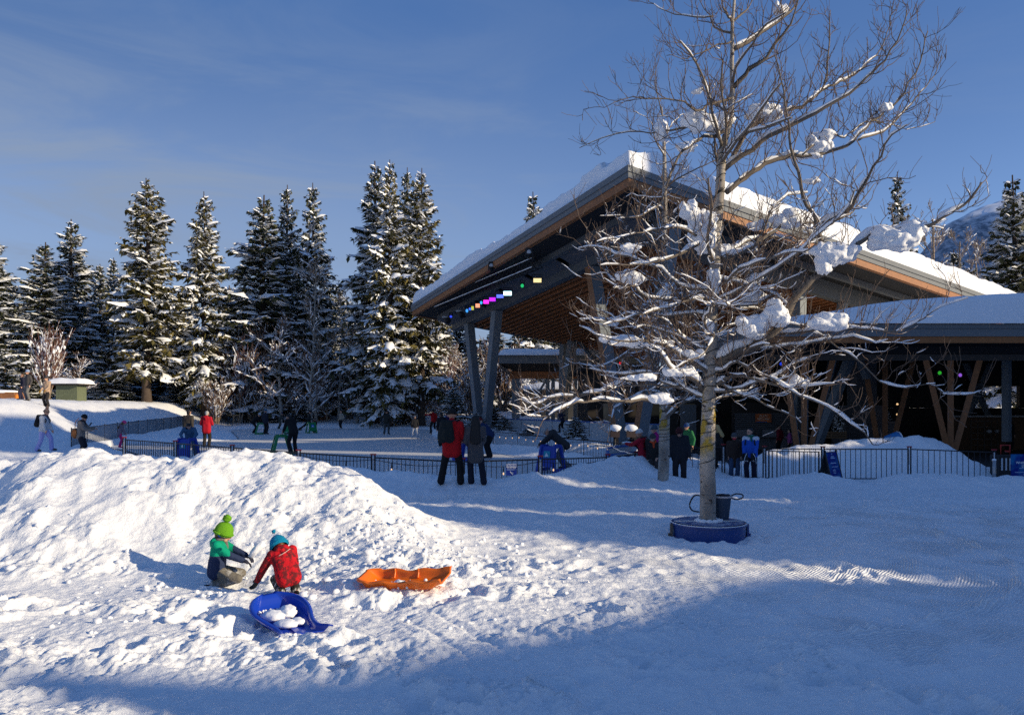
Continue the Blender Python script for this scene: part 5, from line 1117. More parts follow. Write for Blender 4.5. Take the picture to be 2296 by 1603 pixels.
        nb.blob(c-np.array([0, 0, rz*.2]), (rx*.75, ry*.8, rz*.6), 0, 16, 10, lump=.2, seed=k)
        cm = remesh(nb, max(.015, rx*.06), 3, 'snow_clump'); n_ = len(cm.vertices); co_ = np.empty(n_*3); cm.vertices.foreach_get('co', co_); co_ = co_.reshape(-1, 3); no_ = np.empty(n_*3); cm.vertices.foreach_get('normal', no_)
        dsp = noise(co_[:, 0]*9+co_[:, 1]*5, co_[:, 2]*9-co_[:, 1]*6, k)*.16*min(rx, rz)+noise(co_[:, 0]*24+co_[:, 1]*17, co_[:, 2]*22, k+40)*.012; co_ = co_+no_.reshape(-1, 3)*dsp[:, None]
        cm.vertices.foreach_set('co', co_.ravel()); cm.transform(Matrix.Translation([-float(v) for v in root.location])); child(cm, 'snow_clump', SNOW, root)
    # string of lights wound round the stem
    ca = thing('string_lights', cable_label, 'string lights', (W[0][0], d0, zb+.15))
    m = 900; t = np.linspace(0, 1, m); zz = .12+t*.62; turns = 30; ph = t*turns*6.283+1.5*noise(t*9, t*0, 5); ii = zz*(n-1)
    C = np.stack([np.interp(ii, np.arange(n), P[:, c]) for c in range(3)], 1); rr = np.interp(ii, np.arange(n), Rr)+.006
    C = C+np.c_[np.cos(ph)*rr, np.sin(ph)*rr, .06*noise(t*70, t*0, 8)]
    nb = NB(); nb.tube(C, .0058, 5); nb.build('cable', M('dark_cable', (.012, .018, .014), .5), ca)
    for Q, r, _ in L1[:5]:
        nb = NB()
        m = 260; t = np.linspace(0, .7, m); ii = t*(len(Q)-1); C = np.stack([np.interp(ii, np.arange(len(Q)), Q[:, c]) for c in range(3)], 1); rr = np.interp(ii, np.arange(len(Q)), r)+.006
        ph = t*55*6.28; C = C+np.c_[np.cos(ph)*rr*.6, np.cos(ph+.5)*rr*.8, np.sin(ph)*rr]; nb.tube(C, .005, 4)
        nb.build('branch_cable', M('dark_cable', (.012, .018, .014), .5), ca)
    return root
TR1 = [(1588, 1172, 40), (1587, 1120, 38), (1586, 1050, 37), (1588, 950, 34), (1590, 880, 31), (1593, 800, 29), (1597, 700, 28), (1602, 600, 26), (1610, 480, 24), (1617, 380, 21), (1621, 335, 20), (1632, 290, 13), (1642, 240, 11), (1641, 170, 10), (1641, 117, 10), (1643, 47, 8), (1650, -40, 5)]
LM1 = [
 (f4([(795, 1175), (900, 1120), (1060, 1040), (1170, 950), (1240, 820), (1340, 700), (1430, 640), (1550, 545), (1700, 430), (1850, 405), (2000, 385), (2100, 330), (2250, 240), (2330, 130)]), .105, -1.2),
 (f4([(1425, 640), (1410, 540), (1390, 420), (1370, 340), (1310, 230), (1280, 100), (1230, -60), (1215, -220), (1190, -420), (1140, -600)]), .055, -1.6),
 (f4([(1385, 375), (1500, 340), (1580, 270), (1640, 170), (1710, 40), (1800, -120), (1900, -200)]), .05, -2.0),
 (f3([(898, 285), (1000, 230), (1100, 160), (1200, 90), (1265, 20), (1310, -60)]), .045, .5),
 (f3([(903, 505), (960, 440), (1000, 390), (1080, 350), (1150, 240), (1230, 150), (1265, 50), (1290, -40)]), .05, -.6),
 (f3([(838, 990), (930, 850), (1010, 720), (1150, 660), (1290, 610), (1390, 540), (1440, 440), (1450, 250), (1460, 60)]), .055, .8),
 (f3([(1340, 580), (1440, 500), (1560, 450), (1700, 340), (1790, 200), (1812, 40)]), .03, 1.3),
 (f3([(848, 975), (980, 880), (1100, 790), (1200, 740), (1300, 690), (1420, 620), (1600, 520), (1700, 420), (1780, 340), (1860, 200), (1900, 60)]), .055, -.9),
 (f3([(862, 1105), (960, 1030), (1060, 950), (1200, 900), (1380, 890), (1560, 830), (1700, 700), (1830, 600), (1960, 400), (2020, 180)]), .06, .4),
 (f3([(1620, 805), (1780, 740), (1950, 560), (2060, 420), (2100, 320)]), .025, .9),
 (f3([(1300, 890), (1450, 780), (1540, 785), (1700, 690), (1900, 740), (2060, 700)]), .022, 1.5),
 (f3([(905, 560), (780, 590), (690, 640), (600, 580), (450, 570), (300, 560), (190, 605)]), .028, -.7),
 (f3([(872, 740), (800, 780), (720, 790), (640, 850), (560, 940), (500, 1150), (400, 1230), (300, 1250), (140, 1240)]), .038, -1.1),
 (f3([(815, 790), (690, 730), (540, 750), (450, 760), (250, 765), (20, 850)]), .03, .8),
 (f3([(890, 190), (800, 160), (770, 100), (740, 40), (700, -40)]), .025, .5),
 (f3([(780, 95), (600, 90), (450, 30), (410, -30)]), .016, .9),
 (f3([(900, 235), (760, 280), (640, 330), (520, 320)]), .018, -.6),
 (f3([(895, 130), (850, 60), (830, -30)]), .03, -.2), (f3([(905, 120), (980, 60), (1030, -30)]), .028, .3),
 (f4([(805, 575), (720, 480), (600, 540), (450, 590), (300, 600), (140, 605)]), .045, -.9),
 (f4([(765, 490), (640, 400), (500, 400), (340, 425), (120, 470)]), .03, -1.3),
 (f4([(845, 575), (920, 550), (1040, 480), (1180, 380), (1330, 360), (1480, 352), (1600, 280), (1710, 140)]), .05, .9),
 (f4([(835, 560), (1000, 460), (1150, 440), (1300, 470), (1420, 400)]), .03, 1.4),
 (f4([(770, 1235), (650, 1150), (540, 1080), (430, 1045), (250, 1040), (110, 1000)]), .05, -1.0),
 (f4([(1170, 1000), (1300, 985), (1420, 965), (1560, 960), (1700, 975), (1850, 980), (1980, 920), (2080, 850), (2250, 790)]), .03, -1.2),
 (f4([(900, 1110), (1100, 1080), (1300, 1060), (1440, 1030), (1600, 1010), (1700, 1045), (1790, 1030)]), .025, -.6),
 (f6([(835, 480), (760, 390), (640, 330), (520, 290), (460, 180), (330, 50), (240, -30)]), .055, -.8),
 (f6([(960, 455), (1050, 380), (1200, 330), (1400, 380), (1600, 430), (1800, 460), (2000, 430), (2220, 415)]), .045, -.8),
 (f6([(965, 590), (1150, 550), (1300, 520), (1450, 460)]), .02, .6),
 (f5([(2000, 860), (1800, 880), (1600, 880), (1400, 870), (1250, 900), (1100, 960), (950, 1020), (820, 1020), (710, 970)]), .038, -1.4),
 (f5([(1990, 650), (1700, 700), (1500, 790), (1300, 820), (1030, 850), (850, 910), (755, 850)]), .034, -.6),
 (f5([(1990, 600), (1800, 640), (1600, 630), (1400, 600), (1240, 580)]), .028, .9),
 (f5([(1995, 335), (1830, 420), (1700, 390), (1560, 330), (1430, 280), (1270, 200)]), .04, .3),
 (f7([(120, 330), (390, 490), (560, 600), (720, 750), (900, 800), (1100, 760), (1200, 850), (1420, 840)]), .018, -1.0),
 (f7([(280, 700), (180, 760), (60, 770), (-100, 740)]), .02, -.5),
 (f4([(790, 900), (650, 880), (500, 905), (330, 880), (200, 920)]), .032, .6), (f4([(830, 880), (1000, 850), (1150, 860), (1280, 800)]), .028, .7), (f4([(780, 1020), (600, 1010), (420, 960), (330, 970)]), .03, -.5)]
CL1 = [(1588, 273, 98, 46, .1), (1713, 252, 82, 42, .3), (1483, 284, 28, 62, .5), (1838, 322, 56, 42, .2), (1790, 347, 95, 20, .2), (1540, 330, 34, 22, 0), (1577, 512, 52, 100, -.1), (1545, 470, 34, 44, -.2), (1764, 489, 72, 40, .4), (2004, 528, 84, 58, -.8), (1872, 566, 76, 44, -.7),
       (1846, 580, 30, 62, -.7), (1740, 700, 48, 56, -.5), (1688, 733, 62, 44, -.4), (1858, 722, 72, 36, -.7), (1674, 551, 40, 26, .4), (1420, 622, 56, 26, -.4), (1600, 634, 24, 56, -.1), (1686, 632, 30, 42, .2), (1690, 662, 48, 28, .2), (1416, 556, 34, 20, -.5), (1520, 832, 62, 22, -.4), (1480, 893, 44, 22, -.6),
       (1786, 856, 34, 24, -.4), (1590, 740, 18, 44, -.1), (1404, 764, 74, 22, -.5), (1480, 770, 44, 18, -.3), (1700, 505, 44, 24, .5), (1820, 405, 30, 14, -.5), (1985, 242, 24, 20, .3), (1748, 22, 26, 30, .3), (1562, 205, 22, 12, 0), (2060, 512, 36, 18, -.9), (1560, 792, 40, 20, -.3), (1440, 845, 50, 16, -.6), (1620, 560, 40, 26, .1)]
birch('birch_tree', 'big snow laden birch growing from the round blue planter in the foreground', 'birch', 12.35, TR1, LM1, 9, 5, 5.6, CL1, 'dark cable of tiny lights wound round the big birch in the blue planter', 24, (.25, .44))
TR2 = [(1487, 1052, 27), (1489, 1000, 26), (1490, 950, 25), (1490, 860, 23), (1492, 760, 21), (1493, 660, 18), (1490, 560, 15), (1490, 440, 12), (1489, 330, 8), (1483, 240, 4)]
LM2 = [(f6([(430, 790), (520, 700), (650, 610), (800, 590), (960, 585)]), .06, -1.5), (f4([(500, 650), (440, 800), (370, 860), (310, 910), (170, 915), (20, 912)]), .055, -1.5), (f4([(372, 855), (260, 740), (180, 660), (110, 520), (60, 470)]), .04, -2),
       (f4([(515, 780), (650, 760), (760, 700)]), .04, 1), (f6([(420, 600), (300, 590), (100, 600), (-100, 580)]), .04, -1), (f4([(510, 560), (420, 480), (300, 500), (200, 560)]), .035, 1), (f4([(510, 420), (560, 300), (640, 250)]), .03, 1), (f3([(510, 900), (450, 800), (430, 700), (340, 640)]), .025, -1), (f3([(505, 800), (560, 700), (640, 640)]), .025, 1),
       (f3([(490, 640), (455, 480), (460, 390), (440, 300)]), .02, .4), (f3([(470, 520), (380, 440), (330, 350)]), .012, .5), (f4([(515, 900), (420, 940), (300, 1100), (250, 1200)]), .035, -1)]
CL2 = [(1494, 660, 32, 52, -.2), (1486, 290, 20, 40, 0), (1450, 705, 26, 16, -.6), (1375, 725, 20, 12, -1)]
birch('birch_tree', 'slimmer birch on the snow bank left of the big planter birch', 'birch', 20.0, TR2, LM2, 14, 9, 9.0, CL2, 'dark cable of tiny lights wound round the slimmer birch on the bank', 10, (.3, .7))
# ---------------------------------------------------------------- planter and what stands on it
PC = np.array([3.2, 12.35]); zg = -.03
PBL = M('blue_painted_steel', (.012, .045, .20), .35, .2, 4, spec=.5)
pl = thing('tree_planter', 'round dark blue planter cover with frosty top round the big birch', 'planter', (*PC, zg))
nb = NB(); k = 56; a = np.arange(k)*6.2832/k
ring = lambda r, z: np.c_[PC[0]+r*np.cos(a), PC[1]+r*np.sin(a), np.full(k, z)]
nb.add(np.vstack([ring(.565, zg-.2), ring(.585, zg+.215), ring(.605, zg+.22), ring(.605, zg+.245), ring(.55, zg+.25)]), [(j*k+i, j*k+(i+1) % k, (j+1)*k+(i+1) % k, (j+1)*k+i) for j in range(4) for i in range(k)], 0, False); nb.build('drum', PBL, pl)
FROST = bpy.data.materials.new('frosted_blue_lid'); FROST.use_nodes = True
def _frost(m):
    N = m.node_tree.nodes; L = m.node_tree.links; b = N['Principled BSDF']; tc = N.new('ShaderNodeTexCoord'); n = N.new('ShaderNodeTexNoise'); n.inputs['Scale'].default_value = 7; n.inputs['Detail'].default_value = 7; n.inputs['Roughness'].default_value = .7; L.new(tc.outputs['Object'], n.inputs['Vector'])
    r = N.new('ShaderNodeValToRGB'); r.color_ramp.elements[0].position = .42; r.color_ramp.elements[0].color = (.02, .05, .20, 1); r.color_ramp.elements[1].position = .72; r.color_ramp.elements[1].color = (.6, .65, .75, 1); L.new(n.outputs['Fac'], r.inputs[0]); L.new(r.outputs[0], b.inputs['Base Color']); b.inputs['Roughness'].default_value = .6
_frost(FROST)
for s in (1, -1):
    nb = NB(); aa = np.linspace(.02, math.pi-.02, 30)*s; v = np.vstack([np.c_[PC[0]+.56*np.cos(aa), PC[1]+s*.012+.54*np.sin(aa), np.full(30, zg+.262)], np.c_[PC[0]+.16*np.cos(aa), PC[1]+s*.012+.16*np.sin(aa), np.full(30, zg+.262)]])
    nb.add(v, [(i, i+1, 30+i+1, 30+i) if s > 0 else (30+i, 30+i+1, i+1, i) for i in range(29)]); nb.build('lid_half', FROST, pl)
nb = NB()
for r_ in (.6,): nb.tube(np.vstack([ring(r_, zg+.252), ring(r_, zg+.252)[:1]]), .007, 5)
nb.tube([(PC[0]-.56, PC[1], zg+.266), (PC[0]+.56, PC[1], zg+.266)], .008, 5); nb.build('frost_rim', SNOWB, pl)
for s in (-1, 1):
    nb = NB(); nb.box((PC[0]+s*.615, PC[1]-.05, zg+.13), (.03, .1, .2)); nb.box((PC[0]+s*.64, PC[1]-.05, zg+.05), (.05, .05, .05)); nb.build('latch', M('brown_latch', (.12, .09, .07), .6) if s < 0 else PBL, pl)
nb = NB()
for q in range(11):
    t = q*.57; nb.blob((PC[0]+.17*math.cos(t), PC[1]-.02+.16*math.sin(t), zg+.275), (.06, .06, .035), 0, 10, 7, lump=.3, seed=q)
nb.build('snow_collar', SNOWB, pl)
# bucket
bk = np.array([PC[0]+.255, PC[1]+.12, zg+.265]); b = thing('bucket', 'tall dark bucket with loose strap handles standing on the planter behind the birch', 'bucket', bk)
nb = NB(); nb.cyl(bk, .105, .40, 28, 0, .15); nb.build('body', M('slate_canvas', (.03, .05, .085), .6, .15), b)
nb = NB(); kk = np.arange(29)*6.2832/28; nb.tube(np.c_[bk[0]+.152*np.cos(kk), bk[1]+.152*np.sin(kk), np.full(29, bk[2]+.385)], .018, 6, cap=False); nb.build('rim', M('pale_rim', (.45, .42, .42), .6), b)
nb = NB(); nb.blob(bk+(0, 0, .40), (.13, .13, .03), lump=.3); nb.build('contents', M('dark_cloth', (.02, .02, .03), .8), b)
STRAP = M('black_strap', (.012, .013, .018), .6)
nb = NB(); nb.tube(spline([bk+(.14, 0, .39), bk+(.22, -.02, .43), bk+(.32, -.03, .42), bk+(.33, -.03, .37), bk+(.24, -.02, .34), bk+(.145, 0, .36)], 30), .012, 6); nb.build('strap_handle', STRAP, b)
nb = NB(); q = at(1560, 1130, 12.5); nb.tube(spline([bk+(-.14, .0, .36), bk+(-.3, .06, .38), np.array([q[0]-.02, q[1], q[2]+.14]), np.array([q[0]-.1, q[1], q[2]]), np.array([q[0]-.06, q[1], q[2]-.1]), np.array([q[0]+.06, q[1]+.02, q[2]-.13])], 30), .013, 6); nb.build('strap_handle', STRAP, b)
# ================================================================ CHILDREN AND SLEDS
def pattern_mat(name, ca, cb, sc, lo, hi):
    m = bpy.data.materials.new(name); m.use_nodes = True; N = m.node_tree.nodes; L = m.node_tree.links; b = N['Principled BSDF']; b.inputs['Roughness'].default_value = .8; b.inputs['Specular IOR Level'].default_value = .2
    tc = N.new('ShaderNodeTexCoord'); n = N.new('ShaderNodeTexNoise'); n.inputs['Scale'].default_value = sc; n.inputs['Detail'].default_value = 5; n.inputs['Roughness'].default_value = .65; L.new(tc.outputs['Object'], n.inputs['Vector'])
    r = N.new('ShaderNodeValToRGB'); r.color_ramp.elements[0].position = lo; r.color_ramp.elements[0].color = (*ca, 1); r.color_ramp.elements[1].position = hi; r.color_ramp.elements[1].color = (*cb, 1); L.new(n.outputs['Fac'], r.inputs[0]); L.new(r.outputs[0], b.inputs['Base Color'])
    n2 = N.new('ShaderNodeTexNoise'); n2.inputs['Scale'].default_value = 16; n2.inputs['Detail'].default_value = 3; L.new(tc.outputs['Object'], n2.inputs['Vector']); bp = N.new('ShaderNodeBump'); bp.inputs['Strength'].default_value = .5; bp.inputs['Distance'].default_value = .03; L.new(n2.outputs['Fac'], bp.inputs['Height']); L.new(bp.outputs['Normal'], b.inputs['Normal']); return m
def kneel(J, s=1):
    for n in 'lr': J[n+'t'] = J[n+'a']+np.array([0, -.17, -.03])
    return J
gx, gd = xy(488, 9.22); g0 = gz0(gx, gd)
GK = kneel(sk(lean=6, pel=(0, -.02, -.60), la=(-.12, .0, .07), ra=(.12, -.02, .07), lw=(-.02, .52, .55), rw=(.13, .47, .50), head=(12, -6), lpole=(-.5, -.6, -.7), rpole=(.5, -.6, -.7)))
def gfn(c): return np.where((c[:, 2] > .60) & ~((c[:, 1] > .26) & (c[:, 2] < .74)), 0, 1)
gk = person('child in a green and navy jacket and lime pompom hat kneeling in the snow', (gx, gd, g0-.0), RD(-80), H=1.13, J=GK, jacket_mats=[cloth((.0, .30, .17)), cloth((.022, .035, .085))], jacket_fn=gfn, hem=.14, leg_mat=pattern_mat('snowy_khaki', (.16, .145, .12), (.6, .6, .6), 5, .52, .70),
            hat=(.16, .42, .015), pom=1.15, hatz=-.012, hatg=1.16, hood=True, scarf=(.16, .14, .14), hair=HAIRBR, vox=.013, face=True, headk=1.32, gloves=(.018, .02, .04), handk=1.05, big=1.08, wide=1.1)
H_ = GK['H']; hc_ = GK['head']
nb = NB()
for s in (-1, 1): nb.blob(hc_+H_ @ (np.array([s*.092, -.02, -.01])*1.32), (.03, .05, .055), 0, 12, 8)
nb.build('ear_band', cloth((.02, .08, .42)), gk, world=False)
def kid_world(root, p): return np.array(root.location)+rotz(root.rotation_euler[2]) @ (np.asarray(p)*root.scale[0])
p = kid_world(gk, (.06, .66, .60)); t = thing('snow_chunk', 'long slab of snow held up in the gloves of the green jacketed child', 'snow chunk', p)
nb = NB(); nb.blob(p+(.02, .02, .05), (.045, .05, .135), 0, 18, 12, roty(.75), lump=.22, seed=5); nb.build('slab', SNOW, t)
rx, rd = xy(646, 8.55); r0 = gz0(rx, rd)
RK = kneel(sk(lean=30, side=-10, pel=(0, -.04, -.60), la=(-.13, -.02, .07), ra=(.13, -.02, .07), lw=(-.52, .36, .16), rw=(.12, .46, .34), head=(14, 14), lpole=(-.8, -.3, .3), rpole=(.5, -.6, -.5)))
rk = person('child in a red patterned jacket with a turquoise hat kneeling with its back to us', (rx, rd, r0), RD(28), H=1.06, J=RK, jacket_mats=pattern_mat('red_print', (.14, .012, .016), (.50, .008, .016), 9, .46, .52), hem=.13,
            leg_mat=pattern_mat('snowy_black', (.03, .028, .026), (.6, .6, .6), 8, .50, .66), hat=(.0, .26, .46), pom=.6, hatz=-.055, hatg=1.22, hood=True, scarf=(.48, .01, .02), hair=HAIRBR, vox=.013, headk=1.3, gloves=(.03, .03, .028), handk=1.05, big=1.12, wide=1.12)
BK = RK['B']
nb = NB(); c = RK['chest']; nb.tube(spline([c+BK @ [-.10, -.225, .0], c+BK @ [0, -.245, .02], c+BK @ [.12, -.235, .07]], 12), .006, 5); nb.build('reflective_piping', M('piping', (.6, .5, .45), .4), rk, world=False)
# ---- blue scoop sled
def sled_mesh(w, zr, zf, L, notch=0, n=44, m=22, thick=.012, lip=.035, seats=True):
    """w(t) half width, zr(t) rim height, zf(t) floor height along t=0..1"""
    nb = NB(); v = []
    for i in range(n+1):
        t = i/n; W = w(t); r = zr(t); f = zf(t)
        for j in range(m+1):
            u = j/m*2-1; a = abs(u)
            if a < .62: x = a/.62*.80*W; z = f
            elif a < .9: q = (a-.62)/.28; x = W*(.80+.16*q); z = f+(r-f)*(q**1.25)
            else: q = (a-.9)/.1; x = W*.96+lip*q; z = r-(.012*max(0, q-.5)*2)
            x = math.copysign(x, u); y = -L*t
            if notch and t > .86: y += notch*(1-a**1.6)*(t-.86)/.14
            v.append((x, y, z))
    v = np.array(v); k = m+1; i = np.arange(n)[:, None]*k+np.arange(m)[None, :]; q = np.stack([i, i+1, i+k+1, i+k], -1).reshape(-1, 4)
    N0 = len(v); b = v.copy(); b[:, 2] -= thick
    nb.add(np.vstack([v, b]), np.vstack([q[:, ::-1], q+N0]), 0, True)
    e = [(j, j+1) for j in range(m)]+[(n*k+j+1, n*k+j) for j in range(m)]+[((j+1)*k, j*k) for j in range(n)]+[(j*k+m, (j+1)*k+m) for j in range(n)]
    nb.F.append((np.array([(a, c, c+N0, a+N0) for a, c in e]), 0, False)); return nb
PLB = M('glossy_blue_plastic', (.008, .045, .42), .22, .04, 2, spec=.6); PLO = M('orange_plastic', (.80, .16, .008), .35, .05, 2, spec=.45)
bw_ = lambda t: (.235*math.sin(min(1, (t+.015)/.34)*math.pi/2)**.55)*(1 if t < .36 else 1-.34*ss(.36, .78, t)+.26*ss(.80, 1, t))
blue = thing('scoop_sled', 'glossy blue scoop shaped snow sled holding lumps of snow', 'sled', (0, 0, 0))
nb = sled_mesh(bw_, lambda t: .17-.075*ss(0, .75, t)+.02*ss(.85, 1, t), lambda t: .02+.14*(1-ss(0, .16, t))**2+.03*ss(.85, 1, t), .96, .10); nb.build('shell', PLB, blue, world=False)
nb = NB(); nb.bar((0, -.33, .026), (0, -.80, .026), .05, .018); nb.build('rib', PLB, blue, world=False)
bx, bd = xy(600, 7.72); uu = np.linspace(-.2, .2, 9); vv = np.linspace(0, -.95, 20); Ux, Vy = np.meshgrid(uu, vv); cs_, sn_ = math.cos(R(36)), math.sin(R(36)); hz_ = ground(bx+Ux.ravel()*cs_-Vy.ravel()*sn_, bd+Ux.ravel()*sn_+Vy.ravel()*cs_)
blue.scale = (1.08, 1.08, 1.0); blue.location = (bx, bd+.04, float(np.percentile(hz_, 80))+.05); blue.rotation_euler = (R(5), R(-4), R(36))
mw = Matrix.LocRotScale(blue.location, blue.rotation_euler, None)
for i, (x, y, rx_, ry_, rz_, lb) in enumerate(((-.07, -.36, .10, .13, .055, 'rounded snow lump on the left in the blue sled'), (.08, -.34, .09, .145, .06, 'biggest snow lump on the right in the blue sled'), (-.035, -.62, .085, .12, .042, 'long snow lump nearest the tail of the blue sled'), (.075, -.63, .055, .085, .036, 'small round snow lump at the tail of the blue sled'))):
    p = mw @ Vector((x, y, .055)); t = thing('snow_lump', lb, 'snow lump', p, 0, 'snow lumps in the blue sled'); nb = NB(); nb.blob((0, 0, 0), (rx_, ry_, rz_), 0, 22, 14, rotz(R(36+(20, -15, 40, 10)[i])), lump=.14, seed=i*4+2); nb.build('lump', SNOW, t, world=False)
t = thing('snow_scatter', 'loose snow crumbs on the floor of the blue sled', 'snow', mw @ Vector((0, -.2, .03))); nb = NB()
for i in range(46): nb.blob(np.array(mw @ Vector((random.uniform(-.16, .15), random.uniform(-.12, -.30), .034+random.uniform(0, .01)))), random.uniform(.006, .018), 0, 6, 4)
nb.build('crumbs', SNOW, t); t['kind'] = 'stuff'
# ---- orange toboggan
ow = lambda t: .20*(math.sin(min(1, (t+.05)/.2)*math.pi/2)**.5)*(1-.08*ss(.35, .5, t)+.07*ss(.55, .75, t))
orange = thing('toboggan', 'long orange plastic toboggan lying on the churned snow', 'sled', (0, 0, 0))
nb = sled_mesh(ow, lambda t: .145-.03*math.sin(t*math.pi)+.012*math.cos(t*6*math.pi)*(.15 < t < .9), lambda t: .02+.115*(1-ss(0, .18, t))**1.5+.06*ss(.82, 1, t)**1.3, 1.02, 0, lip=.03, thick=.014); nb.build('shell', PLO, orange, world=False)
nb = NB()
for s in (-1, 1):
    for y in (-.33, -.62): nb.tube(spline([(s*.135, y, .03), (s*.172, y, .075), (s*.188, y, .125)], 8), .012, 6)
nb.build('rib', PLO, orange, world=False)
ox, od = xy(815, 8.72); orange.location = (ox, od, gz0(ox, od)+.03); orange.rotation_euler = (R(-4), R(-9), R(76))
mo = Matrix.LocRotScale(orange.location, orange.rotation_euler, None)
t = thing('snow_scatter', 'thin snow drift lying in the orange toboggan', 'snow', mo @ Vector((0, -.4, .03))); nb = NB()
for i in range(60): nb.blob(np.array(mo @ Vector((random.gauss(-.06, .05), random.gauss(-.45, .18), .032))), random.uniform(.006, .022), 0, 6, 4)
nb.build('crumbs', SNOW, t); t['kind'] = 'stuff'

# loose chunks of snow on the mound's shoulder and round the children
def chunks():
    nb = NB(); rs = np.random.default_rng(5); n = 0
    X = np.concatenate([rs.normal(-1.5, .9, 300), rs.normal(-3.0, .9, 90), rs.uniform(-8, 1, 130)]); Y = np.concatenate([rs.normal(10.3, .7, 300), rs.normal(8.8, .45, 90), rs.uniform(6.2, 10.3, 130)])
    Z = ground(X, Y)
    for x, y, z in zip(X, Y, Z):
        s = float(np.clip(rs.lognormal(-3.9, .5), .006, .06)); nb.blob((x, y, z+s*.25), (s*rs.uniform(.8, 1.4), s*rs.uniform(.8, 1.3), s*.8), 0, 8, 6, rotz(rs.uniform(0, 6)), lump=.45, seed=n); n += 1
    struct('snow_clods', nb, SNOW, 'stuff')
chunks()

# ================================================================ FENCES
FM = M('black_fence_steel', (.012, .013, .018), .45, .2, 3); CAPM = M('red_cap', (.35, .03, .04), .5); WHT = M('white_plate', (.55, .56, .58), .6)
def fence(name, label, pts, tops, h=1.02, posts='double', sp=.125, maxp=2.6):
    fr = thing(name, label, 'fence', (*pts[0], tops[0]-h))
    P3 = []
    for (a, b, za, zb_) in zip(pts[:-1], pts[1:], tops[:-1], tops[1:]):
        L = math.hypot(b[0]-a[0], b[1]-a[1]); n = max(1, round(L/maxp))
        for k in range(n): P3.append(np.array([a[0]+(b[0]-a[0])*k/n, a[1]+(b[1]-a[1])*k/n, za+(zb_-za)*k/n]))
    P3.append(np.array([*pts[-1], tops[-1]]))
    for a, b in zip(P3[:-1], P3[1:]):
        d = unit(b-a); A = a+d*.07; B_ = b-d*.07; nb = NB(); dz = np.array([0, 0, h-.1])
        nb.bar(A, B_, .03, .035); nb.bar(A-dz, B_-dz, .03, .03); L = np.linalg.norm(B_-A); n = max(2, int(L/sp))
        for k in range(1, n):
            c = A+(B_-A)*k/n; nb.bar(c-dz, c-(0, 0, .017), .016, .016, up=(0, 1, 0))
        nb.build('panel', FM, fr)
    for a in P3:
        nb = NB()
        for s in ((-.045, .045) if posts == 'double' else (0,)): nb.box(a+(s, 0, -h/2+.03), (.035, .035, h+.08))
        if posts == 'double': nb.box(a+(0, 0, -.25), (.05, .012, .5), 1)
        nb.build('post', [FM, WHT], fr)
        if posts == 'double': nb = NB(); nb.box(a+(0, 0, .085), (.15, .06, .035)); nb.build('post_cap', CAPM, fr)
    return P3
def lights(label, P3, drop, step, cat='string lights', e=2.2, glow=.5):
    t = thing('festoon_lights', label, cat, P3[0]); nb = NB(); Q = []
    for a, b in zip(P3[:-1], P3[1:]):
        for k in range(10): u = k/10; Q.append(a+(b-a)*u+np.array([0, -.03, -.05-.10*math.sin(math.pi*u)]))
    Q = np.array(Q); nb.tube(Q, .009, 5); nb.build('cable', FM, t)
    L = np.linalg.norm(np.diff(Q, axis=0), axis=1); cs = np.r_[0, np.cumsum(L)]
    for s in np.arange(.3, cs[-1], step):
        p = np.array([np.interp(s, cs, Q[:, c]) for c in range(3)])-(0, 0, drop); nb = NB(); nb.tube([p+(0, 0, drop), p+(0, 0, .03)], [.008, .02], 6); so = nb.build('socket', FM, t)
        nb = NB(); nb.blob(p-(0, 0, .02), (.02, .02, .034), 0, 8, 6); nb.build('bulb', M('warm_bulb', (1, .72, .42), .3, 0, emit=(1, .62, .3), es=.9), so, world=True) if False else nb.build('bulb', M('warm_bulb', (1, .72, .42), .3, 0, emit=(1, .62, .3), es=.9), t)
nP = fence('rink_fence', 'black picket fence along the near edge of the ice rink, half sunk in snow', FENCE_NEAR[1:7]+FENCE_NEAR[8:], [.93, .88, .83, .78, .75, .71, .75, .62, .58], maxp=3.4)
lights('warm bulbs on a cable strung along the near rink fence', nP[3:], .16, 1.55)
lp = [at(160, 962, 34), at(197, 958, 37), at(235, 953, 40), at(310, 944, 48), at(367, 938, 56), at(412, 933, 64), at(470, 931.5, 72), at(570, 930.5, 76), at(760, 932.5, 75.5), at(924, 935.5, 73.5), at(1014, 939, 69)]
fence('rink_fence', 'black picket fence curving round the left and far side of the ice rink', [(p[0], p[1]) for p in lp], [p[2] for p in lp], 1.1, 'single', .15, 3.2)
rp_ = [at(1037, 955, 50), at(1070, 962, 43), at(1107, 968, 38.8), at(1161, 972, 36), at(1228, 979.5, 33), at(1309, 987, 29.5), at(1397, 994, 26.6)]
rP = fence('rink_fence', 'black picket fence with tiny lights between the ice and the pavilion', [(p[0], p[1]) for p in rp_], [p[2] for p in rp_], 1.05, 'single', .125, 2.6)
lights('warm bulbs on a cable strung along the fence below the pavilion', rP, .10, .8)
sp_ = [at(1535, 1004, 25.9), at(1622, 1002, 25.6), at(1714, 1006, 25.5), at(1845, 1007, 25.4), at(2039, 1007, 25.2), at(2229, 1014, 24.7)]
fence('walkway_fence', 'black picket fence in front of the big snow heap on the right', [(p[0], p[1]) for p in sp_], [p[2] for p in sp_], 1.08, 'double', .165, 3.4)
gp = [at(1724, 1011, 25.2), at(1836, 1013, 25.1)]
gt = thing('barrier_panel', 'separate black barrier panel leaning in front of the fence beside the blue notice', 'barrier', (gp[0][0], gp[0][1], -.4)); nb = NB(); dz = np.array([0, 0, .95])
nb.bar(gp[0], gp[1], .03, .03); nb.bar(gp[0]-dz, gp[1]-dz, .03, .03)
for q in gp: nb.bar(q-dz-(0, 0, .05), q+(0, 0, .015), .04, .04, up=(0, 1, 0))
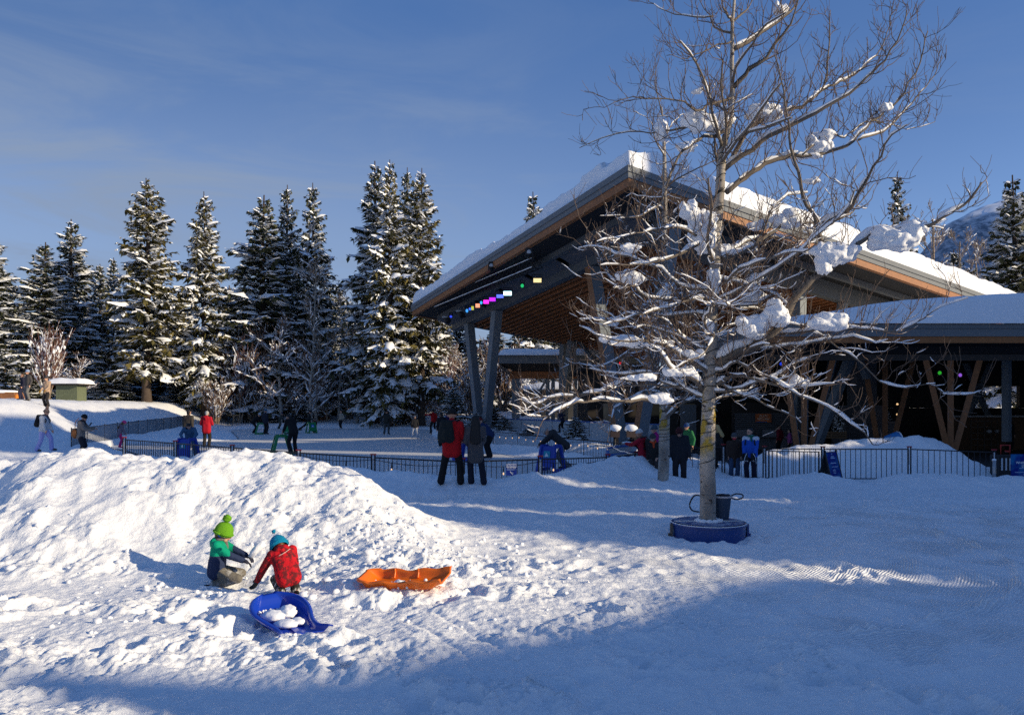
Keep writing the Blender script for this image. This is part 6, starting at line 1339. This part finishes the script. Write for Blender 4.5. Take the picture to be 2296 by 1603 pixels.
for k in range(1, 13): c = gp[0]+(gp[1]-gp[0])*k/13; nb.bar(c-dz, c, .016, .016, up=(0, 1, 0))
nb.build('frame', FM, gt)

# ================================================================ SKATING FRAMES
def aid(label, px, d, yaw, col, emblem, z=0.02, s=1.0):
    x, y = xy(px, d); t = thing('skating_frame', label, 'skating frame', (x, y, z), RD(yaw), 'plastic skating frames on the ice'); t.scale = (s, s, s)
    m = M('plastic_%d' % int(col[1]*999), col, .4, .05, 2, spec=.45); W, D, H = .30, .40, .80
    for q in (-1, 1):
        nb = NB(); up_ = lambda yy, zz: np.array([q*(W-.07*zz/H), yy, zz])
        nb.bar(up_(D, .04), up_(D*.55, H), .07, .12, (0, 1, 0)); nb.bar(up_(-D, .04), up_(-D*.45, H), .07, .12, (0, 1, 0)); nb.bar(up_(D+.04, .05), up_(-D-.04, .05), .07, .10); nb.bar(up_(D*.6, H), up_(-D*.5, H), .075, .11); nb.build('side', m, t, world=False)
    nb = NB(); v = [(-W, D, .16), (W, D, .16), (W-.07, D*.55, H), (-W+.07, D*.55, H)]; b = [(x_, y_-.05, z_) for x_, y_, z_ in v]; nb.add(v+b, [(3, 2, 1, 0), (4, 5, 6, 7), (0, 1, 5, 4), (1, 2, 6, 5), (2, 3, 7, 6), (3, 0, 4, 7)]); nb.bar((-.24, .04, H-.02), (.24, .04, H-.02), .3, .05); nb.build('front_panel', m, t, world=False)
    nb = NB(); e = [(-.12, D*.80+.012, .46), (.12, D*.80+.012, .46), (.11, D*.68+.012, .66), (-.11, D*.68+.012, .66)]; nb.add(e, [(3, 2, 1, 0)]); nb.build('emblem', M('emblem_%d' % int(emblem[1]*99), emblem, .5), t, world=False)
    nb = NB(); nb.add([(-.07, D*.79+.018, .49), (.07, D*.79+.018, .49), (.02, D*.71+.018, .61), (-.02, D*.74+.018, .56)], [(3, 2, 1, 0)]); nb.build('mountain_mark', WHITE, t, world=False)
GRN = (.0, .20, .06); BLU = (.012, .05, .36)
aid('green skating frame pushed by the person in black just behind the fence', 632, 32.9, 115, GRN, (.0, .25, .1))
aid('green skating frame between the bending skater and the teal hatted one', 585, 56.8, -70, GRN, (.02, .2, .35))
aid('green skating frame under the crouching skater in the eared hat', 651, 57.2, 175, GRN, (.02, .25, .35))
aid('green skating frame with a blue emblem before the lunging skater', 698, 59.2, -145, GRN, (.03, .15, .5))
aid('blue skating frame with a teal emblem at the left, held by the crouching denim skater', 420, 30.0, 170, BLU, (.02, .28, .4), z=.0)
aid('blue skating frame leaned on by the person in the dark parka', 1236, 24.2, 150, BLU, (.02, .3, .42), z=.03)
aid('blue skating frame half hidden between the couple at the fence', 1046, 29.2, 60, BLU, (.02, .28, .4))

# ================================================================ SIGNS AND SMALL THINGS
SIGNB = pattern_mat('blue_swirl_print', (.006, .02, .20), (.015, .20, .42), 1.6, .45, .66)
p = at(1146.5, 1053, 19.08); t = thing('caution_sign', 'small blue and white caution sign hung on the near rink fence', 'sign', p)
nb = NB(); nb.box(p, (.265, .012, .29)); nb.build('board', M('sign_blue', (.008, .03, .26), .45, .05), t); nb = NB(); nb.box(p+(0, -.008, .105), (.255, .004, .075)); nb.build('white_band', WHITE, t)
text('CAUTION', .056, M('sign_blue', (.008, .03, .26), .45), t, facing((0, -1), (0, -.0125, .105)), bold=.001)
text('DO NOT PASS', .034, WHITE, t, facing((0, -1), (0, -.01, .045)), bold=.0008)
nb = NB(); nb.box(p+(0, -.008, .005), (.22, .003, .022)); nb.build('text_line', M('pale_text', (.3, .4, .6), .5), t)
nb = NB(); nb.bar(p+(-.03, -.009, -.045), p+(.04, -.009, -.12), .003, .022, (0, 0, 1)); nb.bar(p+(.03, -.009, -.05), p+(.045, -.009, -.085), .003, .015); nb.build('pictogram', WHITE, t)
# folding notice board
af = thing('notice_board', 'folding blue notice board with pale writing in front of the walkway fence', 'notice board', at(1862, 1070, 24.4), RD(34)); af.location.z = -.42
rt = rotx(R(-14)); rb = rotx(R(14))
def afp(v, rr, y0): return rr @ np.asarray(v, float)+np.array([0, y0, 0])
nb = NB(); nb.box(afp((0, 0, .6), rt, -.26), (.56, .03, .98), 0, rt); nb.build('front_board', SIGNB, af, world=False)
nb = NB()
for s in (-1, 1): nb.box(afp((s*.3, 0, .57), rt, -.26), (.04, .045, 1.14), 0, rt); nb.box(afp((s*.3, 0, .57), rb, .26), (.04, .045, 1.14), 0, rb); nb.bar((s*.3, -.19, .35), (s*.3, .19, .35), .02, .03)
nb.build('frame', FM, af, world=False)
nb = NB(); nb.box(afp((0, 0, .6), rb, .26), (.56, .03, .98), 0, rb); nb.build('rear_board', M('dark_green_board', (.03, .04, .045), .6), af, world=False)
nb = NB()
for k, (zz, w, xo) in enumerate(((.93, .16, .02), (.88, .22, .02), (.72, .30, 0), (.60, .32, .03), (.50, .14, -.03), (.45, .15, -.03), (.40, .13, -.03), (.28, .3, .04), (.22, .34, 0))): nb.box(afp((xo, -.018, zz), rt, -.26), (w, .004, .022 if k > 2 else .03), 0, rt)
nb.add([afp(v, rt, -.26) for v in ((-.03, -.02, 1.0), (.05, -.02, 1.0), (.01, -.02, 1.05))], [(0, 1, 2)]); nb.build('writing', M('pale_text', (.3, .4, .6), .5), af, world=False)
# big welcome board cut by the frame
p = at(2306, 1056, 24.1); t = thing('welcome_board', 'upright blue rink information board cut by the right edge of the picture', 'sign board', (p[0], p[1], -.42))
nb = NB(); nb.box((p[0], p[1], .03), (1.1, .05, 1.1)); nb.build('board', SIGNB, t); nb = NB()
for s in (-1, 1): nb.box((p[0]+s*.5, p[1]+.05, -.2), (.05, .05, .9))
nb.build('post', FM, t)
text('THE', .06, WHITE, t, facing((0, -1), (.02, -.03, .42+.09+.40)), bold=.001); text('WHISTLER PLAZA', .105, WHITE, t, facing((0, -1), (0, -.03, .42+.31)), bold=.0015); text('OUTDOOR', .1, WHITE, t, facing((0, -1), (.02, -.03, .42+.20)), bold=.0015)
nb = NB()
for zz, w in ((.23, .62), (.16, .3), (.10, .9), (.03, .4), (-.04, .6), (-.11, .7)): nb.box((p[0], p[1]-.028, .03+zz-.12), (w, .004, .022))
nb.box((p[0], p[1]-.028, -.23), (.9, .004, .05)); nb.build('writing', M('pale_text', (.3, .4, .6), .5), t)
# barrier board beside the ice gate
a = at(1365, 1021, 23.6); b = at(1428, 1014, 24.4); t = thing('gate_board', 'grey rink gate board with blue edges beside the red coated photographer', 'rink board', a); nb = NB(); nb.bar(a, b, .5, .06); nb.bar(a+(0, .2, .1), b+(0, .2, .1), .05, .22); nb.build('board', BOARDW, t)
nb = NB(); nb.bar(a+(0, -.27, 0), b+(0, -.27, 0), .05, .12); nb.bar(a+(0, .2, .23), b+(0, .2, .23), .08, .05); nb.bar(a+(-.04, -.25, .03), a+(-.04, .25, .03), .06, .25); nb.build('blue_edge', BLUE, t)
p = at(1405, 1004, 25.5); t = thing('blue_pad', 'upright blue padded post at the rink gate', 'padded post', p-(0, 0, .9)); nb = NB(); nb.tube([p-(0, 0, .9), p+(0, 0, .1), p+(0, 0, .16)], [.14, .14, .1], 14); nb.build('pad', BLUE, t); nb = NB(); nb.blob(p+(0, 0, .16), (.15, .14, .06), lump=.2); nb.build('snow_cap', SNOWB, t)
for px in (1378, 1415):
    p = at(px, 972, 30); t = thing('ground_lamp', 'snow capped floodlight by the leaning columns, %s of two' % ('left' if px < 1400 else 'right'), 'floodlight', p-(0, 0, 1.2), 0, 'floodlights by the columns'); nb = NB(); nb.tube([p-(0, 0, 1.2), p], .05, 8); nb.build('stand', FM, t); nb = NB(); nb.box(p, (.36, .34, .28)); nb.build('housing', M('brown_housing', (.06, .04, .035), .6), t); nb = NB(); nb.blob(p+(0, 0, .2), (.26, .24, .17), lump=.15, seed=int(px)); nb.build('snow_cap', SNOWB, t)
# things on the far right
p = at(2003, 985, 29.2); t = thing('blue_tub', 'blue plastic tub with a white lid lying on the snow heap', 'tub', p); nb = NB(); nb.tube([p+(-.26, 0, -.12), p+(-.24, 0, -.1), p+(.16, -.05, .05), p+(.2, -.05, .07)], [.1, .24, .26, .25], 18); nb.build('body', M('sky_blue_tub', (.03, .17, .42), .4), t); nb = NB(); nb.tube([p+(.2, -.05, .07), p+(.26, -.055, .09)], [.26, .22], 18); nb.build('lid', WHITE, t)
p = at(2229, 1031, 24.4); t = thing('steel_bollard', 'slim grey steel post at the end of the walkway fence', 'bollard', (p[0], p[1], -.42)); nb = NB(); nb.tube([(p[0], p[1], -.42), (p[0], p[1], p[2])], .055, 14); nb.build('shaft', M('brushed_steel', (.35, .35, .36), .35, metal=.6), t); nb = NB(); nb.blob((p[0], p[1], p[2]), (.065, .065, .04)); nb.build('cap', SNOWB, t)
p = at(2250, 1060, 26.2); t = thing('cart', 'dark service cart with white slats beside the information board', 'cart', (p[0], p[1], -.42)); nb = NB(); nb.box((p[0], p[1], .02), (.62, .5, .8)); nb.build('body', M('dark_cart', (.02, .02, .022), .6), t)
for k in range(4): nb = NB(); nb.box((p[0]-.22+k*.14, p[1]-.262, .12), (.05, .02, .42)); nb.build('slat', WHT, t)
p = at(2254, 1012, 26.6); t = thing('red_frame', 'small red tubular frame standing on the dark service cart', 'frame', p); nb = NB(); nb.tube([p+(-.16, 0, -.2), p+(-.16, 0, .22), p+(.16, 0, .22), p+(.16, 0, -.2)], .03, 8); nb.tube([p+(.16, .0, .0), p+(.16, .25, .0)], .03, 8); nb.build('tube', M('red_paint', (.40, .03, .02), .5), t)
p = at(2207, 975, 40.8); t = thing('grid_rack', 'tall dark lattice rack standing before the hall counter', 'rack', (p[0], 40.8, -.3)); nb = NB()
for k in range(5): nb.box((p[0]-.72+k*.36, 40.8, .5), (.03, .03, 1.7))
for k in range(6): nb.box((p[0], 40.8, -.3+k*.32), (1.47, .03, .03))
nb.build('lattice', M('rack_steel', (.08, .07, .06), .5), t)
for k, px in enumerate((2218, 2235)): q = at(px, 967, 40.7); t2 = thing('helmet', 'white helmet on the lattice rack, %s of two' % ('left' if k == 0 else 'right'), 'helmet', q, 0, 'helmets on the rack'); nb = NB(); nb.blob(q, (.13, .15, .11)); nb.build('shell', M('grey_shell', (.3, .3, .31), .4), t2)
t = thing('light_string', 'three warm bulbs hanging one above the other in the dark hall', 'string lights', at(2012, 900, 40)); nb = NB(); nb.tube([at(2012, 895, 40), at(2012, 945, 40)], .012, 5); nb.build('cable', FM, t)
for y_, e in ((906, 1.0), (929, 1.0), (941, 1.4)): nb = NB(); nb.blob(at(2012, y_, 40), .055); nb.build('bulb', M('warm_bulb', (1, .72, .42), .3, 0, emit=(1, .62, .3), es=.9), t)
# ---- behind the rink on the left
p = at(447, 905, 78); zb = gz0(p[0], 78); t = thing('lamp_post', 'slim teal lamp post with a blue banner between the conifers', 'lamp post', (p[0], 78, zb)); tp = at(449, 755, 78)
nb = NB(); nb.tube([(p[0], 78, zb-.2), tp], [.13, .08], 8); nb.build('pole', M('teal_pole', (.10, .17, .20), .5), t); nb = NB(); bb0 = at(447, 763, 78); bb1 = at(447, 806, 78); nb.box(((bb0+bb1)/2)+(-.25, 0, 0), (.42, .05, bb0[2]-bb1[2])); nb.build('banner', pattern_mat('banner_print', (.01, .06, .25), (.05, .35, .42), .8, .4, .6), t)
for yy, w, h in ((850, .9, .16), (886, .55, .95)):
    c = at(444, yy, 77.7); nb = NB(); nb.box(c, (w, .06, h)); nb.build('sign_plate', M('pale_sign', (.35, .40, .36), .6), t)
c = at(444, 847, 77.7); nb = NB(); nb.blob(c+(0, 0, .1), (.72, .35, .28), lump=.1); nb.build('snow_cap', SNOWB, t)
def hut(label, px, d, w, h, rh, mat, name='hut', gable=True, rz=0.0):
    x, y = xy(px, d); zb = gz0(x, y)-.1; t = thing(name, label, 'hut', (x, y, zb), rz); nb = NB(); nb.box((0, 0, h/2), (w, w*.8, h)); nb.build('wall', mat, t, world=False); nb = NB()
    hw, hd = w/2+.35, w*.4+.35
    if gable: nb.add([(-hw, -hd, h), (hw, -hd, h), (hw, hd, h), (-hw, hd, h), (-hw, 0, h+rh), (hw, 0, h+rh)], [(0, 1, 5, 4), (2, 3, 4, 5), (3, 2, 1, 0)]); nb.add([(-hw, -hd, h), (-hw, 0, h+rh), (-hw, hd, h), (hw, -hd, h), (hw, hd, h), (hw, 0, h+rh)], [(0, 1, 2), (3, 4, 5)]); nb.build('roof', DARKB, t, world=False)
    else: nb.box((0, 0, h+.05), (2*hw, 2*hd, .1)); nb.build('roof', DARKB, t, world=False)
    nb = NB(); n = 24; A_, B_ = np.meshgrid(np.linspace(-hw-.1, hw+.1, n), np.linspace(-hd-.1, hd+.1, n)); e = np.minimum(np.clip((hw+.1-abs(A_))/.5, 0, 1), np.clip((hd+.1-abs(B_))/.5, 0, 1)); Z = h+(rh*(1-abs(B_)/hd) if gable else .1)+(.42+.06*noise(A_*1.3, B_*1.3, int(px)))*np.sqrt(1-(1-e)**2)+.005
    i = np.arange(n-1)[:, None]*n+np.arange(n-1)[None, :]; nb.add(np.c_[A_.ravel(), B_.ravel(), Z.ravel()], np.stack([i, i+1, i+n+1, i+n], -1).reshape(-1, 4), 0, True); nb.build('roof_snow', SNOW, t, world=False); return t
hut('small green boarded hut under a thick snow cap beside the hill', 160, 58, 1.6, 1.25, .1, M('green_boards', (.13, .15, .09), .7, .3, 6, bump=.3, bs=3, wave=1.5, wd='X', ws=5), gable=False)
hut('small orange brown wooden hut with a snowy gable roof behind the rink', 706, 82, 2.6, 1.2, .7, M('orange_boards', (.30, .10, .03), .7, .25, 4), rz=.6)
x, y = xy(12, 50); zb = gz0(x, y); t = thing('wooden_box', 'low brown wooden box with a snowy lid at the far left', 'box', (x, y, zb)); nb = NB(); nb.prism([(x-1.6, y-.5), (x+.9, y-.5), (x+.9, y+.6), (x-1.6, y+.6)], zb-.1, zb+.42); nb.build('side', M('brown_planks', (.28, .12, .05), .7, .3, 5), t); nb = NB(); nb.blob((x-.35, y, zb+.44), (1.25, .6, .16), lump=.1); nb.build('snow_cap', SNOWB, t)
x, y = xy(38, 48); zb = gz0(x, y); t = thing('sand_pail', 'tiny orange pail on the sunlit hill top beside the wooden box', 'pail', (x, y, zb)); nb = NB(); nb.cyl((x, y, zb), .13, .26, 12, 0, .17); nb.build('body', M('orange_pail', (.7, .22, .02), .5), t); nb = NB(); nb.tube(spline([(x-.16, y, zb+.25), (x, y, zb+.42), (x+.16, y, zb+.25)], 10), .015, 5); nb.build('handle', FM, t)
# small belongings
p = at(168, 972, 29.9); t = thing('shoulder_bag', 'orange brown shoulder bag at the hip of the person in beige', 'bag', p); nb = NB(); nb.blob(p, (.13, .16, .20), lump=.1); nb.build('pouch', M('orange_leather', (.30, .11, .03), .5), t); nb = NB(); nb.tube(spline([p+(0, 0, .15), p+(.08, -.1, .45), p+(.2, -.05, .62)], 10), .014, 5); nb.build('strap', M('orange_leather', (.30, .11, .03), .5), t)
p = at(203, 951, 29.95); t = thing('phone', 'dark phone held up by the person in beige', 'phone', p); nb = NB(); nb.box(p, (.02, .08, .15), 0, roty(.6)); nb.build('case', M('black_phone', (.01, .01, .012), .3), t); nb = NB(); nb.box(p+(-.009, 0, -.006), (.006, .072, .135), 0, roty(.6)); nb.build('screen', M('phone_glass', (.03, .03, .035), .15), t)
p = at(1418, 987, 23.9); t = thing('camera', 'small black camera held by the red coated photographer', 'camera', p); nb = NB(); nb.box(p, (.10, .14, .09)); nb.build('body', FM, t); nb = NB(); nb.tube([p+(-.05, .03, 0), p+(-.12, .06, 0)], .035, 12); nb.build('lens', FM, t)
p = at(1680, 1027, 24.55); 
for s in (-1, 1):
    q = p+np.array([s*.1, 0, 0]); t = thing('ice_skate', 'black ice skate with white laces held by the blue jacketed person, %s one' % ('left' if s < 0 else 'right'), 'ice skate', q, 0, 'dangling ice skates'); nb = NB(); nb.tube([q+(0, .02, .16), q+(0, 0, .02), q+(0, -.1, -.03)], [.055, .06, .04], 10); nb.build('boot', BOOTM, t); nb = NB(); nb.box(q+(0, -.04, -.085), (.012, .26, .04)); nb.build('blade', SOLE, t); nb = NB(); nb.tube(spline([q+(0, -.06, .16), q+(s*.07, -.09, .02), q+(s*.1, -.08, -.18)], 10), .009, 5); nb.build('lace', WHITE, t)
SKYP = (1.0, .15, 5.0); SKYS = .15; SUNS = 5.0; EXPO = 0.10; CLOUD = (1.62, 2.1, 3.0); TINT = (1.02, .95, 1.03); DEEP = (.37, .97, 2.45); DENO = False
# ================================================================ LIGHT, SKY, CAMERA
EL = R(18.5); AZ = np.array([.94, -.34]); AZ = AZ/np.linalg.norm(AZ); PERP = np.array([-AZ[1], AZ[0]])
SUNV = np.array([AZ[0]*math.cos(EL), AZ[1]*math.cos(EL), math.sin(EL)])
# hotel row added out of view, outlines shaped to throw shadows over the square
OCCM = M('occluder_plaster', (.30, .27, .23), .8, .15, 1)
def su(s, u): return AZ*s+PERP*u
def shade_block(label, prof, s0, s1, group=None):
    c = su((s0+s1)/2, prof[len(prof)//2][0]); t = thing('occluder', label, 'occluder', (c[0], c[1], -1)); nb = NB(); n = len(prof); pts = [(prof[0][0], -2)]+list(prof)+[(prof[-1][0], -2)]; m = len(pts)
    v = [(*su(s0, u), h) for u, h in pts]+[(*su(s1, u), h) for u, h in pts]; nb.add(v, [(i, (i+1) % m, m+(i+1) % m, m+i) for i in range(m)]); nb.add(v, [list(range(m))]); nb.add(v, [list(range(m, 2*m))[::-1]]); nb.build('wall', OCCM, t)
    us = np.arange(prof[0][0]+1.5, prof[-1][0]-1.5, 3.2); nb = NB()
    for u in us:
        hh = np.interp(u, [q[0] for q in prof], [q[1] for q in prof])
        for z in np.arange(1, hh-3.5, 3.1):
            a = su(s0-.04, u-.7); b = su(s0-.04, u+.7); nb.add([(*a, z), (*b, z), (*b, z+1.6), (*a, z+1.6)], [(0, 1, 2, 3)])
    nb.build('window', M('dark_glass', (.02, .025, .03), .12, spec=.6), t)
TE = math.tan(EL)
hs = lambda s, z=0.0: z+(40-s)*TE                  # height that shades the ground up to s
shade_block('long gabled lodge added outside the view, roofline shaped to shade the snow field', [(-30, hs(-3.4)), (3.0, hs(-3.6)), (3.95, hs(-3.9)), (4.05, hs(-5.3)), (4.35, hs(-6.3)), (4.7, hs(-4.6)), (4.9, hs(-3.6)), (5.6, hs(-3.2)), (7.3, hs(-1.75)), (8.4, hs(-1.35)), (9.7, hs(-.5)), (10.45, hs(2.2)), (10.75, hs(1.0)), (11.1, hs(-2.0)), (12.2, hs(-5.0)), (13.2, hs(-7.5)), (14.25, hs(-14))], 40, 54)
shade_block('tall lodge added outside the view, outline shaped to shade the rink and hill', [(14.1, hs(-14)), (14.4, hs(-14)), (14.45, hs(-3.2)), (14.62, hs(-3.2)), (14.7, hs(-14)), (17.7, hs(-24)), (17.8, hs(-2)), (17.98, hs(-2)), (18.1, hs(-33)), (19.3, hs(-31)), (19.8, hs(-24)), (20.6, hs(-25)), (21.0, hs(-31)), (21.6, hs(-27)), (22.3, hs(-36)), (26, hs(-43)), (29.15, hs(-43)), (29.35, hs(-2)), (30.0, hs(-2)), (30.05, hs(-20)), (30.12, hs(-2)), (30.9, hs(-1)), (31.1, hs(-43)), (32.6, hs(-44)), (33, hs(-50)), (36, hs(-50)), (36.6, 23.0), (44, 22.0)], 42, 56)
w = bpy.data.worlds.new('World'); SC.world = w; w.use_nodes = True; N = w.node_tree.nodes; L = w.node_tree.links; bg = N['Background']
sky = N.new('ShaderNodeTexSky'); sky.sky_type = 'NISHITA'; sky.sun_disc = False; sky.sun_elevation = EL; sky.sun_rotation = math.atan2(AZ[0], AZ[1]); sky.altitude = 700; sky.air_density = SKYP[0]; sky.dust_density = SKYP[1]; sky.ozone_density = SKYP[2]
tc = N.new('ShaderNodeTexCoord'); sx = N.new('ShaderNodeSeparateXYZ'); L.new(tc.outputs['Generated'], sx.inputs[0])
def mr(src, a, b, c, d):
    n = N.new('ShaderNodeMapRange'); n.interpolation_type = 'SMOOTHSTEP'; n.inputs['From Min'].default_value = a; n.inputs['From Max'].default_value = b; n.inputs['To Min'].default_value = c; n.inputs['To Max'].default_value = d; L.new(src, n.inputs['Value']); return n.outputs[0]
def mul(a, b, op='MULTIPLY'):
    n = N.new('ShaderNodeMath'); n.operation = op; L.new(a, n.inputs[0])
    if isinstance(b, float): n.inputs[1].default_value = b
    else: L.new(b, n.inputs[1])
    return n.outputs[0]
tn = N.new('ShaderNodeMix'); tn.data_type = 'RGBA'; tn.blend_type = 'MULTIPLY'; tn.inputs['Factor'].default_value = 1; L.new(sky.outputs[0], tn.inputs['A']); tn.inputs['B'].default_value = (*TINT, 1)
dk = N.new('ShaderNodeMix'); dk.data_type = 'RGBA'; L.new(mul(mr(sx.outputs[0], .15, -.65, .45, .95), mr(sx.outputs[2], .12, .42, 0, 1)), dk.inputs['Factor']); L.new(tn.outputs['Result'], dk.inputs['A']); dk.inputs['B'].default_value = (*DEEP, 1)
mp = N.new('ShaderNodeMapping'); mp.inputs['Scale'].default_value = (1.6, 1.0, 6.5); mp.inputs['Rotation'].default_value = (0, .26, 0); L.new(tc.outputs['Generated'], mp.inputs[0])
nz = N.new('ShaderNodeTexNoise'); nz.inputs['Scale'].default_value = 1.6; nz.inputs['Detail'].default_value = 8; nz.inputs['Roughness'].default_value = .6; nz.inputs['Distortion'].default_value = .9; L.new(mp.outputs[0], nz.inputs['Vector'])
wisp = mul(mr(nz.outputs['Fac'], .44, .74, 0, .55), mr(sx.outputs[2], .55, .2, .12, 1)); veil = mr(sx.outputs[2], .50, .10, 0, .80)
both = mul(mul(wisp, veil, 'ADD'), mr(sx.outputs[0], .4, -.3, .3, 1)); both = mul(both, 1.0, 'MINIMUM')
mx = N.new('ShaderNodeMix'); mx.data_type = 'RGBA'; L.new(both, mx.inputs['Factor']); L.new(dk.outputs['Result'], mx.inputs['A']); mx.inputs['B'].default_value = (*CLOUD, 1); L.new(mx.outputs['Result'], bg.inputs['Color']); bg.inputs['Strength'].default_value = SKYS
sl = bpy.data.lights.new('sun', 'SUN'); sl.energy = SUNS; sl.angle = R(.53); sl.color = (1, .84, .58); so = bpy.data.objects.new('sun', sl); COL.objects.link(so); so.rotation_euler = Vector(SUNV).to_track_quat('Z', 'Y').to_euler(); so.location = (60, -20, 60)
cam = bpy.data.cameras.new('camera'); co = bpy.data.objects.new('camera', cam); COL.objects.link(co); co.location = (0, 0, CZ); co.rotation_euler = (math.pi/2, 0, 0); cam.sensor_width = 36; cam.lens = 36*F/2296; cam.shift_y = (HY-801.5)/2296; cam.clip_start = .05; cam.clip_end = 12000; SC.camera = co
SC.view_settings.view_transform = 'Standard'; SC.view_settings.look = 'None'; SC.view_settings.exposure = EXPO; SC.view_settings.gamma = 1
SC.cycles.sample_clamp_indirect = 4; SC.cycles.use_adaptive_sampling = False; SC.cycles.max_bounces = 6; SC.cycles.diffuse_bounces = 4; SC.cycles.glossy_bounces = 2; SC.cycles.transmission_bounces = 2; SC.cycles.use_denoising = DENO
